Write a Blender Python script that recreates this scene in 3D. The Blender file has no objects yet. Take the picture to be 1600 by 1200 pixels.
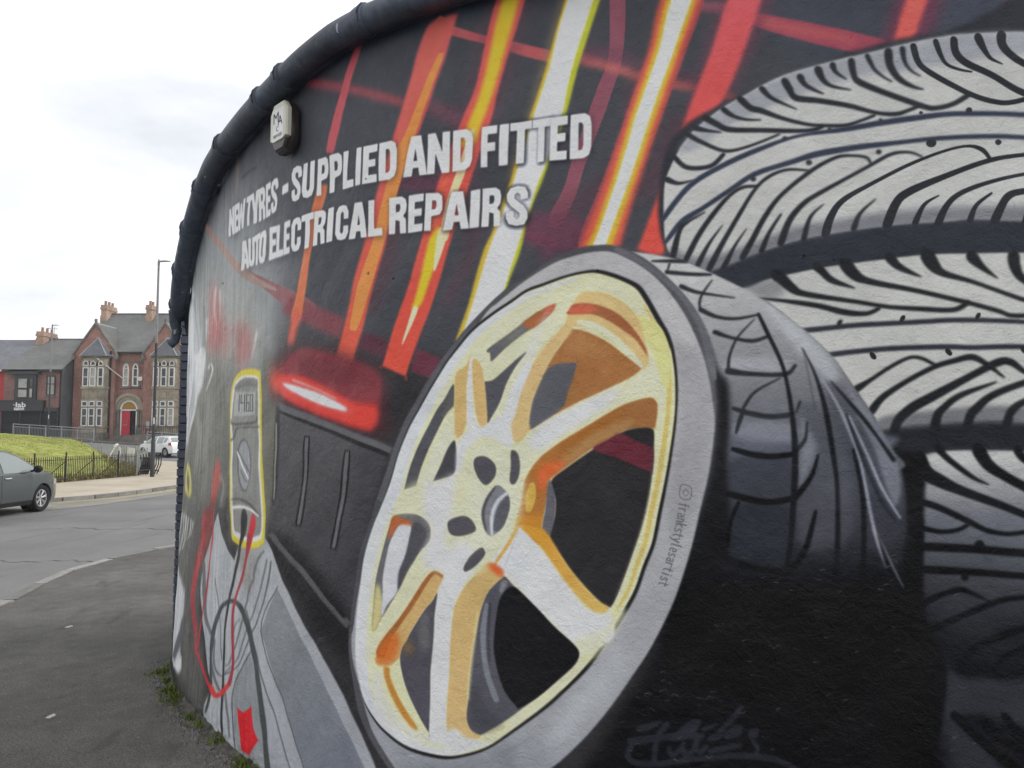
import bpy, bmesh, math, random
import numpy as np
from mathutils import Vector, Matrix

SC = bpy.context.scene
COL = SC.collection
RAD = math.radians

# ---------------------------------------------------------------- camera, sky, sun, exposure
cam = bpy.data.cameras.new('camera')
cam.lens = 27.0; cam.sensor_width = 36.0; cam.clip_start = 0.05; cam.clip_end = 3000
cam_o = bpy.data.objects.new('camera', cam); COL.objects.link(cam_o)
cam_o.location = (0, 0, 1.70); cam_o.rotation_euler = (RAD(90+3.814), 0, 0)
SC.camera = cam_o

SUN_EL, SUN_AZ = RAD(40), RAD(78)            # azimuth from +Y towards +X
world = bpy.data.worlds.new('World'); SC.world = world; world.use_nodes = True
nt = world.node_tree; nt.nodes.clear()
def wn(t, **k):
    n = nt.nodes.new(t)
    for a, v in k.items(): setattr(n, a, v)
    return n
w_out = wn('ShaderNodeOutputWorld'); w_bg = wn('ShaderNodeBackground')
sky = wn('ShaderNodeTexSky', sky_type='NISHITA'); sky.sun_disc = False
sky.sun_elevation = SUN_EL; sky.sun_rotation = SUN_AZ
sk = wn('ShaderNodeVectorMath', operation='SCALE'); sk.inputs['Scale'].default_value = 0.10
tc = wn('ShaderNodeTexCoord'); mp = wn('ShaderNodeMapping'); mp.inputs['Scale'].default_value = (1.0, 1.0, 2.6)
nz = wn('ShaderNodeTexNoise'); nz.inputs['Scale'].default_value = 2.1; nz.inputs['Detail'].default_value = 7; nz.inputs['Roughness'].default_value = 0.55
cr = wn('ShaderNodeValToRGB'); cr.color_ramp.elements[0].position = 0.30; cr.color_ramp.elements[0].color = (0.76, 0.79, 0.84, 1)
cr.color_ramp.elements[1].position = 0.62; cr.color_ramp.elements[1].color = (1.25, 1.24, 1.23, 1)
mx = wn('ShaderNodeMix', data_type='RGBA'); mx.inputs['Factor'].default_value = 0.88
nt.links.new(sky.outputs['Color'], sk.inputs[0])
nt.links.new(tc.outputs['Generated'], mp.inputs['Vector']); nt.links.new(mp.outputs['Vector'], nz.inputs['Vector'])
nt.links.new(nz.outputs['Fac'], cr.inputs['Fac'])
nt.links.new(sk.outputs[0], mx.inputs[6]); nt.links.new(cr.outputs['Color'], mx.inputs[7])
nt.links.new(mx.outputs[2], w_bg.inputs['Color']); w_bg.inputs['Strength'].default_value = 1.18
nt.links.new(w_bg.outputs[0], w_out.inputs['Surface'])

sun = bpy.data.lights.new('sun', 'SUN'); sun.energy = 1.9; sun.angle = RAD(11); sun.color = (1.0, 0.95, 0.87)
sun_o = bpy.data.objects.new('sun', sun); COL.objects.link(sun_o)
sd = Vector((math.sin(SUN_AZ)*math.cos(SUN_EL), math.cos(SUN_AZ)*math.cos(SUN_EL), math.sin(SUN_EL)))
sun_o.rotation_euler = sd.to_track_quat('Z', 'Y').to_euler(); sun_o.location = (10, 0, 30)

SC.view_settings.view_transform = 'Standard'; SC.view_settings.look = 'None'
SC.view_settings.exposure = 0.0; SC.view_settings.gamma = 1.0; SC.view_settings.use_curve_mapping = False
SC.cycles.max_bounces = 6

# ---------------------------------------------------------------- materials
MATS = {}
def lin(h):
    v = [int(h[i:i+2], 16)/255 for i in (1, 3, 5)]
    return tuple(((c+0.055)/1.055)**2.4 if c > 0.04045 else c/12.92 for c in v)
class Mat:
    """one procedural material: base colour, large stains, fine grain and bump from noise nodes"""
    def __init__(s, name, col, rough=0.7, spec=0.3, metal=0.0):
        s.m = bpy.data.materials.new(name); s.m.use_nodes = True
        s.t = s.m.node_tree; s.b = s.t.nodes['Principled BSDF']
        s.b.inputs['Base Color'].default_value = (*col, 1); s.b.inputs['Roughness'].default_value = rough
        s.b.inputs['Specular IOR Level'].default_value = spec; s.b.inputs['Metallic'].default_value = metal
        s.col = None; s.base = col; s.nrm = None
        MATS[name] = s.m
    def n(s, t, **k):
        x = s.t.nodes.new(t)
        for a, v in k.items(): setattr(x, a, v)
        return x
    def coord(s, scale=(1, 1, 1), kind='Object'):
        c = s.n('ShaderNodeTexCoord'); m = s.n('ShaderNodeMapping'); m.inputs['Scale'].default_value = scale
        s.t.links.new(c.outputs[kind], m.inputs['Vector']); return m.outputs['Vector']
    def noise(s, scale, detail=4, rough=0.55, vec=None, dist=0.0):
        x = s.n('ShaderNodeTexNoise'); x.inputs['Scale'].default_value = scale; x.inputs['Detail'].default_value = detail
        x.inputs['Roughness'].default_value = rough; x.inputs['Distortion'].default_value = dist
        s.t.links.new(vec if vec is not None else s.coord(), x.inputs['Vector']); return x.outputs['Fac']
    def ramp(s, fac, p0, p1, c0=(0, 0, 0), c1=(1, 1, 1)):
        r = s.n('ShaderNodeValToRGB'); e = r.color_ramp.elements
        e[0].position = p0; e[0].color = (*c0, 1); e[1].position = p1; e[1].color = (*c1, 1)
        s.t.links.new(fac, r.inputs['Fac']); return r.outputs['Color']
    def mix(s, fac, col, blend='MIX', amount=None):
        m = s.n('ShaderNodeMix', data_type='RGBA', blend_type=blend)
        if s.col is None: m.inputs[6].default_value = (*s.base, 1)
        else: s.t.links.new(s.col, m.inputs[6])
        if isinstance(col, tuple): m.inputs[7].default_value = (*col, 1)
        else: s.t.links.new(col, m.inputs[7])
        if isinstance(fac, (int, float)): m.inputs[0].default_value = fac
        else:
            if amount is not None:
                k = s.n('ShaderNodeMath', operation='MULTIPLY'); k.inputs[1].default_value = amount
                s.t.links.new(fac, k.inputs[0]); fac = k.outputs[0]
            s.t.links.new(fac, m.inputs[0])
        s.col = m.outputs[2]; s.t.links.new(s.col, s.b.inputs['Base Color']); return s
    def vary(s, scale, lo, hi, vec=None, detail=5):
        f = s.noise(scale, detail, 0.6, vec); return s.mix(1.0, s.ramp(f, 0.3, 0.7, (lo,)*3, (hi,)*3), 'MULTIPLY')
    def bump(s, fac, dist, strength=1.0):
        b = s.n('ShaderNodeBump'); b.inputs['Distance'].default_value = dist; b.inputs['Strength'].default_value = strength
        s.t.links.new(fac, b.inputs['Height'])
        if s.nrm is not None: s.t.links.new(s.nrm, b.inputs['Normal'])
        s.nrm = b.outputs['Normal']; s.t.links.new(s.nrm, s.b.inputs['Normal']); return s
def simple(name, col, rough=0.7, spec=0.3, metal=0.0, var=(0.85, 1.12), scale=6.0):
    m = Mat(name, col, rough, spec, metal); m.vary(scale, *var); return m

m = Mat('asphalt_road', (0.175, 0.175, 0.178), 0.9, 0.25); v = m.coord()
m.vary(0.35, 0.74, 1.22, v); m.vary(60, 0.6, 1.4, v, 3); m.mix(m.ramp(m.noise(.8, 8, .7, m.coord((1.2, .6, 1)), 2.5), .495, .505, (0, 0, 0), (1, 1, 1)), (0.17, 0.17, 0.172), amount=.35); m.mix(m.ramp(m.noise(260, 1, .5, v), .62, .72), (0.30, 0.30, 0.31), amount=0.6)
m.mix(m.ramp(m.noise(1.2, 6, .6, m.coord((3.2, .22, 1)), 1.5), .57, .66), (0.09, 0.09, 0.095), amount=0.35)
m.bump(m.noise(140, 2, .6, v), 0.01, 0.7)
m = Mat('road_margin', (0.24, 0.23, 0.205), 0.92, 0.2); v = m.coord()
m.vary(0.8, 0.8, 1.15, v); m.vary(60, 0.75, 1.2, v, 2); m.bump(m.noise(140, 2, .6, v), 0.01, 0.5)
m = Mat('asphalt_pavement', (0.118, 0.113, 0.106), 0.8, 0.3); v = m.coord()
m.vary(0.9, 0.70, 1.25, v); m.vary(7, 0.80, 1.2, v, 6); m.vary(75, 0.5, 1.5, v, 3); m.vary(190, 0.55, 1.5, v, 2)
m.mix(m.ramp(m.noise(1.9, 3, .55, m.coord((1.5, .8, 1)), .6), .58, .68), (0.045, 0.043, 0.041), amount=0.5)
m.mix(m.ramp(m.noise(230, 1, .5, v), .66, .72), (0.22, 0.21, 0.20), amount=0.7)
m.mix(m.ramp(m.noise(34, 2, .5, v), .70, .73), (0.30, 0.30, 0.29), amount=0.7); m.mix(m.ramp(m.noise(1.3, 5, .65, m.coord((1, 1, 1), 'Object'), .5), .50, .68), (0.105, 0.10, 0.095), amount=.55)
m.bump(m.noise(110, 3, .65, v), 0.014, 1.0); m.bump(m.noise(6, 3, .6, v), 0.03, 0.4)
m = Mat('paving_buff', (0.42, 0.375, 0.30), 0.9, 0.2); v = m.coord()
m.vary(0.7, 0.8, 1.12, v); m.vary(30, 0.85, 1.12, v); m.bump(m.noise(60, 2, .6, v), 0.01, 0.5)
m = Mat('kerb_concrete', (0.25, 0.245, 0.23), 0.85, 0.25); v = m.coord(); oi = m.n('ShaderNodeObjectInfo'); m.mix(1.0, m.ramp(oi.outputs['Random'], 0, 1, (.62,)*3, (1.2,)*3), 'MULTIPLY'); m.vary(3, 0.7, 1.2, v); m.vary(80, 0.8, 1.2, v); m.bump(m.noise(90, 3, .6, v), 0.01, .6)
m = Mat('grass_turf', (0.29, 0.315, 0.085), 0.95, 0.1); v = m.coord()
m.vary(0.5, 0.72, 1.2, v); m.vary(4, 0.7, 1.3, v); m.vary(30, 0.55, 1.4, v); m.mix(m.ramp(m.noise(0.45, 4, .6, v), .50, .66), (0.24, 0.21, 0.07), amount=0.6); m.mix(m.ramp(m.noise(2.2, 5, .65, v), .55, .7), (0.12, 0.17, 0.04), amount=.6); m.bump(m.noise(40, 3, .7, v), 0.02, .7)
m = Mat('bare_soil', (0.15, 0.115, 0.075), 0.95, 0.1); m.vary(4, 0.7, 1.3); m.bump(m.noise(30), 0.03)
m = Mat('far_ground', (0.11, 0.12, 0.07), 0.95, 0.1); m.vary(0.05, 0.7, 1.3)
def brick_mat(name, c1, c2, mortar, scale=1.0, dirt=0.35):
    m = Mat(name, c1, 0.9, 0.2)
    tcn = m.n('ShaderNodeTexCoord'); g = m.n('ShaderNodeNewGeometry'); sp = m.n('ShaderNodeSeparateXYZ'); m.t.links.new(tcn.outputs['Object'], sp.inputs[0])
    ad = m.n('ShaderNodeMath', operation='ADD'); m.t.links.new(sp.outputs['X'], ad.inputs[0]); m.t.links.new(sp.outputs['Y'], ad.inputs[1])
    cb = m.n('ShaderNodeCombineXYZ'); m.t.links.new(ad.outputs[0], cb.inputs['X']); m.t.links.new(sp.outputs['Z'], cb.inputs['Y'])
    b = m.n('ShaderNodeTexBrick'); b.inputs['Color1'].default_value = (*c1, 1); b.inputs['Color2'].default_value = (*c2, 1); b.inputs['Mortar'].default_value = (*mortar, 1)
    b.inputs['Scale'].default_value = scale; b.inputs['Mortar Size'].default_value = 0.012; b.inputs['Brick Width'].default_value = 0.23; b.inputs['Row Height'].default_value = 0.078; b.inputs['Bias'].default_value = -0.2
    m.t.links.new(cb.outputs[0], b.inputs['Vector']); m.col = b.outputs['Color']; m.t.links.new(m.col, m.b.inputs['Base Color'])
    m.vary(0.7, 1-dirt, 1.15); m.vary(5, 0.8, 1.2)
    m.bump(b.outputs['Fac'], -0.01, 0.6)
    return m
brick_mat('brick_red', (0.40, 0.165, 0.125), (0.29, 0.12, 0.095), (0.34, 0.28, 0.25))
brick_mat('brick_brown', (0.31, 0.13, 0.11), (0.20, 0.085, 0.075), (0.30, 0.25, 0.23))
brick_mat('brick_chimney', (0.47, 0.29, 0.21), (0.38, 0.22, 0.165), (0.48, 0.40, 0.34))
def slate_mat(name, c):
    m = Mat(name, c, 0.6, 0.4); v = m.coord((1, 1, 1.6)); m.vary(0.6, 0.78, 1.2, v)
    tcn = m.n('ShaderNodeTexCoord'); sp = m.n('ShaderNodeSeparateXYZ'); m.t.links.new(tcn.outputs['Object'], sp.inputs[0])
    cb = m.n('ShaderNodeCombineXYZ'); m.t.links.new(sp.outputs['X'], cb.inputs['X']); m.t.links.new(sp.outputs['Z'], cb.inputs['Y'])
    b = m.n('ShaderNodeTexBrick'); b.inputs['Color1'].default_value = (1, 1, 1, 1); b.inputs['Color2'].default_value = (0.78, 0.78, 0.8, 1); b.inputs['Mortar'].default_value = (.55, .55, .55, 1)
    b.inputs['Scale'].default_value = 1; b.inputs['Mortar Size'].default_value = 0.008; b.inputs['Brick Width'].default_value = 0.3; b.inputs['Row Height'].default_value = 0.16
    m.t.links.new(cb.outputs[0], b.inputs['Vector']); m.mix(1.0, b.outputs['Color'], 'MULTIPLY'); m.bump(b.outputs['Fac'], -0.02, .6); return m
slate_mat('slate_grey', (0.16, 0.162, 0.165)).mix(0.25, (0.11, 0.12, 0.09))
slate_mat('slate_blue', (0.15, 0.158, 0.18))
m = Mat('sandstone', (0.36, 0.315, 0.245), 0.9, 0.2); m.vary(1.2, 0.62, 1.2); m.vary(7, 0.8, 1.15); m.bump(m.noise(20), 0.01)
m = Mat('dark_stone', (0.18, 0.165, 0.145), 0.9, 0.2); m.vary(1.5, 0.6, 1.3); m.bump(m.noise(12), 0.02)
m = Mat('dark_render', (0.11, 0.118, 0.128), 0.9, 0.2); m.vary(0.6, 0.75, 1.2)
simple('white_frame', (0.72, 0.72, 0.70), 0.5); simple('lead_flashing', (0.42, 0.43, 0.45), 0.6)
simple('shop_black', (0.032, 0.033, 0.037), 0.45, 0.4); simple('dark_timber', (0.045, 0.048, 0.055), 0.5)
simple('red_render', (0.42, 0.045, 0.045), 0.8); simple('red_door', (0.50, 0.014, 0.035), 0.35, 0.5)
simple('room_dark', (0.012, 0.011, 0.011), 0.9, 0.1); simple('ironwork', (0.018, 0.018, 0.02), 0.5, 0.4); simple('galvanised', (0.22, 0.225, 0.23), 0.45, 0.5, 0.3)
simple('rail_grey', (0.30, 0.31, 0.31), 0.5, 0.4, 0.2); simple('lamp_dark', (0.035, 0.036, 0.04), 0.5, 0.4); simple('terracotta', (0.36, 0.24, 0.17), 0.85)
simple('cream_plastic', (0.62, 0.61, 0.50), 0.35, 0.45, 0, (0.92, 1.06), 12); simple('smoked_plastic', (0.030, 0.022, 0.022), 0.3, 0.5)
simple('print_white', (0.78, 0.78, 0.78), 0.5); simple('print_black', (0.02, 0.02, 0.022), 0.6); simple('paper', (0.50, 0.49, 0.46), 0.8); simple('yellow_glass', (0.36, 0.20, 0.02), 0.35)
simple('yellow_paint', (0.58, 0.50, 0.27), 0.8, 0.2, 0, (0.6, 1.1), 14)
m = Mat('gutter_paint', (0.055, 0.068, 0.095), 0.52, 0.4); v = m.coord(); m.vary(3, 0.6, 1.5, v); m.vary(28, 0.7, 1.3, v); m.mix(m.ramp(m.noise(5, 6, .7, v, .8), .56, .72), (0.16, 0.165, 0.17), amount=.45)
m.mix(m.ramp(m.noise(22, 2, .4, m.coord((1, 1, .3))), .72, .75), (0.5, 0.52, 0.55), amount=.7); m.bump(m.noise(40, 3, .6, v), 0.004, .5)
simple('tar', (0.085, 0.085, 0.087), 0.8)
m = Mat('pier_paint', (0.085, 0.095, 0.125), 0.6, 0.4); v = m.coord(); m.vary(6, 0.7, 1.3, v); m.bump(m.noise(60, 3, .6, v), 0.006, .8)
m = Mat('pier_mortar', (0.055, 0.062, 0.08), 0.9, 0.2); m.vary(12, .7, 1.2)
m = Mat('car_grey', (0.115, 0.128, 0.128), 0.22, 0.5, 0.55); m.b.inputs['Coat Weight'].default_value = 0.6; m.b.inputs['Coat Roughness'].default_value = 0.05
m = Mat('car_white', (0.72, 0.73, 0.75), 0.3, 0.5); m.b.inputs['Coat Weight'].default_value = 0.5; m.b.inputs['Coat Roughness'].default_value = 0.05
m = Mat('car_glass', (0.22, 0.25, 0.25), 0.05, 1.0)
m = Mat('window_glass', (0.035, 0.037, 0.04), 0.08, 0.6); m.vary(1.1, 0.4, 2.4)
m = Mat('pale_blind', (0.42, 0.41, 0.39), 0.7, 0.3); m.vary(1.4, .6, 1.2)
simple('rubber', (0.022, 0.022, 0.024), 0.85, 0.2); simple('alloy', (0.55, 0.56, 0.57), 0.35, 0.5, 0.6); simple('lamp_lens', (0.30, 0.31, 0.31), 0.1, 0.6); simple('red_lens', (0.35, 0.02, 0.02), 0.2, 0.6)
m = Mat('moss', (0.115, 0.15, 0.035), 0.95, 0.1); m.vary(30, 0.5, 1.4)
m = Mat('dry_grass', (0.24, 0.20, 0.07), 0.95, 0.1); m.vary(3, 0.5, 1.4)
m = Mat('grit', (0.15, 0.145, 0.14), 0.9, 0.2); m.vary(25, 0.4, 1.7)
m = Mat('base_dirt', (0.075, 0.072, 0.064), 0.95, 0.1); m.vary(18, 0.4, 1.7); m.bump(m.noise(70, 3, .6), 0.01)
m = Mat('board_white', (0.66, 0.65, 0.62), 0.8, 0.2); m.vary(2.5, .7, 1.1)

# ---------------------------------------------------------------- mesh helpers
ORG = {}
class MB:
    def __init__(s): s.v = []; s.f = []
    def add(s, vs, fs):
        k = len(s.v); s.v += [tuple(p) for p in vs]; s.f += [tuple(i+k for i in f) for f in fs]; return s
    def box(s, x0, x1, y0, y1, z0, z1):
        return s.add([(x0,y0,z0),(x1,y0,z0),(x1,y1,z0),(x0,y1,z0),(x0,y0,z1),(x1,y0,z1),(x1,y1,z1),(x0,y1,z1)],
                     [(0,3,2,1),(4,5,6,7),(0,1,5,4),(1,2,6,5),(2,3,7,6),(3,0,4,7)])
    def obox(s, c, ax, ay, hx, hy, z0, z1):
        """box with a turned footprint: centre, unit axes, half sizes"""
        P = [(c[0]+ax[0]*i*hx+ay[0]*j*hy, c[1]+ax[1]*i*hx+ay[1]*j*hy) for i, j in ((-1,-1),(1,-1),(1,1),(-1,1))]
        return s.add([(x, y, z0) for x, y in P]+[(x, y, z1) for x, y in P], [(0,3,2,1),(4,5,6,7),(0,1,5,4),(1,2,6,5),(2,3,7,6),(3,0,4,7)])
    def face(s, vs): return s.add(vs, [tuple(range(len(vs)))])
    def prism(s, pts, d):
        """closed outline (3-D points) pushed along vector d"""
        n = len(pts); q = [(p[0]+d[0], p[1]+d[1], p[2]+d[2]) for p in pts]
        return s.add(list(pts)+q, [tuple(range(n)), tuple(range(2*n-1, n-1, -1))]+[(i, i+n, (i+1) % n+n, (i+1) % n) for i in range(n)])
    def ring(s, outer, inner, d):
        """frame between two outlines of equal length, pushed along d"""
        n = len(outer); A = list(outer)+list(inner); B = [(p[0]+d[0], p[1]+d[1], p[2]+d[2]) for p in A]
        f = []
        for i in range(n):
            j = (i+1) % n
            f += [(i, j, n+j, n+i), (2*n+i, 3*n+i, 3*n+j, 2*n+j), (i, 2*n+i, 2*n+j, j), (n+i, n+j, 3*n+j, 3*n+i)]
        return s.add(A+B, f)
    def tube(s, path, r, n=8, caps=True):
        path = [Vector(p) for p in path]; rs = r if isinstance(r, (list, tuple)) else [r]*len(path)
        vs, fs = [], []
        for i, p in enumerate(path):
            t = (path[min(i+1, len(path)-1)]-path[max(i-1, 0)]).normalized()
            a = t.cross(Vector((0, 0, 1)))
            if a.length < 1e-3: a = t.cross(Vector((0, 1, 0)))
            a.normalize(); b = t.cross(a)
            vs += [p+(a*math.cos(2*math.pi*k/n)+b*math.sin(2*math.pi*k/n))*rs[i] for k in range(n)]
        for i in range(len(path)-1):
            fs += [(i*n+k, i*n+(k+1) % n, (i+1)*n+(k+1) % n, (i+1)*n+k) for k in range(n)]
        if caps: fs += [tuple(range(n-1, -1, -1)), tuple(range((len(path)-1)*n, len(path)*n))]
        return s.add(vs, fs)
    def build(s, name, mat, parent=None, smooth=None, loc=None, fix=True):
        me = bpy.data.meshes.new(name); o = Vector(loc) if loc is not None else (ORG.get(parent.name, Vector((0, 0, 0))) if parent else Vector((0, 0, 0)))
        me.from_pydata([tuple(Vector(p)-o) for p in s.v], [], s.f); me.validate()
        if fix:
            bm = bmesh.new(); bm.from_mesh(me); bmesh.ops.recalc_face_normals(bm, faces=bm.faces[:]); bm.to_mesh(me); bm.free()
        me.materials.append(MATS[mat])
        if smooth:
            me.polygons.foreach_set('use_smooth', [True]*len(me.polygons)); me.set_sharp_from_angle(angle=RAD(smooth))
        ob = bpy.data.objects.new(name, me); COL.objects.link(ob)
        if parent: ob.parent = parent
        else: ob.location = o
        ORG[ob.name] = o
        return ob
def tag(o, label, cat, group=None):
    o['label'] = label; o['category'] = cat
    if group: o['group'] = group
    return o
def thing(name, label, cat, loc=(0, 0, 0), group=None):
    o = bpy.data.objects.new(name, None); COL.objects.link(o); o.location = loc; o.empty_display_size = .2
    ORG[o.name] = Vector(loc); return tag(o, label, cat, group)
def structure(o): o['kind'] = 'structure'; return o
def stuff(o): o['kind'] = 'stuff'; return o
def share(src, name, parent, loc, rot=(0, 0, 0)):
    """another object on the same mesh, linked as a part"""
    c = bpy.data.objects.new(name, src); COL.objects.link(c); c.parent = parent; c.location = loc; c.rotation_euler = rot; return c

# ---------------------------------------------------------------- plan of the curved wall
# plan of the curved wall, far left end to near right end (metres, camera side = outside)
PLAN = [(-2.67,6.60),(-2.505,5.93),(-2.20,5.28),(-1.75,4.62),(-1.27,4.02),(-0.80,3.56),(-0.30,3.22),(0.24,2.95),(0.85,2.68),(1.60,2.36),(2.60,1.92)]
TOP = [(-2.7, 2.40), (-2.505, 2.52), (-2.43, 2.62), (-2.32, 2.74), (-2.2, 2.88), (-2.07, 3.04), (-1.93, 3.185), (-1.785, 3.29), (-1.635, 3.345), (-1.48, 3.375), (-1.32, 3.405), (-1.15, 3.445), (-0.98, 3.485), (-0.79, 3.515), (-0.59, 3.525), (-0.3, 3.53), (2.8, 3.53)]
def catmull(P, n=40):
    P = np.array(P, float)
    Q = np.vstack([2*P[0]-P[1], P, 2*P[-1]-P[-2]])
    out = []
    for i in range(1, len(Q)-2):
        t = np.linspace(0, 1, n, endpoint=False)[:, None]
        a, b, c, d = Q[i-1], Q[i], Q[i+1], Q[i+2]
        out.append(0.5*((2*b)+(c-a)*t+(2*a-5*b+4*c-d)*t*t+(3*b-3*c+d-a)*t**3))
    out.append(P[-1:])
    return np.vstack(out)
_C = catmull(PLAN)
_seg = np.hypot(*np.diff(_C, axis=0).T)
_U = np.concatenate([[0], np.cumsum(_seg)])
ULEN = float(_U[-1])
def wall_plan(u):
    x = np.interp(u, _U, _C[:, 0]); y = np.interp(u, _U, _C[:, 1])
    e = 0.03
    dx = np.interp(u+e, _U, _C[:, 0])-np.interp(u-e, _U, _C[:, 0])
    dy = np.interp(u+e, _U, _C[:, 1])-np.interp(u-e, _U, _C[:, 1])
    l = np.hypot(dx, dy)+1e-9
    return x, y, dy/l, -dx/l          # point and outward normal
def wall_top(u):
    x = np.interp(u, _U, _C[:, 0])
    return np.interp(x, [t[0] for t in TOP], [t[1] for t in TOP])
def wall_point(u, z, off=0.0):
    x, y, nx, ny = wall_plan(u)
    b = np.clip(1-np.asarray(z)/2.1, 0, 1)**2*(0.02+0.065*np.clip((2.6-u)/2.6, 0, 1))
    return x+nx*(b+off), y+ny*(b+off), np.asarray(z, float)


# ---------------------------------------------------------------- the mural: painted shapes, plus a painted veil and shade, in millimetres on the wall (along, up)
PPM = 520.0                                   # texels per metre of wall
def smooth_loop(P, n=5):
    Q = np.vstack([P[-1:], P, P[:2]])
    t = (np.arange(n)/n)[:, None]
    a, b, c, d = Q[:-3, None], Q[1:-2, None], Q[2:-1, None], Q[3:, None]
    t = t[None]
    return (0.5*((2*b)+(c-a)*t+(2*a-5*b+4*c-d)*t*t+(3*b-3*c+d-a)*t**3)).reshape(-1, 2)
def box3(m, s):
    w = max(1, int(round(s*1.15)))
    k = 2*w+1
    for ax in (0, 1):
        for _ in range(3):
            c = np.cumsum(np.pad(m, [(w+1, w) if i == ax else (0, 0) for i in (0, 1)]), axis=ax)
            m = (c[k:]-c[:-k] if ax == 0 else c[:, k:]-c[:, :-k])/k
    return m
def srgb(h):
    return np.array([int(h[i:i+2], 16)/255 for i in (1, 3, 5)], np.float32)
def paint(img, shapes):
    H, W = img.shape[:2]
    SS = 3
    for sm, col, alpha, blur, grad, *polys in shapes:
        loops = []
        for i, fl in enumerate(polys):
            p = np.array(fl, float).reshape(-1, 2)*PPM/1000
            if sm == 1: p = smooth_loop(p)
            x, y = p[:, 0], p[:, 1]
            ar = np.sum(x*np.roll(y, -1)-y*np.roll(x, -1))
            if (ar < 0) == (i == 0): p = p[::-1]
            loops.append(p)
        s = blur*PPM/1000
        m = int(s*4)+2
        allp = np.vstack(loops)
        x0, y0 = np.floor(allp.min(0)).astype(int)-m
        x1, y1 = np.ceil(allp.max(0)).astype(int)+m
        x0, y0, x1, y1 = max(x0, -200), max(y0, -200), min(x1, W+200), min(y1, H+200)
        w, h = x1-x0, y1-y0
        if w < 2 or h < 2: continue
        buf = np.zeros(h*(w+2))
        for p in loops:
            q = np.roll(p, -1, axis=0)
            ya, yb = (p[:, 1]-y0)*SS, (q[:, 1]-y0)*SS
            xa, xb = p[:, 0]-x0, q[:, 0]-x0
            sg = np.where(yb > ya, 1.0, -1.0)
            lo, hi = np.minimum(ya, yb), np.maximum(ya, yb)
            i0 = np.clip(np.ceil(lo-.5), 0, h*SS).astype(int); i1 = np.clip(np.ceil(hi-.5), 0, h*SS).astype(int)
            cnt = np.maximum(i1-i0, 0)
            e = np.repeat(np.arange(len(p)), cnt)
            if len(e) == 0: continue
            k = np.arange(len(e))-np.repeat(np.cumsum(cnt)-cnt, cnt)+i0[e]
            xx = xa[e]+(k+.5-ya[e])/(yb[e]-ya[e])*(xb[e]-xa[e])
            xx = np.clip(xx, 0, w)
            fx = np.floor(xx).astype(int); fr = xx-fx
            base = (k//SS)*(w+2)+fx
            np.add.at(buf, base, sg[e]*(1-fr)/SS); np.add.at(buf, base+1, sg[e]*fr/SS)
        cov = np.clip(np.abs(np.cumsum(buf.reshape(h, w+2), axis=1)[:, :w]), 0, 1)
        if s > .45: cov = box3(cov, s)
        ax0, ay0, ax1, ay1 = max(x0, 0), max(y0, 0), min(x1, W), min(y1, H)
        if ax1 <= ax0 or ay1 <= ay0: continue
        cov = (cov[ay0-y0:ay1-y0, ax0-x0:ax1-x0]*alpha).astype(np.float32)[..., None]
        c = srgb(col)
        if grad:
            (gx0, gy0), (gx1, gy1), c1 = grad
            yy, xx = np.mgrid[ay0:ay1, ax0:ax1]
            ex, ey = (gx1-gx0)*PPM/1000, (gy1-gy0)*PPM/1000
            t = np.clip(((xx-gx0*PPM/1000)*ex+(yy-gy0*PPM/1000)*ey)/(ex*ex+ey*ey), 0, 1)[..., None]
            c = c*(1-t)+srgb(c1)*t
        v = img[ay0:ay1, ax0:ax1]
        v += (c-v)*cov
    return img

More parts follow.
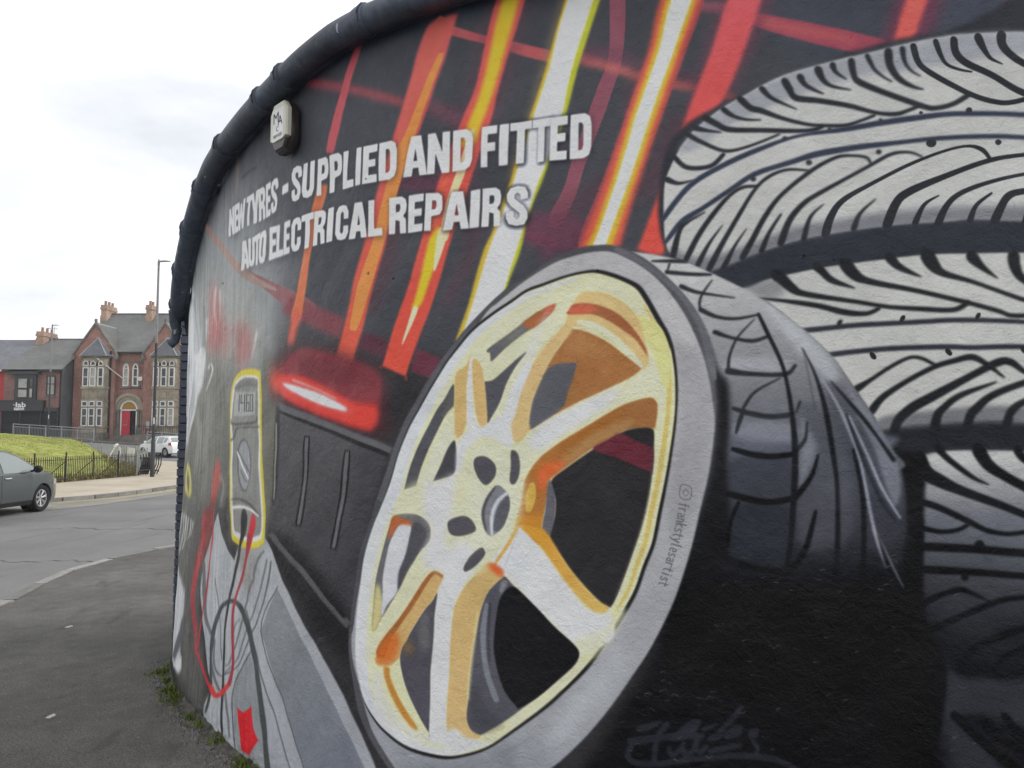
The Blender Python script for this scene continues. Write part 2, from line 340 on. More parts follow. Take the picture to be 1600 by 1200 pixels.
# [outline kind, paint, opacity, spray softness, fade, outlines...]
MURAL = [
[1,"#404249",0.75,44.7,None,[3023,3900,6978,3234,6924,2164,5341,2184,4278,2021,3098,2293,1864,3151]],  # upper ground coat, lightened: pale sky veil put into the colour
[1,"#393d48",0.6,33.8,None,[5546,3552,6978,3234,6955,2767,5788,2933]],  # bluish veil painted over the upper right
[1,"#7c7f82",0.95,126.9,None,[897,3152,1723,3185,2181,3195,2634,3079,3084,2630,3141,2288,3034,2099,2952,1902,2393,1849,2052,1387,1579,1193,897,1599,897,2563]],
[1,"#858882",0.8,113.1,None,[925,2706,2561,2613,2950,2241,2894,2068,2255,2005,1414,1875,897,2088]],
[1,"#5f5f59",0.92,79.3,None,[897,2131,1961,2183,2400,2054,2410,1663,2349,1328,2150,1277,1579,1193,911,1326]],
[1,"#56564f",0.8,26.3,None,[2875,2111,3052,2031,3057,1634,3002,1304,2936,1366]],
[1,"#85867f",0.5,42.8,None,[1766,2053,1693,2033,1875,1822,1799,1537,1845,1525,1897,1537,1998,1819,1866,2030]],
[1,"#4b4a48",1,40.9,None,[897,1124,1569,1234,2074,1233,2009,916,1923,593,2126,257,2220,26,1800,60,1369,108,1355,485]],
[1,"#5c5b57",0.9,105.9,None,[897,1412,1409,1438,1579,1193,1441,839,897,664]],
[1,"#5b5a53",0.9,28.8,None,[2896,2040,3111,1994,3119,1830,3072,1635,3043,1372,2972,1302]],
[1,"#a9acb0",0.9,31.2,None,[1150,2905,1449,2625,1721,2253,1831,2210,1742,2075,1520,1890,1184,1609,911,1657,911,1887,897,2275,925,2706]],
[1,"#c6c8ca",0.9,11.3,None,[1106,2826,950,2847,1414,2495,1639,2209,1651,2207,1660,2208,1472,2489,1210,2801]],
[1,"#c6c8ca",0.9,18.2,None,[1120,2638,897,2663,1314,2238,1222,1881,1049,1654,1091,1652,1129,1654,1309,1878,1418,2228,1241,2611]],
[1,"#c6c8ca",0.9,27.8,None,[1058,2456,918,2466,949,2080,897,1843,897,1843,897,1843,1153,2067,1169,2435]],
[1,"#c6c8ca",0.9,8.7,None,[1414,2221,1512,2213,1757,2255,1779,2199,1621,2041,1629,2037,1641,2038,1819,2194,1755,2271,1407,2237]],
[1,"#c6c8ca",0.9,10.7,None,[1638,2050,1577,2044,1440,1832,1239,1655,1258,1653,1282,1655,1519,1828,1681,2035]],
[1,"#c6c8ca",0.9,7.1,None,[1893,2122,1925,2122,1953,2148,1986,2101,1848,1987,1853,1984,1863,1985,2011,2098,1975,2153,1883,2131]],
[1,"#6f7276",0.7,13.3,None,[1345,2647,1294,2648,1550,2304,1530,2045,1542,2042,1554,2044,1596,2300,1402,2632]],
[1,"#6f7276",0.7,16.6,None,[1409,2059,1356,2056,1303,1834,1321,1831,1341,1833,1452,2049]],
[1,"#6f7276",0.7,9.7,None,[1722,2548,1696,2545,1825,2194,1834,2191,1841,2193,1752,2538]],
[1,"#6f7276",0.7,32.1,None,[1148,2259,1016,2265,897,1944,909,1936,1024,1934,1228,2245]],
[1,"#bfc1c3",0.8,14.0,None,[1515,2220,1776,2248,1804,2146,1715,1993,1551,1992]],
[1,"#5b5c5a",0.7,33.2,None,[1454,1676,1322,1654,1511,1443,1474,1227,1521,1222,1569,1233,1654,1448,1576,1659]],
[1,"#8c8e8c",0.6,28.6,None,[1605,1887,1524,1871,1675,1658,1610,1490,1637,1483,1670,1490,1776,1659,1694,1869]],
[1,"#c3b853",0.85,10.6,None,[1328,1504,1251,1495,1143,1404,1254,1306,1496,1285,1519,1392,1441,1483,1389,1487,1346,1479,1438,1387,1413,1285,1374,1316,1304,1411,1381,1497]],
[1,"#b3b5b6",0.8,18.4,None,[1034,1149,866,1131,897,966,897,794,897,794,897,794,989,980,1098,1151]],
[1,"#b3b5b6",0.8,9.4,None,[1229,1153,1189,1146,1137,997,986,842,1021,845,1053,851,1197,1004,1262,1152]],
[1,"#b3b5b6",0.8,7.2,None,[1350,1151,1321,1145,1276,1013,1169,898,1185,899,1203,902,1319,1017,1375,1149]],
[1,"#b3b5b6",0.8,6.1,None,[1447,1146,1423,1141,1380,1025,1282,944,1292,943,1307,946,1415,1028,1467,1144]],
[1,"#b3b5b6",0.8,5.0,None,[1549,1143,1530,1138,1491,1037,1403,989,1409,988,1422,990,1518,1039,1566,1141]],
[1,"#b3b5b6",0.8,4.6,None,[1617,1136,1599,1132,1561,1045,1479,1028,1475,1026,1487,1026,1585,1046,1631,1134]],
[1,"#2a313d",0.95,17.0,None,[911,2563,1388,2950,1763,3154,2122,3251,2565,3341,2899,3440,3294,3457,3506,3486,3801,3487,4005,3481,4328,3477,4695,3461,5121,3439,5122,3592,4266,3753,3732,3689,2961,3669,1982,3539,897,3052]],  # navy strip under the gutter, with the gutter's soft shade painted in
[0,"#393d48",0.95,25.0,None,[6128,3261,6556,3152,6544,2870,6119,2979]],  # same painted veil carried into the top right corner
[1,"#7a4350",1.0,0.8,None,[5033,3440,5001,3418,4994,3171,4934,3017,4843,2788,4802,2666,4743,2560,4756,2521,4796,2529,4857,2638,4898,2761,4993,2986,5049,3151,5062,3401]],
[1,"#5e3243",0.85,12.6,None,[4659,2581,4813,2567,4903,2516,4946,2456,4868,2414,4742,2427,4642,2484]],
[1,"#653144",0.6,11.2,None,[4613,2516,4629,2484,4735,2444,4701,2415,4709,2386,4739,2392,4771,2469,4645,2527]],
[1,"#8c3f48",0.95,9.2,None,[3277,3500,3312,3463,3688,3310,4004,3171,4031,3177,4014,3203,3699,3345,3324,3502]],
[1,"#6b3e4c",0.8,15.0,None,[4082,3178,4102,3135,4223,3067,4308,3013,4355,3017,4339,3061,4251,3116,4128,3183]],
[1,"#a04a4d",1.0,1.6,None,[4211,3474,4228,3445,4446,3340,4574,3275,4733,3201,4763,3212,4745,3245,4586,3317,4456,3372,4241,3481]],
[1,"#a8534f",0.95,7.7,None,[4860,3190,4875,3161,4985,3112,5116,3043,5136,3049,5127,3071,4996,3145,4886,3199]],
[1,"#63394a",0.55,13.8,None,[4824,3214,4858,3172,5010,3140,5117,3075,5147,3080,5136,3112,5023,3193,4861,3239]],
[1,"#a5524c",0.95,7.2,None,[5216,3017,5230,2995,5310,2970,5326,2979,5315,2998,5235,3028]],
[1,"#57303f",0.5,11.5,None,[5200,3050,5222,3011,5316,2974,5350,2991,5328,3029,5234,3067]],
[1,"#8a4238",0.8,5.5,None,[5420,2933,5428,2917,5465,2904,5476,2909,5469,2921,5434,2940]],
[1,"#7c4652",0.9,7.1,None,[5327,3290,5344,3266,5450,3240,5467,3252,5452,3273,5347,3305]],
[1,"#8b3c4b",1.0,1.2,None,[5520,3202,5534,3173,5660,3102,5824,3022,5967,2973,5992,2987,5977,3019,5839,3090,5675,3162,5544,3213]],
[1,"#a94f4c",0.8,7.9,None,[5548,3192,5558,3173,5686,3112,5850,3044,5859,3049,5853,3061,5691,3134,5564,3199]],
[1,"#53303f",0.85,9.5,None,[3976,2832,4017,2786,4230,2736,4270,2757,4236,2796,4025,2854]],
[1,"#7a4d50",1.0,2.0,None,[2594,2633,2601,2622,2978,2438,3299,2288,3420,2291,3389,2359,3056,2484,2623,2631]],
[0,"#70373f",0.95,10.4,None,[3217,2404,3662,2244,3636,2147,3473,2203,3096,2340]],
[0,"#522b38",0.95,6.2,None,[3804,2169,3948,2118,3926,2039,3754,2096]],
[0,"#5e2b39",0.95,5.5,None,[4116,2073,4252,2017,4193,1938,4082,1975]],
[1,"#4c2a34",0.5,12.0,None,[4960,2559,5049,2548,5035,2427,4933,2427]],
[1,"#8a7068",1.0,1.8,None,[1706,3103,1696,3090,2133,2824,2574,2591,3011,2459,3031,2460,3024,2470,2652,2617,2237,2829,1771,3085]],
[1,"#9a7b6c",0.4,14.2,None,[2418,3376,2389,3375,2400,3139,2424,3125,2448,3126,2448,3357]],
[1,"#56303b",0.45,16.1,None,[4885,3426,4841,3414,4777,3217,4676,2971,4690,2938,4723,2946,4833,3186,4907,3378]],
[1,"#56303b",0.45,14.9,None,[5128,3074,5076,3056,5049,2931,5068,2890,5106,2904,5156,3016]],
[1,"#56303b",0.45,15.4,None,[4760,2560,4827,2536,4958,2604,5035,2677,5035,2721,4990,2728,4911,2672,4777,2622]],
[1,"#56303b",0.45,14.6,None,[5109,2586,5152,2595,5210,2713,5260,2854,5248,2885,5220,2876,5161,2741,5095,2631]],
[1,"#56303b",0.45,20.4,None,[4005,2732,3937,2711,3871,2458,3802,2290,3830,2248,3884,2263,3968,2427,4047,2674]],
[1,"#56303b",0.45,17.6,None,[4421,2717,4376,2692,4353,2455,4250,2278,4263,2243,4303,2251,4419,2432,4456,2673]],
[1,"#9c5552",0.65,34.1,None,[1961,2648,1838,2626,1917,2474,1841,2280,1970,2227,2113,2246,2179,2439,2110,2592]],
[1,"#9c5552",0.65,34.8,None,[2406,2352,2389,2290,2500,2247,2420,2158,2520,2096,2671,2115,2744,2230,2595,2323]],
[1,"#9c5552",0.65,47.4,None,[2043,2460,1927,2420,2091,2241,2274,2194,2370,2236,2230,2405]],
[1,"#b4b5b4",0.7,11.1,None,[2024,2630,1993,2627,1986,2505,2082,2372,2090,2369,2095,2371,2023,2501,2052,2617]],
[1,"#b4b5b4",0.7,10.7,None,[2139,2592,2111,2588,2134,2406,2141,2403,2148,2404,2166,2580]],
[1,"#b4b5b4",0.7,7.7,None,[2782,2265,2761,2262,2718,2123,2722,2121,2727,2122,2797,2255]],
[1,"#b4b5b4",0.7,12.5,None,[1859,2448,1823,2445,1811,2320,1819,2317,1828,2318,1889,2435]],
[1,"#a94850",1.0,3.2,None,[3737,3534,3708,3533,3599,3328,3505,3094,3531,3063,3571,3068,3656,3302,3752,3510]],
[1,"#b9623c",1.0,3.7,None,[3472,2917,3423,2910,3328,2657,3265,2420,3215,2301,3252,2270,3303,2282,3345,2403,3398,2637,3503,2882]],
[1,"#b8503f",1,11.8,None,[3281,2325,3232,2316,3174,2177,3199,2155,3238,2164,3311,2297]],
[1,"#b9504f",1.0,4.4,[[4234,3474],[3675,2054],"#c04a35"],[4148,3487,4060,3259,3970,3029,3875,2809,3788,2574,3722,2408,3662,2210,3599,2059,3599,2059,3721,2028,3721,2028,3779,2165,3850,2363,3934,2585,4014,2827,4113,3018,4236,3288,4321,3502,4321,3502,4268,3511]],
[1,"#c37a3a",1.0,2.5,None,[4223,3353,4192,3349,4067,3121,3954,2882,3853,2604,3750,2382,3700,2206,3720,2182,3752,2192,3832,2357,3919,2580,4027,2851,4128,3090,4237,3323]],
[1,"#b85349",1.0,1.8,None,[4247,3506,4199,3501,4081,3264,3997,3026,4007,3009,4026,3013,4148,3228,4269,3459]],
[1,"#803a49",0.0,15.5,None,[5414,3336,5390,3332,5306,3153,5196,2878,5205,2855,5227,2861,5338,3133,5423,3308]],
[1,"#5c3342",0.35,18.9,None,[4605,3601,4488,3571,4322,3055,4179,2779,4236,2660,4363,2687,4505,2968,4669,3477]],
[1,"#b94a48",1.0,3.9,[[4580,3495],[3984,1980],"#c54434"],[4526,3542,4460,3354,4399,3152,4327,3008,4233,2811,4142,2561,4056,2346,3978,2172,3911,2006,3911,2006,4054,1954,4054,1954,4143,2155,4220,2330,4304,2562,4400,2799,4476,2993,4512,3128,4565,3275,4652,3510,4652,3510]],
[1,"#c9a325",1,7.0,None,[4550,3536,4485,3326,4430,3145,4359,2983,4324,2923,4324,2923,4400,2914,4437,3001,4491,3132,4550,3297,4623,3517,4623,3517]],
[1,"#d2b889",1.0,2.3,None,[4396,2981,4384,2977,4322,2834,4280,2721,4232,2554,4250,2528,4277,2539,4318,2707,4365,2816,4403,2969]],
[1,"#c9a81f",1,5.6,None,[4241,2584,4181,2545,4127,2384,4082,2254,4093,2242,4128,2261,4169,2341,4222,2473]],
[1,"#d3bb92",1.0,2.2,None,[4253,2582,4225,2571,4209,2501,4196,2411,4201,2404,4209,2407,4248,2488,4270,2556]],
[1,"#c5612f",0.6,7.4,None,[4327,2937,4316,2935,4232,2740,4192,2578,4199,2569,4209,2573,4248,2734,4332,2927]],
[1,"#d6bb96",1.0,2.5,None,[4105,2257,4087,2252,4061,2186,4030,2102,4033,2098,4037,2100,4084,2178,4114,2242]],
[1,"#7a6a4a",0.6,11.1,None,[4816,3471,4799,3466,4698,3148,4566,2772,4576,2754,4594,2760,4724,3135,4825,3452]],
[1,"#b5992f",1.0,3.2,None,[4823,3467,4725,3160,4654,2980,4591,2796,4571,2735,4533,2645,4486,2523,4444,2437,4378,2240,4316,2099,4316,2099,4354,2092,4463,2328,4580,2633,4722,3034,4861,3457]],
[1,"#a3a528",1.0,2.6,None,[4914,3444,4805,3096,4721,2797,4637,2626,4522,2323,4522,2323,4539,2264,4574,2329,4620,2445,4651,2572,4710,2700,4740,2779,4818,2976,4864,3131,4970,3430,4970,3430]],
[1,"#cfd2da",1.0,3.5,None,[4839,3462,4742,3157,4671,2977,4609,2793,4588,2733,4551,2643,4504,2521,4457,2398,4403,2248,4347,2108,4347,2108,4522,2244,4551,2300,4591,2422,4620,2507,4659,2610,4693,2702,4727,2781,4796,2967,4837,3137,4941,3437,4941,3437]],
[1,"#823c45",1.0,1.5,None,[5326,3400,5246,3380,5153,3151,5051,2896,4965,2681,4865,2448,4908,2354,5000,2387,5083,2621,5175,2828,5275,3081,5361,3309]],
[1,"#c04c3c",1.0,7.0,None,[5218,3370,5149,3154,5083,2967,5013,2778,4961,2639,4876,2438,4876,2418,5030,2417,5030,2417,5074,2558,5127,2706,5177,2841,5227,2980,5277,3118,5360,3336,5360,3336]],
[1,"#bb9a2c",1.0,4.4,None,[5237,3365,5169,3150,5108,2982,5077,2900,5038,2781,4997,2662,4929,2488,4902,2425,5000,2420,5000,2420,5020,2478,5097,2678,5140,2795,5183,2912,5216,3002,5263,3131,5342,3340,5342,3340]],
[1,"#d0d1d8",1.0,3.6,None,[5254,3361,5189,3146,5128,2978,5097,2897,5058,2778,5017,2659,4949,2485,4925,2423,4972,2423,4972,2423,4993,2481,5075,2681,5118,2799,5161,2915,5194,3006,5244,3135,5323,3345,5323,3345]],
[1,"#6d3445",0.5,15.2,None,[5555,3370,5445,3344,5315,2975,5188,2623,5213,2556,5275,2576,5438,2902,5600,3242]],
[1,"#b94a50",1.0,4.2,[[5507,3272],[5158,2438],"#cc4237"],[5461,3312,5384,3106,5322,2963,5243,2757,5172,2577,5114,2431,5104,2395,5205,2380,5222,2600,5271,2739,5333,2813,5427,2929,5502,3092,5572,3286,5572,3286]],
[1,"#692f44",0.8,14.9,None,[6096,3222,6019,3203,5947,3016,5974,2929,6045,2949,6125,3127]],
[1,"#c85049",1.0,5.0,None,[6035,3178,5980,3017,5972,2987,6029,2976,6037,3009,6095,3164,6095,3164]],
[1,"#60304a",0.8,12.4,None,[6345,3120,6318,3111,6273,2976,6282,2947,6305,2955,6356,3085]],
[1,"#cc4d47",1.0,3.1,None,[6355,3102,6312,2983,6308,2961,6359,2942,6412,3089,6412,3089]],
[1,"#4b2228",0.7,23.5,None,[3034,2099,3303,2143,3675,2078,3927,1971,3953,1812,3893,1700,3045,1865]],
[1,"#762c33",1,9.5,None,[3080,2049,3303,2124,3628,2069,3856,1992,3913,1926,3903,1813,3869,1734,3587,1790,3185,1887,3003,1967]],
[1,"#5f252e",0.8,18.8,None,[3305,2095,3629,2051,3849,1975,3874,1911,3583,1940,3308,2000]],
[1,"#c02e28",1,9.4,None,[2994,1981,3111,2007,3308,1990,3584,1903,3751,1839,3895,1830,3895,1830,3865,1723,3865,1723,3771,1735,3485,1791,3185,1880]],
[1,"#d0382c",0.8,12.8,None,[3634,1848,3883,1819,3869,1740,3682,1770]],
[1,"#b8523f",0.7,22.5,None,[2961,2030,3081,2029,3114,1928,3005,1920]],
[1,"#c8403a",0.8,10.3,None,[3054,1984,3246,1981,3481,1938,3716,1834,3717,1787,3484,1822,3185,1887]],
[1,"#d8d2d6",1,4.7,None,[3120,1961,3182,1958,3399,1917,3575,1868,3694,1817,3625,1819,3429,1860,3223,1921]],
[1,"#d8a09c",0.9,3.1,None,[3225,1977,3230,1970,3424,1924,3602,1870,3609,1871,3606,1875,3429,1931,3237,1979]],
[1,"#47464a",1.0,5.9,[[3489,1700],[3615,970],"#323236"],[3074,1871,3074,1871,3956,1658,3956,1658,3934,1588,3854,1361,3795,1132,3754,820,3701,879,3408,1031,3040,1194,3043,1372,3054,1700]],
[1,"#353438",0.8,18.6,None,[3775,1556,3956,1644,3899,1419,3787,1104,3745,833,3700,896,3733,1211]],
[1,"#555458",1.0,2.8,None,[3071,1851,3092,1829,3580,1721,3949,1624,3975,1633,3963,1653,3598,1750,3116,1859]],
[1,"#1f1f22",1.0,2.1,None,[3085,1824,3093,1815,3585,1704,3936,1610,3954,1615,3946,1628,3594,1720,3103,1827]],
[1,"#1c1c1f",0.9,19.9,None,[2976,1193,2966,1090,3326,943,3648,709,3797,713,3825,812,3529,1051,3196,1206]],
[1,"#4a494d",1.0,3.5,None,[3032,1194,3031,1173,3387,1019,3692,851,3726,854,3728,876,3428,1044,3079,1197]],
[1,"#1c1c1f",1.0,2.5,None,[3143,1174,3142,1163,3451,1026,3681,883,3700,884,3702,896,3473,1039,3167,1176]],
[1,"#151517",1.0,2.4,None,[3375,1694,3344,1679,3329,1484,3291,1277,3318,1262,3350,1278,3387,1483,3402,1677]],
[1,"#56565a",1.0,2.1,None,[3374,1686,3359,1679,3345,1484,3307,1278,3319,1271,3334,1278,3372,1483,3388,1678]],
[1,"#151517",1.0,2.0,None,[3702,1628,3675,1614,3645,1409,3585,1196,3607,1179,3637,1194,3694,1407,3724,1611]],
[1,"#56565a",1.0,1.8,None,[3701,1621,3686,1613,3657,1409,3599,1195,3609,1187,3624,1195,3682,1408,3713,1612]],
[1,"#2b2b2c",0.9,5.0,None,[3077,1843,3051,1832,3045,1569,3029,1366,3050,1357,3073,1367,3092,1569,3101,1830]],
[1,"#77776f",1.0,2.5,None,[3066,1757,3057,1753,3053,1569,3043,1379,3050,1376,3057,1380,3069,1569,3075,1752]],
[1,"#94979a",1.0,4.0,[[2677,1072],[3453,191],"#878a90"],[2221,1244,2372,1124,2530,1006,2530,1006,2634,1109,2957,1176,2957,1176,3060,1109,3193,970,3575,660,3723,523,3930,273,4043,81,2968,-265,2124,-1,2207,233,2107,364,1944,709,1954,897,2074,1040]],
[1,"#7b7876",0.8,22.4,None,[2586,1069,2752,1074,2890,1103,2868,961,2772,847,2607,959]],
[0,"#747779",1.0,2.0,[[3170,907],[3647,215],"#646872"],[3121,935,3121,935,2947,689,2947,689,3189,427,3325,266,3430,127,3517,-73,3973,63,3850,275,3753,382,3565,569,3310,797]],
[0,"#787b7e",1.0,2.8,None,[2817,552,2701,437,2606,312,2606,312,2641,102,2718,29,2741,-154,3174,-101,3066,75,2975,350,2909,478]],
[1,"#555759",1.0,1.7,None,[3123,938,3114,935,2939,687,3183,424,3319,264,3442,101,3449,101,3452,105,3330,268,3196,429,2954,691,3127,935]],
[1,"#57595c",1.0,2.2,None,[2821,557,2807,552,2595,310,2631,99,2748,-119,2758,-119,2766,-112,2652,106,2617,314,2827,553]],
[1,"#5d5f61",1.0,2.6,None,[2953,1101,2937,1098,2882,1057,2829,970,2824,940,2750,862,2728,800,2647,640,2588,542,2509,439,2452,410,2451,404,2469,407,2532,440,2612,544,2672,642,2752,802,2774,862,2847,940,2853,971,2905,1056,2957,1094]],
[1,"#5d5f61",1.0,2.6,None,[2990,1059,2979,1055,2914,886,2744,658,2627,482,2457,375,2458,370,2473,374,2646,483,2763,659,2932,887,2998,1056]],
[1,"#5d5f61",1.0,2.5,None,[3043,1054,3031,1048,2963,845,2782,616,2650,454,2438,358,2435,351,2453,354,2670,454,2805,617,2984,846,3053,1049]],
[1,"#5d5f61",1.0,3.5,None,[1966,909,1932,894,2031,612,2159,522,2190,523,2206,536,2090,624,2004,905]],
[1,"#5d5f61",1.0,3.2,None,[2234,856,2226,852,2298,698,2359,528,2385,427,2392,426,2398,430,2373,532,2315,701,2244,855]],
[1,"#5d5f61",1.0,3.1,None,[2200,394,2176,378,2258,287,2363,248,2392,252,2401,264,2308,304,2236,395]],
[1,"#5d5f61",1.0,3.1,None,[2248,511,2231,502,2267,363,2374,328,2472,366,2477,372,2460,370,2390,340,2299,372,2268,510]],
[1,"#5d5f61",1.0,2.7,None,[2476,272,2461,261,2516,179,2573,58,2588,58,2599,67,2546,188,2497,272]],
[1,"#5d5f61",1.0,2.2,None,[2741,761,2733,755,2805,668,2981,461,3153,286,3294,115,3301,115,3305,120,3167,291,2997,467,2825,673,2755,761]],
[1,"#5d5f61",1.0,2.8,None,[2542,580,2554,585,2605,663,2660,697,2659,701,2648,698,2589,663,2535,583]],
[1,"#3e4042",1.0,3.1,None,[2133,62,2154,72,2224,207,2235,291,2237,466,2273,589,2363,694,2439,739,2523,763,2600,763,2678,725,2779,634,2888,490,2953,343,3005,183,3051,41,3100,-127,3138,-128,3167,-101,3113,63,3062,202,3012,360,2942,506,2838,651,2739,744,2651,787,2524,788,2396,749,2299,692,2201,580,2176,454,2187,280,2176,198,2118,65]],
[1,"#2f3032",1.0,3.3,None,[2611,1071,2587,1063,2513,895,2443,742,2422,577,2408,432,2418,258,2436,36,2457,35,2477,48,2455,267,2440,439,2454,583,2481,746,2549,898,2627,1065]],
[1,"#813436",0.9,23.0,None,[1928,1229,2074,1233,2063,1116,1973,962,1787,787,1747,660,1657,726,1719,857,1864,1056]],
[1,"#96343a",1.0,5.2,None,[1936,1206,1903,1196,1856,1017,1671,751,1683,629,1805,472,1862,363,1882,363,1898,371,1843,480,1752,641,1774,763,1917,1021,1963,1199]],
[1,"#9a3238",1.0,4.2,None,[2115,1240,2101,1235,2115,1045,2054,808,1967,582,1860,356,1879,353,1903,363,1999,587,2085,811,2141,1047,2128,1237]],
[1,"#9b3236",1.0,4.0,None,[1864,901,1847,896,1759,682,1859,463,1875,463,1888,470,1792,688,1878,898]],
[1,"#a52c33",1.0,4.0,None,[1872,371,1860,361,2020,282,2172,214,2208,219,2221,233,2061,296,1900,373]],
[1,"#b93030",1.0,3.4,None,[2188,233,2172,211,2262,183,2430,237,2557,328,2551,341,2510,329,2383,245,2310,223,2245,241]],
[1,"#8c2c34",1.0,3.2,None,[2738,1079,2716,1071,2633,913,2545,770,2535,599,2561,446,2504,323,2529,317,2563,334,2600,454,2570,606,2585,774,2671,915,2752,1072]],
[1,"#bb1f26",1.0,2.4,None,[2675,236,2675,236,2778,240,2778,240,2868,293,2868,293,2903,193,2955,148,2955,148,2859,46,2859,46,2763,43,2763,43,2726,127]],
[0,"#a9abad",1.0,16.3,None,[897,751,1215,719,1455,660,1468,494,1430,395,1317,196,1456,338,1467,137,1078,145,897,190,897,391,897,549,897,664]],
[1,"#4a4d54",1.0,11.6,None,[1487,511,1479,343,1269,158,1069,152,1296,344]],
[1,"#b0b2b3",1.0,9.5,None,[724,83,1335,167,1512,260,1491,139,1222,112]],
[1,"#9a4d47",1,8.3,None,[2143,1545,2211,1539,2247,1453,2145,1315,2066,1290,2061,1426]],
[1,"#7a3636",0.8,15.8,None,[2125,1325,2077,1313,1999,1190,1954,1028,2015,1016,2081,1039,2103,1194,2158,1313]],
[1,"#8b8c8a",0.6,14.6,None,[2224,1468,2193,1445,2282,1399,2229,1285,2261,1274,2304,1286,2373,1404,2299,1462]],
[1,"#4a4b4b",0.7,4.8,None,[2295,1459,2285,1454,2329,1394,2290,1306,2300,1303,2314,1307,2353,1395,2310,1457]],
[1,"#353536",1.0,3.9,None,[2228,1243,2216,1235,2315,1117,2509,1009,2523,1008,2529,1014,2425,1139,2252,1241]],
[1,"#6b6a62",0.6,19.9,None,[2346,1704,2341,1888,2368,1999,2468,2061,2707,2067,2844,2051,2897,2010,2922,1724,2971,1441,2995,1180,2914,1115,2685,1083,2511,1092,2427,1144,2375,1411]],
[1,"#b7a62c",1.0,4.0,None,[2394,1704,2390,1886,2416,1997,2513,2058,2668,2069,2809,2053,2864,2012,2889,1724,2939,1439,2965,1177,2881,1112,2723,1088,2553,1097,2472,1149,2422,1413]],
[1,"#b9bbb0",1.0,3.2,None,[2412,1704,2413,1885,2440,1988,2537,2031,2680,2033,2793,2019,2840,1982,2864,1724,2911,1438,2932,1193,2853,1139,2730,1123,2580,1131,2492,1165,2445,1415]],
[1,"#72726f",1.0,3.2,None,[2446,1704,2443,1877,2475,1972,2559,2015,2681,2019,2794,2005,2823,1969,2842,1724,2887,1437,2907,1211,2834,1164,2727,1150,2598,1161,2522,1189,2473,1416]],
[1,"#666664",0.8,5.6,None,[2453,1965,2538,2005,2795,1998,2815,1955,2665,1970]],
[0,"#8b8c8a",1.0,3.3,None,[2465,1950,2465,1950,2799,1932,2799,1932,2797,1811,2797,1811,2466,1806,2466,1806]],
[1,"#505153",0.9,3.2,None,[2487,1970,2501,1967,2665,1977,2796,1967,2805,1969,2797,1974,2662,1984,2494,1974]],
[1,"#424345",1.0,3.2,None,[2418,1792,2411,1788,2442,1761,2661,1758,2815,1768,2833,1795,2827,1799,2816,1797,2802,1777,2657,1770,2451,1771,2432,1790]],
[1,"#454648",1.0,2.9,None,[2405,1668,2424,1668,2497,1691,2525,1730,2602,1739,2846,1741,2854,1745,2845,1748,2599,1747,2507,1735,2476,1695,2406,1673]],
[1,"#3c3e42",1.0,1.5,None,[2549,1930,2543,1928,2546,1883,2553,1880,2560,1882,2556,1928]],
[1,"#3c3e42",1.0,1.5,None,[2553,1885,2546,1883,2549,1837,2557,1835,2563,1837,2560,1882]],
[1,"#3c3e42",1.0,1.5,None,[2576,1929,2569,1927,2573,1882,2580,1879,2586,1881,2583,1927]],
[1,"#3c3e42",1.0,1.5,None,[2573,1882,2580,1879,2631,1878,2637,1880,2631,1882,2579,1884]],
[1,"#3c3e42",1.0,1.4,None,[2628,1927,2621,1925,2624,1880,2631,1878,2637,1880,2634,1925]],
[1,"#3c3e42",1.0,1.4,None,[2631,1882,2624,1880,2628,1835,2634,1833,2641,1835,2637,1880]],
[1,"#3c3e42",1.0,1.4,None,[2651,1924,2658,1921,2699,1920,2705,1922,2699,1924,2658,1926]],
[1,"#3c3e42",1.0,1.4,None,[2658,1926,2651,1924,2654,1879,2661,1877,2667,1879,2664,1923]],
[1,"#3c3e42",1.0,1.4,None,[2654,1879,2661,1877,2702,1875,2708,1877,2702,1880,2661,1881]],
[1,"#3c3e42",1.0,1.4,None,[2661,1881,2654,1879,2658,1835,2664,1832,2670,1834,2667,1879]],
[1,"#3c3e42",1.0,1.4,None,[2658,1835,2664,1832,2705,1831,2711,1833,2705,1836,2664,1837]],
[1,"#3c3e42",1.0,1.4,None,[2702,1880,2696,1878,2699,1834,2705,1831,2711,1833,2708,1877]],
[1,"#3c3e42",1.0,1.3,None,[2715,1921,2721,1919,2760,1917,2766,1919,2760,1922,2721,1923]],
[1,"#3c3e42",1.0,1.3,None,[2760,1922,2754,1920,2757,1876,2763,1873,2769,1876,2766,1919]],
[1,"#3c3e42",1.0,1.3,None,[2763,1878,2757,1876,2760,1832,2766,1830,2772,1832,2769,1876]],
[1,"#3c3e42",1.0,1.3,None,[2721,1833,2727,1831,2766,1830,2772,1832,2766,1834,2727,1835]],
[1,"#3c3e42",1.0,1.4,None,[2724,1879,2718,1877,2721,1833,2727,1831,2733,1833,2730,1877]],
[1,"#3c3e42",1.0,1.4,None,[2721,1923,2715,1921,2718,1877,2724,1875,2730,1877,2727,1921]],
[1,"#4e4f51",1.0,3.2,None,[2766,1537,2748,1446,2688,1394,2609,1407,2551,1481,2542,1581,2589,1659,2666,1677,2735,1628]],
[1,"#7f8185",1.0,3.2,None,[2752,1537,2738,1451,2688,1403,2623,1415,2573,1485,2565,1579,2603,1651,2667,1668,2725,1622]],
[1,"#c2c4c6",1.0,3.2,None,[2543,1611,2533,1604,2591,1548,2722,1462,2734,1461,2738,1465,2619,1553,2563,1608]],
[1,"#515357",1.0,2.8,None,[2542,1624,2538,1619,2647,1550,2748,1490,2760,1489,2764,1494,2664,1554,2556,1622]],
[1,"#595b5f",1.0,2.8,None,[2594,1507,2590,1502,2678,1445,2762,1462,2766,1467,2753,1468,2689,1451,2608,1506]],
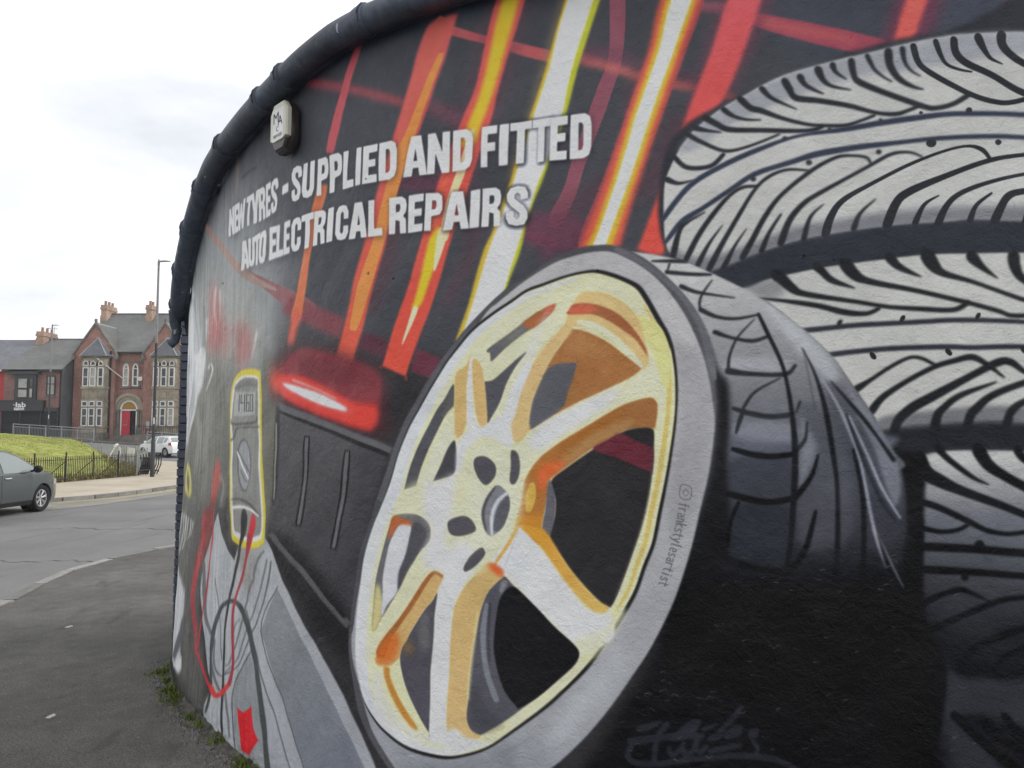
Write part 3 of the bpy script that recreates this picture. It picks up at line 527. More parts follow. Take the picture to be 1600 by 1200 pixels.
[1,"#4a4b4c",1.0,3.1,None,[2464,1336,2475,1333,2607,1338,2738,1321,2867,1271,2885,1272,2887,1279,2762,1333,2617,1352,2475,1340]],
[1,"#bcbcb8",1.0,3.1,None,[2458,1288,2482,1283,2634,1296,2744,1293,2861,1270,2879,1272,2876,1279,2761,1306,2638,1314,2477,1297]],
[1,"#2b2c2d",1.0,3.2,None,[2676,1296,2653,1285,2637,1236,2634,1167,2605,1101,2578,1055,2594,1049,2618,1057,2644,1101,2701,1169,2724,1241,2701,1289]],
[1,"#b0262f",1.0,3.0,None,[2796,1277,2773,1267,2758,1226,2733,1142,2724,1079,2740,1073,2761,1081,2796,1145,2829,1229,2817,1270]],
[1,"#8c2c34",1.0,3.0,None,[2758,1166,2727,1155,2707,1056,2724,1050,2744,1058,2782,1157]],
[1,"#2a2b31",1.0,4.9,None,[5210,2757,5422,2906,5830,3007,6138,3019,6610,2937,6505,567,6036,475,6021,1659,5839,1870,5476,2221,5205,2380]],
[1,"#a8a8a5",1.0,1.5,None,[5257,2750,5291,2794,5324,2827,5417,2888,5498,2921,5578,2954,5664,2975,5830,2993,5870,2994,6026,3005,6138,3006,6228,2995,6350,2971,6482,2936,6609,2897,6584,2329,6327,2366,6189,2390,6118,2390,5969,2393,5853,2388,5733,2381,5650,2369,5565,2350,5491,2330,5411,2286,5321,2303,5228,2364,5205,2414,5199,2506,5203,2627,5221,2685]],
[1,"#7f828b",0.75,6.2,None,[5257,2750,5324,2827,5417,2888,5498,2921,5664,2975,5870,2994,6026,3005,6138,3006,6228,2995,6350,2971,6609,2901,6606,2838,6347,2899,6171,2913,6023,2911,5848,2917,5683,2888,5465,2828,5328,2749]],
[1,"#55575f",0.75,8.7,None,[5219,2396,5321,2346,5492,2371,5651,2418,5855,2436,6009,2440,6155,2436,6329,2415,6586,2368,6584,2326,6189,2382,5969,2385,5733,2372,5565,2341,5411,2272,5252,2338]],
[1,"#a8a8a4",1.0,1.7,None,[5476,2221,5580,2249,5722,2268,5803,2275,5928,2283,6041,2288,6186,2280,6323,2269,6580,2233,6558,1723,6303,1739,6253,1748,6167,1746,6078,1739,5994,1733,5908,1719,5886,1759,5838,1840,5763,1963,5684,2050,5561,2164]],
[1,"#5a5b60",0.85,5.6,None,[5909,1759,6080,1782,6255,1791,6560,1764,6557,1700,6252,1728,6078,1724,5907,1700]],
[1,"#6c6d70",0.8,9.2,None,[5476,2221,5580,2249,5626,2209,5561,2169]],
[1,"#a3a3a1",1.0,1.5,[[6128,1627],[6122,1459],"#62646a"],[6017,1634,6075,1649,6164,1654,6300,1651,6554,1634,6546,1453,6023,1431,6030,1602]],
[1,"#5f626a",1.0,1.6,[[6122,1459],[6109,1092],"#1e1f24"],[6022,1455,6022,1455,6547,1475,6547,1475,6525,997,6525,997,6105,961,6041,1056,6013,1163,6013,1163]],
[1,"#26272c",0.9,6.4,[[6146,1145],[6121,944],"#0e0e11"],[6030,1104,6280,1147,6532,1152,6525,983,6273,963,6111,954,6072,1020]],
[1,"#16161a",0.9,6.3,[[6135,853],[6263,703],"#17171c"],[6100,829,6169,843,6268,825,6518,835,6506,584,6261,647,6165,744]],
[1,"#26282d",1.0,1.0,None,[5283,2814,5287,2801,5339,2764,5422,2719,5500,2723,5609,2754,5611,2759,5607,2761,5498,2733,5424,2732,5345,2778,5296,2816]],
[1,"#26282d",1.0,1.0,None,[5310,2832,5317,2818,5360,2805,5411,2794,5413,2795,5411,2799,5362,2818,5322,2838]],
[1,"#26282d",1.0,0.9,None,[5347,2867,5351,2851,5393,2820,5436,2794,5531,2777,5701,2749,5752,2755,5757,2763,5749,2770,5701,2764,5531,2795,5440,2814,5403,2839,5363,2869]],
[1,"#26282d",1.0,1.0,None,[5413,2890,5416,2875,5449,2847,5496,2827,5549,2818,5551,2820,5549,2823,5497,2837,5456,2860,5427,2890]],
[1,"#26282d",1.0,0.9,None,[5472,2919,5473,2903,5510,2862,5551,2843,5616,2809,5700,2774,5750,2761,5824,2749,5877,2760,5916,2771,5919,2777,5914,2781,5874,2770,5823,2762,5751,2773,5703,2786,5620,2823,5557,2862,5521,2880,5488,2918]],
[1,"#26282d",1.0,0.9,None,[5549,2943,5549,2928,5581,2891,5626,2861,5668,2838,5671,2839,5670,2842,5630,2870,5590,2902,5563,2940]],
[1,"#26282d",1.0,0.9,None,[5628,2960,5623,2944,5640,2907,5666,2869,5743,2847,5843,2811,5922,2777,5981,2762,6020,2770,6051,2780,6054,2788,6047,2792,6017,2782,5980,2777,5924,2790,5847,2827,5746,2866,5674,2889,5660,2918,5644,2952]],
[1,"#26282d",1.0,0.9,None,[5678,2964,5675,2947,5695,2916,5727,2893,5757,2877,5760,2878,5759,2882,5732,2903,5706,2927,5694,2958]],
[1,"#26282d",1.0,0.9,None,[5738,2982,5732,2965,5752,2924,5785,2896,5842,2875,5845,2877,5843,2880,5789,2907,5766,2934,5755,2973]],
[1,"#26282d",1.0,0.9,None,[5787,2987,5781,2973,5796,2945,5830,2916,5833,2916,5833,2920,5805,2953,5800,2979]],
[1,"#26282d",1.0,0.9,None,[5848,2990,5839,2978,5847,2927,5866,2891,5941,2842,6054,2776,6097,2761,6151,2767,6196,2790,6199,2801,6189,2805,6146,2783,6097,2778,6059,2794,5948,2859,5877,2908,5865,2931,5860,2978]],
[1,"#26282d",1.0,0.9,None,[5896,2994,5893,2983,5915,2932,5944,2900,5969,2881,5972,2882,5972,2885,5948,2907,5924,2938,5906,2989]],
[1,"#26282d",1.0,0.9,None,[5963,3002,5952,2989,5957,2936,5985,2884,6026,2851,6062,2838,6064,2839,6063,2843,6032,2863,5999,2897,5979,2942,5976,2988]],
[1,"#26282d",1.0,0.9,None,[6005,2999,5998,2989,6007,2942,6028,2907,6055,2885,6058,2886,6057,2889,6033,2913,6018,2945,6015,2989]],
[1,"#26282d",1.0,0.8,None,[6036,3002,6030,2990,6042,2937,6067,2899,6129,2844,6200,2786,6261,2754,6308,2744,6377,2753,6444,2762,6448,2769,6442,2775,6375,2768,6307,2760,6264,2770,6206,2801,6137,2859,6077,2913,6058,2944,6048,2993]],
[1,"#26282d",1.0,0.8,None,[6102,3003,6097,2991,6112,2942,6132,2907,6169,2883,6202,2870,6204,2871,6203,2875,6172,2891,6138,2915,6124,2947,6112,2995]],
[1,"#26282d",1.0,0.8,None,[6154,3001,6146,2989,6152,2940,6184,2896,6254,2841,6339,2766,6439,2721,6447,2725,6443,2735,6346,2784,6263,2857,6195,2914,6171,2949,6166,2989]],
[1,"#26282d",1.0,0.8,None,[6220,2996,6214,2979,6233,2934,6254,2900,6285,2878,6287,2878,6287,2881,6260,2908,6247,2941,6234,2987]],
[1,"#26282d",1.0,0.8,None,[6287,2991,6275,2977,6279,2936,6306,2893,6351,2851,6472,2755,6481,2758,6479,2770,6360,2868,6319,2909,6300,2944,6300,2975]],
[1,"#26282d",1.0,0.8,None,[6379,2962,6373,2946,6393,2896,6445,2855,6449,2856,6448,2861,6403,2905,6392,2953]],
[1,"#26282d",1.0,1.0,None,[5236,2735,5237,2722,5287,2675,5375,2668,5423,2705,5424,2716,5414,2718,5370,2684,5292,2691,5249,2735]],
[1,"#26282d",1.0,1.0,None,[5203,2655,5210,2640,5255,2623,5308,2630,5310,2632,5307,2635,5256,2636,5217,2660]],
[1,"#2f3443",1.0,1.0,None,[5192,2495,5204,2496,5253,2556,5308,2610,5399,2654,5511,2694,5618,2727,5701,2737,5824,2733,5942,2737,6056,2736,6165,2730,6339,2699,6597,2633,6604,2639,6598,2649,6340,2715,6166,2747,6055,2756,5940,2757,5822,2751,5700,2749,5614,2740,5504,2712,5391,2672,5297,2627,5238,2570,5190,2507]],
[1,"#2f3443",1.0,1.0,None,[5201,2409,5211,2409,5275,2475,5351,2520,5443,2570,5531,2617,5659,2645,5742,2658,5862,2664,6016,2663,6127,2656,6234,2646,6336,2628,6594,2568,6600,2573,6595,2581,6338,2642,6234,2661,6127,2671,6015,2678,5860,2684,5738,2680,5654,2663,5524,2635,5434,2585,5343,2535,5261,2493,5200,2419]],
[1,"#2c2e33",1.0,0.9,None,[5531,2607,5528,2602,5522,2599,5516,2601,5511,2607,5512,2613,5516,2617,5523,2617,5528,2613]],
[1,"#2c2e33",1.0,0.9,None,[5717,2641,5714,2635,5708,2633,5701,2635,5697,2640,5697,2647,5701,2651,5708,2652,5714,2647]],
[1,"#2c2e33",1.0,0.9,None,[5934,2648,5931,2642,5926,2640,5920,2642,5917,2647,5917,2653,5921,2657,5927,2657,5932,2653]],
[1,"#2c2e33",1.0,0.8,None,[6095,2652,6091,2643,6083,2639,6073,2642,6066,2651,6067,2661,6073,2667,6083,2668,6092,2661]],
[1,"#2c2e33",1.0,0.8,None,[6277,2628,6274,2623,6269,2620,6263,2622,6260,2628,6260,2634,6264,2638,6270,2638,6275,2634]],
[1,"#2c2e33",1.0,0.9,None,[5940,2756,5938,2753,5935,2752,5931,2753,5928,2756,5929,2760,5931,2763,5935,2763,5938,2760]],
[1,"#2c2e33",1.0,0.8,None,[6060,2761,6058,2757,6055,2756,6051,2757,6049,2760,6049,2764,6051,2767,6055,2767,6059,2764]],
[1,"#2c2e33",1.0,0.8,None,[6200,2745,6198,2740,6192,2738,6186,2740,6182,2745,6183,2751,6187,2755,6193,2755,6198,2751]],
[1,"#2c2e33",1.0,0.9,None,[5638,2739,5635,2735,5630,2733,5625,2734,5621,2739,5621,2744,5625,2748,5631,2748,5636,2745]],
[1,"#2c2e33",1.0,0.9,None,[5781,2751,5779,2747,5776,2746,5772,2747,5769,2751,5769,2755,5772,2757,5776,2757,5780,2755]],
[1,"#25272b",1.0,1.0,None,[5230,2352,5244,2359,5265,2447,5294,2477,5348,2506,5349,2509,5346,2511,5288,2486,5250,2456,5222,2367]],
[1,"#25272b",1.0,1.0,None,[5536,2581,5531,2586,5481,2589,5434,2564,5377,2510,5320,2436,5271,2350,5275,2336,5288,2339,5335,2424,5389,2498,5442,2553,5485,2577,5531,2576]],
[1,"#25272b",1.0,1.0,None,[5410,2456,5408,2455,5358,2397,5312,2323,5316,2309,5329,2312,5368,2390,5411,2453]],
[1,"#25272b",1.0,0.9,None,[5705,2615,5702,2619,5634,2632,5572,2616,5522,2575,5466,2494,5410,2407,5352,2306,5356,2290,5371,2294,5425,2397,5478,2484,5531,2566,5578,2605,5636,2622,5701,2612]],
[1,"#25272b",1.0,0.9,None,[5494,2432,5492,2432,5448,2378,5402,2301,5407,2287,5420,2290,5457,2372,5495,2430]],
[1,"#25272b",1.0,0.9,None,[5901,2611,5902,2618,5889,2639,5849,2651,5791,2654,5706,2617,5607,2542,5552,2475,5506,2398,5469,2337,5473,2322,5487,2325,5522,2386,5566,2464,5617,2531,5713,2604,5794,2642,5848,2642,5886,2630,5895,2613]],
[1,"#25272b",1.0,0.9,None,[5612,2471,5607,2471,5565,2413,5535,2352,5540,2339,5552,2343,5576,2405,5613,2466]],
[1,"#25272b",1.0,0.9,None,[6054,2611,6052,2616,6015,2638,5960,2641,5896,2612,5816,2574,5733,2537,5681,2507,5631,2453,5598,2374,5604,2358,5619,2363,5648,2440,5692,2493,5740,2523,5821,2563,5901,2601,5963,2629,6014,2629,6050,2610]],
[1,"#25272b",1.0,0.9,None,[5749,2490,5746,2490,5701,2452,5675,2378,5681,2366,5692,2371,5711,2445,5749,2487]],
[1,"#25272b",1.0,0.8,None,[6247,2574,6247,2582,6225,2618,6180,2633,6106,2624,6011,2596,5894,2547,5803,2503,5760,2448,5741,2391,5749,2372,5766,2380,5781,2434,5814,2487,5899,2534,6015,2585,6108,2615,6180,2624,6219,2605,6240,2575]],
[1,"#25272b",1.0,0.9,None,[5910,2486,5907,2487,5858,2448,5833,2399,5838,2384,5850,2389,5867,2440,5910,2483]],
[1,"#25272b",1.0,0.8,None,[6472,2574,6467,2580,6335,2586,6244,2582,6120,2550,6005,2512,5961,2475,5930,2403,5937,2383,5955,2389,5982,2457,6015,2488,6125,2532,6247,2567,6335,2573,6468,2569]],
[1,"#25272b",1.0,0.8,None,[6097,2478,6094,2479,6050,2457,6018,2401,6022,2387,6034,2390,6058,2448,6096,2475]],
[1,"#25272b",1.0,0.8,None,[6470,2518,6465,2524,6332,2522,6227,2508,6154,2485,6113,2451,6083,2395,6087,2378,6102,2382,6126,2437,6160,2470,6230,2495,6333,2511,6466,2513]],
[1,"#25272b",1.0,0.8,None,[6245,2468,6241,2470,6197,2439,6174,2391,6179,2378,6190,2382,6206,2430,6245,2464]],
[1,"#25272b",1.0,0.8,None,[6471,2463,6463,2472,6330,2472,6284,2463,6258,2426,6238,2382,6243,2363,6259,2368,6277,2411,6295,2442,6331,2452,6464,2453]],
[1,"#25272b",1.0,0.8,None,[6399,2453,6396,2454,6345,2421,6323,2370,6327,2357,6338,2362,6353,2412,6399,2448]],
[1,"#292c34",1.0,2.7,None,[5228,2359,5343,2292,5491,2325,5650,2362,5813,2381,5969,2389,6118,2385,6259,2374,6584,2326,6580,2241,6323,2273,6186,2285,6041,2292,5928,2287,5803,2279,5722,2273,5580,2253,5476,2221,5388,2274]],
[1,"#202124",1.0,1.0,None,[5574,2276,5576,2247,5597,2228,5638,2191,5685,2173,5845,2138,5945,2114,6035,2101,6127,2093,6169,2114,6172,2124,6163,2129,6125,2109,6036,2117,5947,2128,5848,2152,5689,2192,5654,2216,5622,2256,5601,2277]],
[1,"#202124",1.0,1.0,None,[5713,2289,5712,2267,5729,2249,5764,2215,5835,2191,5838,2192,5837,2196,5774,2234,5747,2268,5732,2287]],
[1,"#202124",1.0,0.9,None,[5798,2296,5796,2265,5831,2222,5881,2201,5999,2169,6143,2122,6247,2082,6281,2066,6333,2065,6449,2081,6454,2089,6447,2095,6332,2079,6283,2080,6250,2096,6147,2136,6002,2185,5886,2222,5852,2251,5826,2291]],
[1,"#202124",1.0,1.0,None,[5937,2301,5936,2277,5966,2246,6007,2225,6036,2214,6039,2215,6038,2218,6012,2238,5979,2265,5958,2299]],
[1,"#202124",1.0,0.9,None,[6045,2307,6039,2275,6063,2234,6101,2209,6180,2181,6316,2114,6446,2062,6452,2066,6449,2075,6320,2127,6184,2194,6109,2229,6090,2259,6073,2298]],
[1,"#202124",1.0,0.9,None,[6171,2285,6170,2258,6202,2227,6248,2193,6250,2193,6250,2197,6215,2243,6194,2283]],
[1,"#202124",1.0,0.9,None,[6294,2282,6280,2262,6288,2212,6325,2166,6446,2100,6455,2104,6452,2115,6335,2186,6314,2226,6311,2266]],
[1,"#202124",1.0,1.0,None,[5533,2180,5536,2177,5644,2151,5725,2131,5805,2103,5873,2097,5912,2113,5915,2121,5908,2125,5872,2112,5808,2123,5729,2148,5646,2166,5536,2182]],
[1,"#2b2c34",1.0,0.9,None,[5655,2057,5664,2049,5766,2055,5845,2059,5997,2059,6143,2059,6315,2044,6570,2012,6576,2018,6571,2025,6316,2058,6143,2075,5997,2075,5844,2076,5765,2072,5663,2066]],
[1,"#2b2c34",1.0,0.9,None,[5735,1970,5744,1962,5843,1971,5957,1976,6104,1974,6175,1969,6312,1965,6567,1935,6574,1941,6568,1950,6313,1981,6175,1985,6104,1991,5957,1993,5842,1988,5742,1979]],
[1,"#232425",1.0,0.9,None,[5795,2074,5789,2069,5784,2068,5781,2072,5782,2080,5787,2087,5793,2090,5798,2088,5798,2082]],
[1,"#232425",1.0,0.8,None,[5984,2076,5979,2071,5973,2070,5970,2074,5972,2082,5976,2089,5982,2092,5986,2090,5987,2084]],
[1,"#232425",1.0,0.8,None,[6197,2072,6192,2067,6187,2066,6185,2070,6186,2077,6190,2084,6196,2087,6200,2085,6200,2079]],
[1,"#232425",1.0,0.8,None,[5894,1968,5898,1959,5897,1952,5892,1950,5885,1953,5880,1961,5878,1970,5881,1975,5887,1974]],
[1,"#232425",1.0,0.8,None,[6113,1971,6117,1962,6116,1956,6111,1953,6105,1957,6099,1965,6098,1973,6101,1978,6107,1977]],
[1,"#232425",1.0,0.8,None,[6317,1968,6320,1960,6320,1953,6315,1951,6309,1955,6304,1962,6303,1970,6306,1975,6311,1974]],
[1,"#1d1e21",1.0,1.0,None,[6073,1922,6072,1928,6032,1954,5992,1957,5934,1928,5875,1888,5829,1863,5825,1847,5840,1843,5881,1876,5939,1917,5995,1946,6029,1943,6068,1920]],
[1,"#1d1e21",1.0,0.9,None,[6257,1879,6256,1884,6212,1932,6172,1957,6119,1945,6063,1927,5988,1886,5909,1834,5870,1788,5871,1770,5888,1772,5921,1818,5995,1872,6069,1912,6122,1928,6169,1937,6204,1918,6253,1879]],
[1,"#1d1e21",1.0,0.9,None,[6347,1874,6345,1882,6313,1904,6280,1937,6240,1940,6168,1900,6057,1840,5988,1800,5941,1749,5928,1682,5938,1665,5953,1676,5966,1734,6004,1774,6069,1814,6176,1880,6246,1916,6273,1916,6306,1891,6339,1871]],
[1,"#1d1e21",1.0,0.9,None,[6233,1865,6229,1867,6131,1834,6084,1798,6056,1762,6044,1690,6056,1672,6072,1686,6080,1753,6097,1781,6138,1817,6231,1861]],
[1,"#1d1e21",1.0,0.9,None,[6382,1881,6373,1888,6306,1871,6218,1834,6171,1795,6149,1767,6138,1715,6145,1700,6159,1709,6172,1754,6187,1774,6226,1814,6310,1852,6376,1871]],
[1,"#1d1e21",1.0,0.9,None,[6445,1845,6437,1851,6320,1819,6268,1788,6248,1744,6238,1695,6245,1680,6258,1689,6271,1735,6282,1770,6325,1801,6440,1834]],
[1,"#1d1e21",1.0,0.9,None,[6442,1780,6433,1785,6364,1754,6339,1684,6344,1670,6356,1677,6375,1740,6438,1769]],
[1,"#1f2025",0.95,5.6,None,[5907,1708,5994,1725,6078,1731,6167,1736,6253,1736,6557,1711,6555,1647,6300,1657,6164,1658,6075,1653,6017,1634,5947,1634]],
[1,"#121316",1.0,1.0,None,[6062,1669,6060,1651,6079,1628,6104,1604,6157,1562,6201,1545,6203,1546,6202,1549,6164,1574,6115,1618,6092,1642,6077,1667]],
[1,"#121316",1.0,1.0,None,[6169,1673,6163,1645,6192,1595,6240,1561,6297,1527,6419,1468,6432,1474,6427,1489,6308,1552,6254,1586,6215,1621,6193,1667]],
[1,"#121316",1.0,1.0,None,[6276,1663,6274,1644,6303,1609,6391,1558,6400,1562,6398,1572,6314,1627,6292,1662]],
[1,"#121316",1.0,1.0,None,[6013,1650,6003,1629,6012,1566,6063,1535,6119,1513,6223,1475,6289,1448,6417,1393,6427,1399,6423,1411,6296,1468,6231,1498,6130,1541,6081,1572,6047,1597,6031,1639]],
[1,"#121316",1.0,1.0,None,[6007,1490,6013,1477,6065,1459,6138,1423,6187,1399,6239,1390,6291,1397,6422,1426,6427,1434,6421,1439,6290,1410,6241,1404,6192,1414,6146,1440,6073,1478,6019,1497]],
[1,"#121316",1.0,1.0,None,[6006,1405,6011,1396,6066,1387,6114,1396,6144,1415,6146,1423,6139,1425,6112,1409,6067,1402,6015,1412]],
[1,"#121316",1.0,1.0,None,[6003,1345,6014,1332,6152,1333,6287,1329,6540,1331,6550,1342,6542,1353,6289,1353,6154,1358,6016,1358]],
[1,"#121316",1.0,1.0,None,[6002,1273,6012,1261,6149,1263,6284,1262,6537,1266,6546,1276,6539,1285,6286,1282,6151,1285,6013,1285]],
[1,"#121316",1.0,1.0,None,[5997,1159,6009,1155,6063,1188,6114,1207,6146,1201,6194,1184,6197,1185,6196,1188,6150,1214,6114,1225,6058,1204,6002,1173]],
[1,"#121316",1.0,1.0,None,[6015,1077,6028,1073,6114,1125,6217,1181,6283,1201,6413,1225,6419,1233,6413,1240,6282,1216,6214,1198,6108,1142,6021,1092]],
[1,"#121316",1.0,1.0,None,[6099,962,6114,967,6149,1030,6215,1071,6281,1105,6412,1160,6418,1172,6408,1177,6277,1124,6208,1092,6135,1048,6096,979]],
[1,"#121316",1.0,1.0,None,[6195,964,6206,969,6224,1011,6279,1051,6409,1106,6413,1115,6406,1119,6275,1064,6214,1023,6192,976]],
[1,"#121316",1.0,1.0,None,[6078,839,6077,820,6157,744,6229,691,6318,628,6333,634,6332,651,6244,714,6174,766,6095,842]],
[1,"#121316",1.0,1.0,None,[6154,835,6152,816,6194,773,6260,741,6272,746,6269,758,6207,793,6171,837]],
[1,"#121316",1.0,0.9,None,[6212,853,6212,837,6261,786,6356,745,6369,752,6366,766,6273,807,6227,855]],
[1,"#141518",1.0,0.9,None,[6184,1359,6181,1348,6172,1343,6163,1344,6157,1352,6158,1363,6164,1371,6174,1374,6182,1369]],
[1,"#141518",1.0,0.9,None,[6139,1258,6137,1250,6130,1245,6123,1246,6119,1252,6119,1260,6124,1267,6131,1269,6137,1265]],
[1,"#131316",1.0,4.0,None,[5932,1658,5969,1646,6013,1638,6030,1577,6022,1455,6012,1153,6070,961,6007,661,5880,640,5933,1186,5967,1391,5963,1576]],
[1,"#a6a6a5",1.0,2.0,[[5477,2290],[5530,1678],"#50525a"],[5059,2387,5133,2378,5270,2336,5375,2280,5476,2221,5544,2175,5636,2097,5688,2050,5763,1967,5801,1905,5842,1836,5886,1759,5932,1658,5956,1588,5652,1570,5354,1564,5376,1837,5339,2022,5250,2214,5132,2332]],
[1,"#50535d",1.0,4.9,[[5655,1678],[5648,1376],"#2b2c33"],[5356,1677,5356,1677,5911,1700,5936,1654,5956,1580,5967,1518,5965,1371,5939,1370,5328,1338]],
[1,"#2b2c33",1.0,9.9,[[5648,1387],[5641,1100],"#141417"],[5307,1393,5307,1393,5962,1422,5962,1422,5944,1248,5913,1124,5854,1037,5639,994,5233,973,5235,1108]],
[1,"#33343d",0.5,7.2,None,[5741,1894,5837,1785,5915,1596,5949,1452,5934,1349,5844,1344,5812,1573,5757,1743]],
[1,"#6d7079",0.8,3.6,None,[5819,1845,5886,1755,5936,1646,5959,1555,5942,1472,5914,1533,5883,1658,5836,1764]],
[1,"#aaadb2",0.65,8.9,None,[5553,2161,5688,2041,5781,1915,5753,1881,5702,1939,5642,2008,5593,2077]],
[1,"#46474f",0.7,9.9,None,[5637,1787,5738,1786,5793,1615,5806,1363,5647,1333,5644,1570]],
[1,"#8a8d97",0.5,7.5,None,[5661,1765,5692,1700,5707,1657,5677,1570,5647,1527,5654,1657]],
[1,"#a0a3a9",0.5,6.6,None,[5436,1972,5599,1965,5611,1920,5427,1931]],
[1,"#7f828c",0.55,6.5,None,[5450,1745,5627,1739,5630,1678,5449,1691]],
[1,"#33363e",0.8,5.2,None,[5434,1619,5625,1617,5626,1504,5505,1488,5419,1507]],
[1,"#272a31",0.9,5.2,None,[5418,1445,5613,1456,5604,1258,5437,1273,5403,1320]],
[1,"#17171a",0.95,6.7,None,[5331,2069,5357,2021,5391,1928,5421,1881,5423,1745,5412,1610,5418,1431,5402,1253,5346,1073,5187,946,5259,1199,5340,1518,5375,1768,5368,1905]],
[1,"#26272b",1.0,1.3,None,[5153,2347,5157,2343,5251,2331,5284,2328,5286,2329,5284,2332,5252,2345,5157,2350]],
[1,"#26272b",1.0,1.3,None,[5220,2335,5215,2333,5206,2302,5208,2299,5211,2300,5222,2330]],
[1,"#26272b",1.0,1.3,None,[5202,2302,5208,2294,5297,2279,5366,2274,5370,2278,5366,2283,5298,2293,5209,2308]],
[1,"#26272b",1.0,1.2,None,[5252,2248,5256,2237,5294,2219,5336,2207,5444,2186,5447,2188,5445,2191,5338,2218,5299,2232,5263,2252]],
[1,"#26272b",1.0,1.2,None,[5371,2259,5368,2258,5334,2215,5321,2182,5324,2153,5328,2149,5331,2153,5330,2180,5341,2210,5372,2255]],
[1,"#26272b",1.0,1.2,None,[5322,2156,5326,2145,5384,2117,5452,2107,5527,2118,5529,2122,5526,2125,5452,2118,5387,2130,5333,2160]],
[1,"#26272b",1.0,1.2,None,[5371,2071,5375,2061,5436,2039,5507,2023,5560,2038,5564,2044,5557,2048,5507,2037,5439,2050,5381,2076]],
[1,"#26272b",1.0,1.2,None,[5514,2106,5511,2106,5452,2046,5423,1983,5417,1936,5422,1930,5428,1935,5432,1979,5458,2041,5514,2103]],
[1,"#26272b",1.0,1.2,None,[5411,1928,5421,1915,5496,1907,5612,1902,5648,1932,5649,1941,5641,1942,5609,1917,5497,1923,5424,1938]],
[1,"#26272b",1.0,1.2,None,[5595,1897,5593,1898,5509,1856,5468,1802,5469,1794,5477,1795,5515,1848,5595,1894]],
[1,"#26272b",1.0,1.2,None,[5431,1797,5435,1788,5491,1767,5561,1755,5629,1762,5635,1771,5628,1778,5562,1773,5495,1785,5439,1801]],
[1,"#26272b",1.0,1.2,None,[5474,1795,5467,1792,5451,1756,5440,1710,5443,1705,5449,1708,5466,1751,5477,1788]],
[1,"#101114",1.0,1.2,None,[5427,1653,5433,1643,5506,1621,5571,1618,5630,1626,5637,1636,5629,1643,5571,1637,5510,1641,5437,1658]],
[1,"#101114",1.0,1.2,None,[5409,1496,5416,1484,5503,1463,5568,1462,5627,1475,5635,1487,5624,1494,5567,1482,5507,1485,5421,1504]],
[1,"#101114",1.0,1.2,None,[5394,1274,5399,1263,5498,1233,5595,1230,5604,1238,5597,1247,5502,1252,5405,1280]],
[1,"#101114",1.0,1.2,None,[5451,1469,5444,1466,5416,1400,5401,1321,5406,1313,5414,1319,5427,1397,5454,1462]],
[1,"#26272b",1.0,1.1,None,[5660,1818,5654,1815,5642,1780,5644,1776,5648,1777,5662,1812]],
[1,"#26272b",1.0,1.1,None,[5679,1747,5676,1744,5666,1689,5640,1657,5642,1646,5652,1648,5677,1685,5682,1743]],
[1,"#101114",1.0,1.1,None,[5712,1635,5707,1632,5682,1565,5631,1497,5633,1484,5646,1486,5695,1559,5714,1630]],
[1,"#101114",1.0,1.1,None,[5699,1448,5693,1443,5672,1371,5655,1321,5618,1261,5571,1225,5497,1181,5495,1175,5500,1174,5578,1210,5631,1249,5671,1313,5688,1367,5703,1441]],
[1,"#17181c",1.0,1.0,None,[5528,2127,5525,2119,5553,2049,5593,1954,5612,1875,5624,1765,5628,1656,5623,1526,5610,1358,5596,1268,5568,1148,5542,1039,5548,1030,5558,1037,5586,1146,5614,1265,5628,1357,5643,1526,5648,1657,5640,1767,5624,1877,5605,1958,5565,2055,5535,2123]],
[1,"#17181c",1.0,1.0,None,[5670,1997,5669,1994,5705,1903,5730,1784,5750,1634,5761,1529,5757,1365,5748,1256,5728,1129,5736,1119,5747,1128,5765,1255,5773,1365,5774,1530,5766,1637,5746,1788,5713,1905,5672,1996]],
[1,"#131417",1.0,1.0,None,[5820,1652,5817,1646,5834,1530,5838,1406,5829,1240,5819,1137,5826,1128,5834,1137,5845,1240,5853,1407,5849,1533,5826,1648]],
[1,"#1a1b20",1.0,1.0,None,[5759,1878,5759,1875,5839,1764,5892,1688,5933,1617,5942,1615,5944,1625,5899,1695,5849,1772,5762,1878]],
[1,"#7c7f8a",1.0,1.0,None,[5727,1894,5725,1888,5764,1818,5795,1740,5832,1631,5850,1527,5864,1427,5881,1345,5904,1275,5907,1274,5908,1277,5890,1348,5874,1429,5859,1529,5841,1634,5806,1745,5771,1822,5732,1893]],
[1,"#25262e",1.0,1.0,None,[5804,1768,5801,1762,5842,1624,5892,1488,5932,1423,5940,1422,5941,1431,5902,1494,5853,1629,5809,1765]],
[1,"#868994",1.0,1.0,None,[5812,1763,5810,1758,5860,1631,5898,1526,5949,1434,5953,1433,5954,1437,5906,1531,5867,1634,5815,1761]],
[1,"#7b7e88",1.0,0.9,None,[5874,1390,5873,1386,5899,1320,5950,1214,5954,1213,5955,1218,5909,1326,5878,1389]],
[1,"#1c1d23",1.0,0.9,None,[5886,1373,5885,1370,5914,1259,5943,1200,5951,1198,5953,1207,5927,1266,5888,1372]],
[1,"#3a3c47",0.5,2.5,None,[5674,1992,5671,1988,5682,1917,5703,1786,5707,1783,5709,1787,5688,1918,5677,1989]],
[1,"#0d0d10",0.85,20.2,None,[5211,1038,5347,1139,5499,1162,5663,1165,5858,1180,5969,1169,5999,973,5981,407,4797,162,4996,652,5140,874]],  # airbrushed fade to black, with light falloff painted in
[1,"#0e0e11",0.75,42.3,None,[5236,1186,5436,1223,5644,1227,5841,1261,5955,1289,5986,1130,5962,929,5231,840,5165,989]],  # deepens that fade and its painted falloff
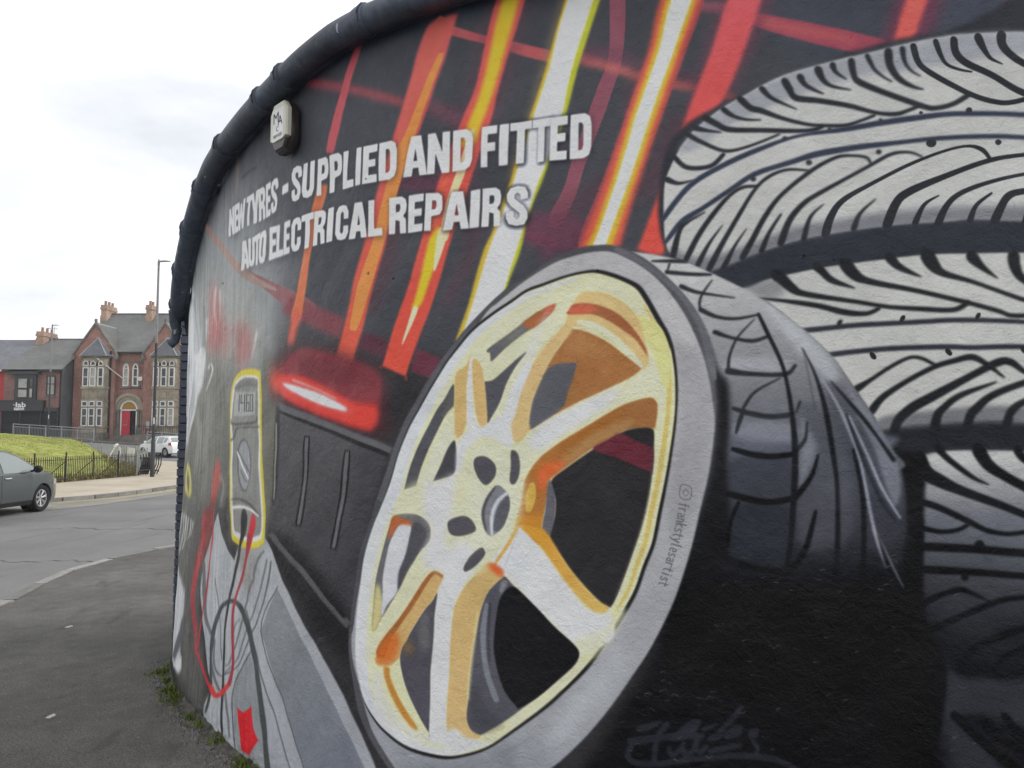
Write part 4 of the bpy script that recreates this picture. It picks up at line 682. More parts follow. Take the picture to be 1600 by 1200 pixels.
[1,"#46464a",1.0,2.0,None,[3929,1488,3993,1644,4063,1783,4173,1933,4297,2074,4403,2174,4539,2280,4648,2333,4747,2390,4855,2423,4959,2430,5025,2415,5084,2387,5147,2343,5213,2279,5273,2208,5318,2130,5348,2040,5369,1947,5376,1837,5372,1745,5359,1632,5342,1537,5314,1427,5283,1300,5235,1152,5193,1054,5127,926,5060,823,4997,729,4923,631,4838,535,4740,440,4587,327,4361,228,4141,232,3988,304,3865,409,3798,514,3747,680,3733,811,3757,1005,3801,1189,3870,1329]],
[1,"#9c9b9d",1.0,1.8,[[5103,1890],[4640,384],"#82848a"],[4439,2171,4522,2239,4636,2313,4747,2370,4828,2393,4933,2405,5019,2389,5127,2320,5203,2242,5258,2162,5299,2082,5332,1994,5355,1901,5365,1825,5372,1745,5359,1632,5342,1537,5314,1427,5283,1300,5235,1152,5193,1054,5127,926,5060,823,4997,729,4923,631,4838,535,4740,444,4587,336,4361,242,4147,249,4008,325,3887,435,3829,558,3772,684,3750,819,3774,990,3818,1163,3863,1292,4010,1534,4214,1862]],
[1,"#4d4d52",1.0,1.5,None,[3894,1373,3918,1382,3954,1462,4020,1606,4098,1747,4206,1895,4321,2034,4426,2137,4425,2156,4404,2156,4286,2059,4166,1916,4057,1763,3982,1617,3919,1469,3882,1390]],
[1,"#414146",1.0,1.6,None,[3744,825,3756,833,3784,1004,3834,1172,3926,1389,3913,1406,3889,1395,3802,1175,3763,1004,3735,832]],
[1,"#57575d",1.0,1.1,None,[5010,2410,5014,2394,5117,2332,5202,2259,5264,2188,5315,2097,5342,1999,5364,1904,5374,1896,5382,1907,5371,2006,5338,2106,5281,2200,5214,2272,5128,2348,5025,2413]],
[1,"#7c7b80",0.5,13.8,None,[5214,2028,5320,2009,5359,1901,5371,1768,5340,1537,5238,1333,5193,1423,5233,1654,5245,1862]],
[1,"#6b6e76",0.6,13.1,None,[4171,365,4417,424,4585,517,4559,345,4361,242,4141,242,4054,314]],
[1,"#a4a7ab",0.6,20.2,None,[4861,770,4973,923,5058,909,4972,739,4797,575,4719,539]],
[1,"#1f1f21",1.0,1.4,None,[3952,1450,4015,1617,4078,1744,4146,1847,4226,1953,4297,2041,4403,2142,4493,2199,4580,2245,4648,2281,4720,2301,4801,2322,4867,2333,4933,2335,4989,2320,5053,2292,5107,2259,5141,2208,5178,2139,5210,2080,5228,2027,5239,1956,5243,1890,5242,1816,5234,1723,5218,1617,5198,1515,5179,1422,5154,1306,5120,1221,5081,1117,5018,1010,4964,931,4899,835,4797,729,4719,656,4585,550,4474,469,4358,418,4267,395,4137,394,4020,416,3917,463,3845,534,3802,635,3787,714,3778,851,3798,1021,3827,1163,3879,1301]],
[1,"#c5c099",1.0,1.4,None,[3973,1449,4035,1612,4097,1736,4164,1837,4241,1941,4309,2027,4411,2128,4497,2186,4581,2232,4647,2268,4716,2288,4794,2310,4858,2322,4920,2324,4974,2309,5037,2282,5091,2248,5125,2197,5162,2128,5195,2069,5213,2016,5224,1946,5228,1881,5227,1808,5218,1717,5203,1613,5183,1513,5163,1421,5139,1308,5105,1225,5066,1123,5003,1018,4951,940,4888,847,4790,741,4715,669,4586,564,4479,483,4368,433,4280,411,4155,411,4039,434,3937,481,3866,553,3824,654,3809,732,3801,866,3820,1031,3848,1170,3900,1304]],
[1,"#b4b7bd",1.0,1.6,None,[4484,498,4477,500,4364,453,4278,434,4157,436,4051,461,3960,508,3901,576,3868,672,3858,747,3855,878,3878,1039,3908,1172,3957,1300,4026,1439,4084,1597,4137,1715,4196,1813,4267,1916,4329,2002,4425,2101,4507,2159,4588,2207,4652,2244,4720,2266,4798,2289,4862,2304,4864,2308,4859,2311,4794,2300,4714,2280,4642,2261,4574,2226,4488,2182,4398,2125,4294,2025,4224,1938,4146,1835,4080,1735,4019,1613,3958,1454,3884,1314,3828,1179,3796,1038,3774,870,3780,733,3795,651,3841,548,3918,475,4025,428,4145,408,4276,412,4368,439,4480,492]],
[1,"#c9c69c",1.0,1.4,None,[4785,789,4779,788,4707,720,4582,618,4479,541,4372,495,4292,477,4177,476,4074,497,3984,542,3925,608,3891,703,3883,777,3884,906,3912,1062,3945,1189,3997,1310,4063,1439,4114,1585,4160,1697,4212,1790,4275,1890,4273,1895,4267,1894,4198,1796,4139,1704,4086,1592,4029,1447,3956,1319,3902,1194,3869,1062,3842,903,3843,771,3853,692,3888,592,3954,518,4052,469,4164,446,4289,446,4379,472,4490,525,4593,607,4715,713,4784,784]],
[1,"#b8a45c",1.0,1.0,None,[5121,2184,5120,2179,5153,2110,5180,2051,5194,2001,5201,1933,5202,1870,5199,1799,5188,1710,5171,1608,5151,1511,5131,1423,5109,1315,5079,1235,5045,1137,4988,1036,4940,959,4882,865,4883,860,4888,862,4950,954,5002,1029,5063,1131,5101,1229,5135,1309,5160,1418,5181,1506,5203,1603,5221,1706,5231,1796,5233,1870,5229,1935,5218,2006,5198,2059,5164,2115,5126,2182]],
[1,"#d3cda0",1.0,1.1,None,[5214,2015,5211,2012,5220,1942,5222,1878,5219,1805,5209,1714,5193,1610,5172,1512,5152,1422,5128,1311,5096,1230,5059,1130,4999,1027,4948,949,4887,856,4789,751,4789,746,4794,746,4893,851,4955,945,5007,1023,5068,1126,5106,1227,5139,1308,5163,1420,5183,1510,5204,1609,5221,1713,5230,1804,5231,1877,5228,1942,5217,2012]],
[1,"#c7b676",1.0,0.9,None,[5098,2148,5096,2131,5122,2062,5158,1985,5184,1885,5200,1873,5212,1889,5213,1997,5185,2094,5115,2145]],
[1,"#c9c6c2",0.6,11.0,None,[3918,682,3973,559,4102,479,4208,469,4103,427,3975,480,3902,585]],
[1,"#a9aca4",0.6,7.2,None,[3950,594,4060,502,4195,476,4195,456,4054,454,3960,524]],
[1,"#47474c",1.0,1.4,None,[4308,1912,4260,1850,4214,1797,4148,1689,4094,1580,4054,1467,4054,1467,4120,1486,4120,1486,4150,1570,4215,1700,4273,1791,4308,1822,4308,1822]],
[1,"#54534f",0.8,5.3,None,[4308,1896,4279,1849,4247,1780,4273,1791,4308,1827]],
[1,"#b4b6b0",0.5,8.9,None,[4294,1668,4249,1594,4191,1491,4151,1506,4216,1646,4280,1753]],
[1,"#3c3c41",1.0,1.4,None,[4309,1679,4275,1642,4243,1572,4208,1507,4208,1507,4257,1520,4301,1534,4320,1561,4323,1608,4319,1647]],
[1,"#535358",1.0,1.3,None,[4464,2038,4481,2058,4580,2115,4653,2162,4708,2192,4768,2213,4768,2213,4752,2181,4708,2144,4636,2107,4551,2050,4487,1998,4481,2032]],
[1,"#6d6c64",0.8,8.1,None,[4511,2062,4580,2110,4642,2153,4670,2136,4580,2079]],
[1,"#98562f",1,3.2,None,[4631,2148,4653,2162,4708,2192,4768,2213,4768,2213,4752,2181,4708,2144,4675,2125,4642,2127]],
[1,"#b5523a",0.9,3.9,None,[4725,2198,4768,2213,4752,2181,4719,2168]],
[1,"#48484e",1.0,1.3,None,[4647,2032,4597,1975,4557,1910,4523,1828,4488,1772,4468,1749,4458,1830,4452,1918,4452,1918,4476,1920,4499,1927,4546,1962,4602,2006]],
[1,"#bfa06a",1.0,2.4,None,[4870,2248,4922,2252,4988,2234,5048,2195,5096,2139,5129,2032,5138,1969,5111,1946,5068,1996,4981,2063,4895,2112,4837,2120,4811,2135,4832,2196]],
[1,"#8d5332",1.0,1.5,None,[4843,2205,4906,2206,4972,2186,5027,2153,5076,2102,5119,2037,5133,1993,5124,2003,5090,2053,5046,2089,4987,2131,4916,2163,4819,2169,4827,2186]],
[1,"#b5533b",0.9,3.8,None,[4843,2203,4901,2203,4942,2183,4906,2168,4824,2171]],
[1,"#c1bf9f",1.0,1.4,None,[4856,2139,4862,2129,4910,2108,4974,2072,5032,2023,5097,1955,5110,1954,5111,1967,5050,2039,4989,2093,4921,2133,4866,2143]],
[1,"#925f33",1.0,1.4,None,[4837,2111,4837,2111,4895,2097,4976,2054,5055,1992,5111,1946,5111,1946,5067,1914,4954,1864,4851,1823,4745,1770,4658,1723,4653,1750,4669,1836,4713,1931,4751,2000,4800,2060]],
[1,"#a06f42",0.6,12.1,None,[4853,2095,4930,2056,5006,1999,4930,1992,4842,2016,4800,2035]],
[1,"#4f4f56",1.0,1.6,None,[4719,1940,4762,1974,4857,1980,4857,1980,4841,1921,4820,1868,4799,1814,4734,1765,4658,1723,4653,1750,4669,1836,4697,1901]],
[1,"#8d6432",0.7,6.1,None,[4831,1897,4852,1896,4836,1828,4809,1808]],
[1,"#b99c68",1.0,2.8,None,[4816,2137,4842,2110,4800,2060,4751,2000,4713,1931,4672,1841,4653,1755,4658,1723,4597,1667,4572,1731,4569,1776,4597,1865,4653,1953,4705,2032,4768,2094]],
[1,"#b4b6ba",0.5,8.0,None,[4752,2202,4719,2128,4681,2028,4642,1948,4614,1893,4597,1929,4653,2055,4708,2154]],
[1,"#b5b8c0",1.0,1.4,None,[4658,1982,4643,1978,4576,1881,4540,1786,4511,1754,4514,1725,4546,1728,4586,1767,4618,1865,4663,1968]],
[1,"#b7995f",1.0,2.2,None,[4314,1944,4336,1970,4367,1990,4391,2037,4376,1931,4374,1805,4356,1710,4316,1695,4312,1806]],
[1,"#c8c79f",1.0,4.2,None,[4397,2031,4446,2037,4475,2012,4476,1996,4455,1971,4428,1961,4404,1988]],
[1,"#b99a62",1.0,1.7,None,[4410,2015,4440,1982,4452,1924,4464,1830,4468,1752,4441,1734,4417,1778,4398,1910,4391,1989]],
[1,"#c0bdb8",1.0,1.4,None,[4388,2014,4384,2011,4372,1911,4371,1804,4375,1738,4403,1721,4423,1745,4401,1805,4399,1909,4393,2010]],
[1,"#b6b9c2",0.95,5.0,None,[4350,1689,4399,1731,4441,1731,4476,1746,4529,1777,4563,1764,4580,1675,4558,1649,4494,1690,4429,1690,4369,1632,4339,1543,4320,1555,4322,1647]],
[1,"#b7bac2",0.85,7.6,None,[4696,1640,4798,1710,4903,1768,5004,1839,5020,1877,4929,1841,4825,1798,4718,1745,4653,1675]],
[1,"#9b612b",1.0,1.5,[[4691,1600],[5102,1795],"#8a5a30"],[4691,1605,4750,1650,4798,1680,4903,1739,5004,1796,5078,1826,5141,1839,5165,1822,5169,1794,5159,1728,5140,1726,5053,1721,4983,1686,4918,1652,4824,1587,4750,1537,4737,1517,4729,1453,4718,1398,4707,1339,4739,1311,4691,1279,4598,1328,4603,1388,4620,1449,4625,1489,4642,1539]],
[1,"#9a7548",0.75,5.9,None,[5077,1759,5004,1743,4902,1695,4824,1636,4772,1582,4850,1612,4953,1676,5065,1728]],
[1,"#8d551f",0.7,6.0,None,[4798,1675,4928,1744,5066,1814,5004,1757,4877,1690,4772,1621]],
[1,"#c4552a",0.9,7.7,None,[4707,1581,4750,1596,4809,1597,4750,1539,4731,1522,4718,1477,4696,1501,4691,1545]],
[1,"#b8953f",1.0,1.4,None,[4671,1516,4657,1507,4639,1463,4639,1412,4651,1398,4666,1409,4683,1458,4681,1504]],
[1,"#b4751f",0.8,7.8,None,[4603,1383,4713,1388,4707,1339,4734,1311,4686,1289,4598,1333]],
[1,"#262527",1.0,1.3,None,[5053,1719,5113,1728,5149,1723,5156,1695,5150,1607,5142,1537,5117,1420,5098,1349,5068,1264,5019,1135,4989,1072,4969,1066,4935,1086,4859,1155,4797,1228,4739,1311,4761,1381,4766,1454,4747,1522,4824,1583,4928,1652,4993,1690]],
[1,"#5f2530",0.95,1.7,None,[4918,1649,4983,1686,5028,1707,5091,1676,5151,1649,5147,1565,5147,1565,5090,1585,5003,1619]],
[1,"#55535a",1.0,1.5,None,[4734,1514,4747,1522,4766,1454,4761,1381,4739,1311,4710,1336,4723,1416]],
[1,"#3f3d40",0.7,1.4,None,[5149,1656,5145,1653,5129,1490,5099,1369,5060,1260,5000,1112,5003,1108,5007,1110,5066,1258,5106,1367,5135,1489,5151,1653]],
[1,"#bcbfc5",1.0,3.8,None,[4614,1344,4664,1302,4723,1242,4807,1147,4879,1063,4939,1040,4979,1048,4998,972,4949,920,4861,877,4838,917,4771,976,4691,1040,4637,1084,4554,1151,4491,1181,4525,1244]],
[1,"#c9c79d",0.9,8.7,None,[4838,926,4879,954,4959,991,5013,1065,5035,1044,4924,882,4861,868]],
[1,"#a9abb0",0.6,12.6,None,[4581,1273,4637,1251,4664,1179,4598,1174,4554,1196]],
[1,"#b98127",1.0,2.7,[[4718,1330],[4925,1057],"#c2994f"],[4614,1344,4707,1339,4739,1311,4797,1228,4859,1155,4935,1086,4974,1066,4969,1047,4939,1038,4889,1061,4823,1124,4755,1205,4686,1284]],
[1,"#b98a3a",1.0,1.2,None,[4601,1340,4590,1336,4557,1275,4498,1185,4499,1178,4507,1180,4572,1268,4605,1330]],
[1,"#4a4952",1.0,1.4,None,[4548,1146,4593,1110,4691,1036,4755,979,4833,921,4858,896,4861,877,4843,842,4771,772,4639,659,4574,606,4502,556,4445,520,4410,526,4380,575,4391,661,4401,782,4412,883,4440,999,4474,1075,4514,1118]],
[1,"#18181b",1.0,1.4,None,[4593,1107,4637,1079,4691,1036,4755,979,4833,921,4861,887,4843,842,4771,772,4692,700,4617,651,4606,654,4556,705,4525,774,4508,845,4504,894,4510,969,4526,1045,4557,1095]],
[1,"#6b6d76",1.0,1.4,None,[4470,1032,4460,1024,4442,925,4450,837,4470,744,4506,665,4522,660,4529,675,4495,753,4473,842,4468,927,4478,1024]],
[1,"#34333a",0.7,2.4,None,[4487,1037,4479,1031,4472,927,4482,817,4488,813,4494,819,4485,929,4493,1031]],
[1,"#7a7b82",0.8,4.0,None,[4556,1132,4539,1125,4527,1087,4531,1078,4542,1083,4563,1118]],
[1,"#3a393f",0.6,11.2,None,[4425,735,4473,619,4557,584,4445,527,4398,558,4402,682]],
[1,"#bbbec7",1.0,2.0,None,[4280,1160,4355,1156,4409,1160,4368,1101,4329,1036,4311,967,4303,844,4293,716,4290,514,4309,468,4221,451,4204,478,4202,600,4203,702,4209,780,4217,858,4225,963,4240,1052]],
[1,"#b3965d",1.0,2.3,[[4439,1137],[4341,548],"#b89a66"],[4479,1196,4548,1153,4514,1118,4474,1075,4440,996,4418,884,4401,782,4391,661,4383,580,4401,534,4451,513,4387,487,4296,491,4291,615,4296,716,4303,870,4314,968,4332,1031,4374,1096,4424,1146]],
[1,"#c44c20",0.95,4.8,None,[4485,1196,4531,1179,4548,1158,4526,1144,4497,1162,4474,1180]],
[1,"#c9c28f",0.6,2.6,None,[4429,985,4423,980,4401,807,4385,655,4390,651,4397,656,4413,808,4434,980]],
[1,"#c1c3cb",0.95,6.6,None,[4296,510,4332,522,4387,497,4445,498,4405,471,4315,444,4266,460]],
[1,"#46444c",1.0,1.6,None,[4237,1052,4225,963,4220,885,4209,780,4203,702,4204,486,4204,486,4154,535,4113,584,4077,640,4055,689,4040,755,4053,810,4113,897,4172,977,4211,1018]],
[1,"#6b6a68",0.55,10.6,None,[4147,914,4186,971,4201,856,4175,801,4141,848]],
[1,"#85612f",0.6,10.9,None,[4060,816,4094,842,4115,803,4081,777]],
[1,"#b1915a",1.0,1.8,None,[4170,1103,4196,1126,4222,1137,4255,1126,4265,1114,4243,1073,4211,1018,4172,977,4113,897,4080,840,4053,804,4033,754,3998,727,3969,717,3909,713,3901,733,3915,773,3958,844,4022,912,4104,1012]],
[1,"#8f562b",1.0,1.5,None,[4263,1119,4258,1128,4212,1138,4161,1092,4093,1001,4018,907,3947,835,3903,770,3919,743,3958,760,3985,824,4041,897,4116,992,4180,1083,4220,1124,4252,1115]],
[1,"#b8571d",0.85,9.4,None,[3915,773,3966,840,4030,860,4032,791,3990,731,3909,718]],
[1,"#a8702a",0.95,2.9,None,[3954,710,3984,709,3992,668,4029,611,4086,548,4148,490,4101,494,4031,554,3979,623,3955,678]],
[1,"#c6c294",0.9,2.5,None,[3998,706,4033,749,4048,688,4099,587,4195,481,4148,498,4079,557,4022,625]],
[1,"#5a595b",1.0,1.7,None,[3970,1302,3991,1347,4034,1363,4084,1368,4139,1361,4180,1336,4194,1305,4188,1257,4141,1211,4108,1166,4074,1121,4019,1029,3970,959,3927,905,3898,857,3875,851,3873,920,3899,1087,3942,1228]],
[1,"#bcb176",0.9,5.9,None,[3908,1055,3940,982,3934,922,3898,852,3871,832,3873,933,3886,1003]],
[1,"#b0b1b7",1.0,2.3,None,[4028,1316,4092,1320,4082,1252,4062,1189,4032,1122,4019,1035,3963,969,3930,922,3936,1009,3937,1091,3958,1180,3979,1245]],
[1,"#a9552a",0.95,3.4,None,[3984,1336,4006,1353,4049,1345,4098,1331,4092,1318,4028,1316,3993,1276,3964,1252]],
[1,"#3f3f45",0.85,2.8,None,[4112,1332,4153,1319,4174,1288,4148,1228,4088,1148,4026,1041,4025,1113,4059,1178,4086,1261]],
[1,"#c6c4a0",0.9,13.2,None,[4405,1648,4494,1669,4569,1649,4614,1609,4631,1524,4625,1424,4592,1333,4525,1249,4445,1163,4373,1142,4348,1181,4298,1254,4265,1331,4296,1437,4351,1556]],
[1,"#b7b9c0",0.85,12.2,None,[4151,1484,4250,1509,4320,1537,4309,1411,4266,1304,4286,1228,4348,1258,4408,1231,4355,1151,4255,1142,4156,1165,4181,1246,4207,1311,4166,1362]],
[1,"#c2c09d",0.7,11.1,None,[4082,1487,4164,1495,4152,1404,4118,1376,3998,1375]],
[1,"#c3aa92",0.45,15.4,None,[4320,1503,4370,1517,4377,1440,4334,1386,4302,1437]],
[1,"#48474d",1.0,1.5,None,[4406,1601,4430,1615,4465,1612,4503,1582,4503,1536,4463,1499,4430,1519,4406,1565]],
[1,"#48474d",1.0,1.4,None,[4580,1642,4603,1629,4613,1584,4606,1534,4586,1505,4566,1518,4572,1578,4572,1624]],
[1,"#48474d",1.0,1.5,None,[4287,1347,4347,1371,4389,1363,4417,1329,4408,1308,4347,1289,4304,1291,4285,1311]],
[1,"#48474d",1.0,1.5,None,[4444,1251,4462,1240,4462,1220,4421,1176,4373,1149,4364,1167,4397,1215]],
[1,"#6d6d73",1.0,1.5,None,[4512,1501,4541,1486,4564,1462,4570,1417,4547,1346,4519,1314,4484,1299,4455,1326,4440,1381,4449,1427,4478,1474]],
[1,"#45454b",1.0,1.3,None,[4502,1493,4498,1492,4455,1435,4443,1376,4464,1320,4468,1319,4470,1322,4455,1377,4466,1431,4503,1489]],
[1,"#aaacb4",1.0,1.3,None,[4561,1474,4551,1474,4505,1439,4481,1379,4487,1307,4493,1302,4499,1308,4498,1378,4520,1431,4560,1465]],
[1,"#4d4d53",1.0,1.4,None,[4558,1459,4570,1417,4547,1351,4519,1319,4499,1328,4504,1379,4524,1425]],
[1,"#26262a",0.25,1.6,None,[4615,1345,4613,1344,4541,1158,4542,1157,4544,1158,4616,1344]],
[2,"#1d1e22",0.55,28.8,None,[2264,3060,2313,3055,2339,3010,2363,2965,2361,3009,2359,3054,2405,3053,2410,2964,2414,2875,2369,2876,2344,2923,2318,2970,2321,2924,2324,2878,2275,2882,2269,2971]],
[2,"#1d1e22",0.55,27.4,None,[2383,3053,2435,3052,2486,3051,2488,3015,2459,3016,2429,3017,2430,2983,2455,2982,2479,2982,2481,2948,2456,2948,2432,2949,2434,2910,2463,2909,2492,2908,2493,2872,2443,2874,2392,2876,2387,2964]],
[2,"#1d1e22",0.55,26.1,None,[2442,3052,2479,3051,2489,3002,2498,2953,2504,2993,2510,3033,2543,3033,2551,2992,2560,2951,2565,3001,2571,3050,2606,3050,2596,2960,2586,2870,2551,2871,2540,2916,2529,2961,2521,2916,2513,2872,2476,2873,2459,2962]],
[2,"#1d1e22",0.55,24.3,None,[2601,3050,2657,3049,2711,3048,2712,3013,2678,3014,2679,2939,2680,2865,2642,2867,2640,2941,2638,3015,2602,3016]],
[2,"#1d1e22",0.55,23.1,None,[2673,3049,2722,3048,2748,2973,2772,3047,2818,3047,2796,2991,2773,2935,2774,2861,2725,2863,2724,2937,2699,2993]],
[2,"#1d1e22",0.55,21.8,None,[2783,3047,2822,3047,2860,3049,2884,3035,2892,3005,2888,2971,2871,2949,2889,2933,2892,2861,2856,2860,2852,2924,2825,2930,2825,2859,2784,2861,2784,2954],[2824,3011,2849,3012,2855,2996,2849,2973,2825,2968]],
[2,"#1d1e22",0.55,20.8,None,[2880,3050,2921,3053,2961,3057,2961,3018,2938,3016,2914,3015,2914,2978,2934,2979,2953,2981,2953,2944,2934,2943,2914,2942,2914,2900,2938,2901,2960,2902,2960,2863,2921,2862,2880,2861,2880,2955]],
[2,"#1d1e22",0.55,19.8,None,[3045,2999,3012,2993,3010,3018,2996,3027,2982,3016,2983,2996,3005,2980,3025,2964,3043,2938,3044,2907,3030,2874,2995,2865,2960,2871,2945,2901,2945,2928,2980,2934,2982,2907,2996,2896,3009,2908,3009,2928,2987,2944,2966,2960,2948,2986,2946,3017,2961,3047,2997,3060,3032,3055,3045,3025]],
[2,"#1d1e22",0.55,18.6,None,[3079,2995,3120,2997,3160,3000,3159,2949,3119,2946,3078,2944]],
[2,"#1d1e22",0.55,17.4,None,[3291,2999,3254,2999,3252,3024,3236,3035,3220,3027,3221,3007,3245,2988,3269,2969,3288,2940,3289,2910,3272,2880,3233,2876,3191,2886,3176,2916,3176,2943,3216,2946,3218,2919,3233,2906,3249,2917,3249,2936,3225,2955,3200,2975,3180,3001,3178,3032,3196,3062,3237,3067,3277,3056,3292,3024]],
[2,"#1d1e22",0.55,16.3,None,[3290,3063,3337,3059,3335,2988,3333,2918,3349,2901,3365,2916,3367,2986,3368,3057,3412,3053,3410,2979,3409,2905,3392,2874,3348,2867,3304,2880,3287,2914,3288,2988]],
[2,"#1d1e22",0.55,15.2,None,[3427,3052,3466,3049,3503,3046,3526,3029,3531,2994,3528,2956,3514,2935,3490,2933,3465,2931,3464,2858,3423,2862,3425,2957],[3467,3013,3490,3009,3496,2989,3489,2965,3466,2965]],
[2,"#1d1e22",0.55,14.3,None,[3530,3044,3571,3041,3611,3038,3635,3021,3641,2987,3638,2949,3623,2927,3597,2925,3571,2923,3569,2851,3526,2854,3528,2949],[3573,3005,3597,3001,3603,2982,3596,2958,3572,2957]],
[2,"#1d1e22",0.55,13.5,None,[3640,3036,3660,3035,3680,3034,3678,2958,3677,2883,3704,2882,3731,2882,3730,2844,3683,2846,3636,2847,3638,2942]],
[2,"#1d1e22",0.55,13.0,None,[3737,3030,3760,3029,3782,3027,3780,2934,3778,2842,3755,2844,3732,2844,3734,2937]],
[2,"#1d1e22",0.55,12.6,None,[3785,3027,3836,3022,3886,3019,3885,2982,3856,2984,3827,2986,3826,2951,3851,2950,3874,2948,3874,2914,3850,2915,3826,2917,3825,2876,3854,2875,3883,2873,3882,2837,3832,2840,3780,2842,3783,2934]],
[2,"#1d1e22",0.55,12.0,None,[3888,3018,3928,3016,3967,3014,3993,2998,4001,2967,4000,2920,3999,2874,3987,2843,3959,2833,3922,2835,3884,2837,3886,2928],[3932,2981,3952,2978,3960,2963,3959,2923,3958,2882,3950,2868,3929,2867,3930,2924]],
[2,"#1d1e22",0.55,11.3,None,[4078,3010,4107,3007,4137,3005,4154,2911,4171,2817,4127,2820,4121,2858,4088,2861,4080,2824,4030,2828,4054,2918],[4105,2952,4116,2890,4093,2892]],
[2,"#1d1e22",0.55,10.9,None,[4167,3002,4209,2999,4228,2951,4247,2903,4248,2949,4249,2995,4290,2992,4288,2900,4285,2808,4245,2811,4226,2860,4207,2910,4206,2862,4205,2814,4162,2817,4165,2910]],
[2,"#1d1e22",0.55,10.4,None,[4298,2991,4335,2988,4371,2985,4396,2968,4403,2937,4402,2891,4401,2846,4390,2816,4363,2804,4329,2806,4294,2808,4296,2899],[4339,2953,4358,2950,4365,2934,4364,2894,4362,2853,4355,2839,4336,2838,4337,2896]],
[2,"#1d1e22",0.55,10.0,None,[4440,2979,4480,2977,4520,2974,4519,2939,4496,2940,4473,2941,4472,2902,4492,2901,4512,2900,4510,2864,4491,2865,4471,2867,4469,2799,4452,2800,4435,2802,4438,2890]],
[2,"#1d1e22",0.55,9.8,None,[4525,2974,4549,2973,4573,2972,4570,2882,4568,2793,4544,2794,4520,2796,4522,2885]],
[2,"#1d1e22",0.55,9.7,None,[4572,2972,4624,2970,4676,2968,4675,2933,4642,2934,4640,2861,4637,2788,4600,2791,4602,2863,4604,2936,4571,2938]],
[2,"#1d1e22",0.55,9.5,None,[4672,2968,4714,2966,4757,2965,4755,2930,4729,2931,4726,2857,4724,2783,4694,2785,4696,2858,4698,2932,4671,2933]],
[2,"#1d1e22",0.55,9.3,None,[4750,2965,4790,2962,4830,2959,4829,2923,4806,2924,4783,2926,4782,2891,4801,2890,4820,2888,4819,2854,4800,2855,4780,2856,4779,2816,4802,2814,4825,2813,4824,2776,4784,2779,4744,2782,4747,2873]],
[2,"#1d1e22",0.55,9.1,None,[4837,2959,4869,2957,4901,2954,4923,2938,4929,2905,4928,2858,4926,2812,4916,2782,4892,2771,4862,2773,4831,2776,4834,2867],[4872,2921,4889,2918,4895,2903,4894,2862,4892,2820,4885,2806,4868,2806,4870,2863]],
[2,"#1d1e22",0.55,25.0,None,[2559,2802,2593,2801,2625,2800,2648,2715,2671,2629,2623,2630,2615,2664,2579,2665,2572,2631,2517,2634,2538,2717],[2592,2750,2608,2693,2583,2694]],
[2,"#1d1e22",0.55,23.6,None,[2638,2800,2684,2798,2685,2735,2686,2672,2702,2657,2717,2670,2716,2733,2716,2796,2759,2796,2760,2729,2760,2661,2745,2633,2703,2627,2659,2638,2641,2667,2640,2733]],
[2,"#1d1e22",0.55,22.4,None,[2732,2795,2785,2800,2835,2806,2836,2770,2803,2768,2804,2694,2805,2620,2768,2623,2767,2693,2766,2764,2732,2763]],
[2,"#1d1e22",0.55,21.4,None,[2828,2800,2862,2807,2895,2802,2916,2769,2916,2711,2917,2654,2895,2621,2863,2617,2830,2624,2807,2656,2806,2711,2806,2766],[2862,2774,2875,2761,2876,2712,2876,2662,2863,2649,2849,2663,2849,2712,2849,2761]],
[2,"#1d1e22",0.55,19.8,None,[2938,2806,2989,2801,3039,2798,3038,2762,3010,2763,2981,2765,2981,2730,3005,2729,3028,2728,3028,2694,3004,2694,2980,2695,2980,2654,3009,2655,3037,2655,3037,2619,2988,2618,2937,2616,2938,2711]],
[2,"#1d1e22",0.55,18.9,None,[3021,2798,3043,2798,3065,2797,3063,2726,3062,2654,3092,2654,3120,2654,3120,2618,3070,2618,3019,2619,3020,2709]],
[2,"#1d1e22",0.55,18.1,None,[3109,2797,3152,2797,3192,2798,3191,2762,3168,2762,3144,2761,3143,2727,3163,2727,3183,2728,3182,2694,3162,2693,3143,2693,3142,2654,3165,2654,3189,2654,3188,2618,3148,2618,3106,2618,3108,2707]],
[2,"#1d1e22",0.55,17.2,None,[3300,2723,3261,2724,3260,2753,3246,2766,3232,2754,3231,2707,3230,2660,3243,2647,3258,2659,3260,2688,3299,2687,3298,2650,3276,2620,3242,2616,3208,2623,3186,2654,3187,2708,3189,2762,3213,2792,3247,2797,3280,2791,3301,2760]],
[2,"#1d1e22",0.55,16.2,None,[3287,2797,3352,2795,3414,2792,3414,2758,3374,2760,3372,2687,3370,2614,3325,2614,3326,2687,3328,2761,3286,2762]],
[2,"#1d1e22",0.55,15.2,None,[3407,2793,3449,2789,3489,2786,3515,2770,3522,2742,3518,2711,3498,2693,3517,2677,3519,2611,3480,2612,3477,2671,3448,2680,3446,2613,3402,2614,3404,2703],[3450,2756,3477,2754,3482,2738,3476,2717,3449,2715]],
[2,"#1d1e22",0.55,14.4,None,[3526,2784,3556,2784,3584,2784,3582,2697,3580,2610,3551,2611,3522,2611,3524,2697]],
[2,"#1d1e22",0.55,13.8,None,[3692,2705,3657,2708,3656,2736,3643,2749,3631,2738,3630,2693,3629,2648,3640,2635,3654,2646,3656,2673,3691,2671,3691,2636,3670,2608,3640,2605,3609,2613,3589,2644,3590,2696,3591,2748,3613,2776,3644,2779,3674,2771,3693,2740]],
[2,"#1d1e22",0.55,13.0,None,[3729,2772,3757,2770,3785,2769,3801,2681,3816,2594,3775,2596,3769,2631,3739,2633,3731,2599,3683,2602,3706,2687],[3754,2719,3765,2661,3744,2662]],
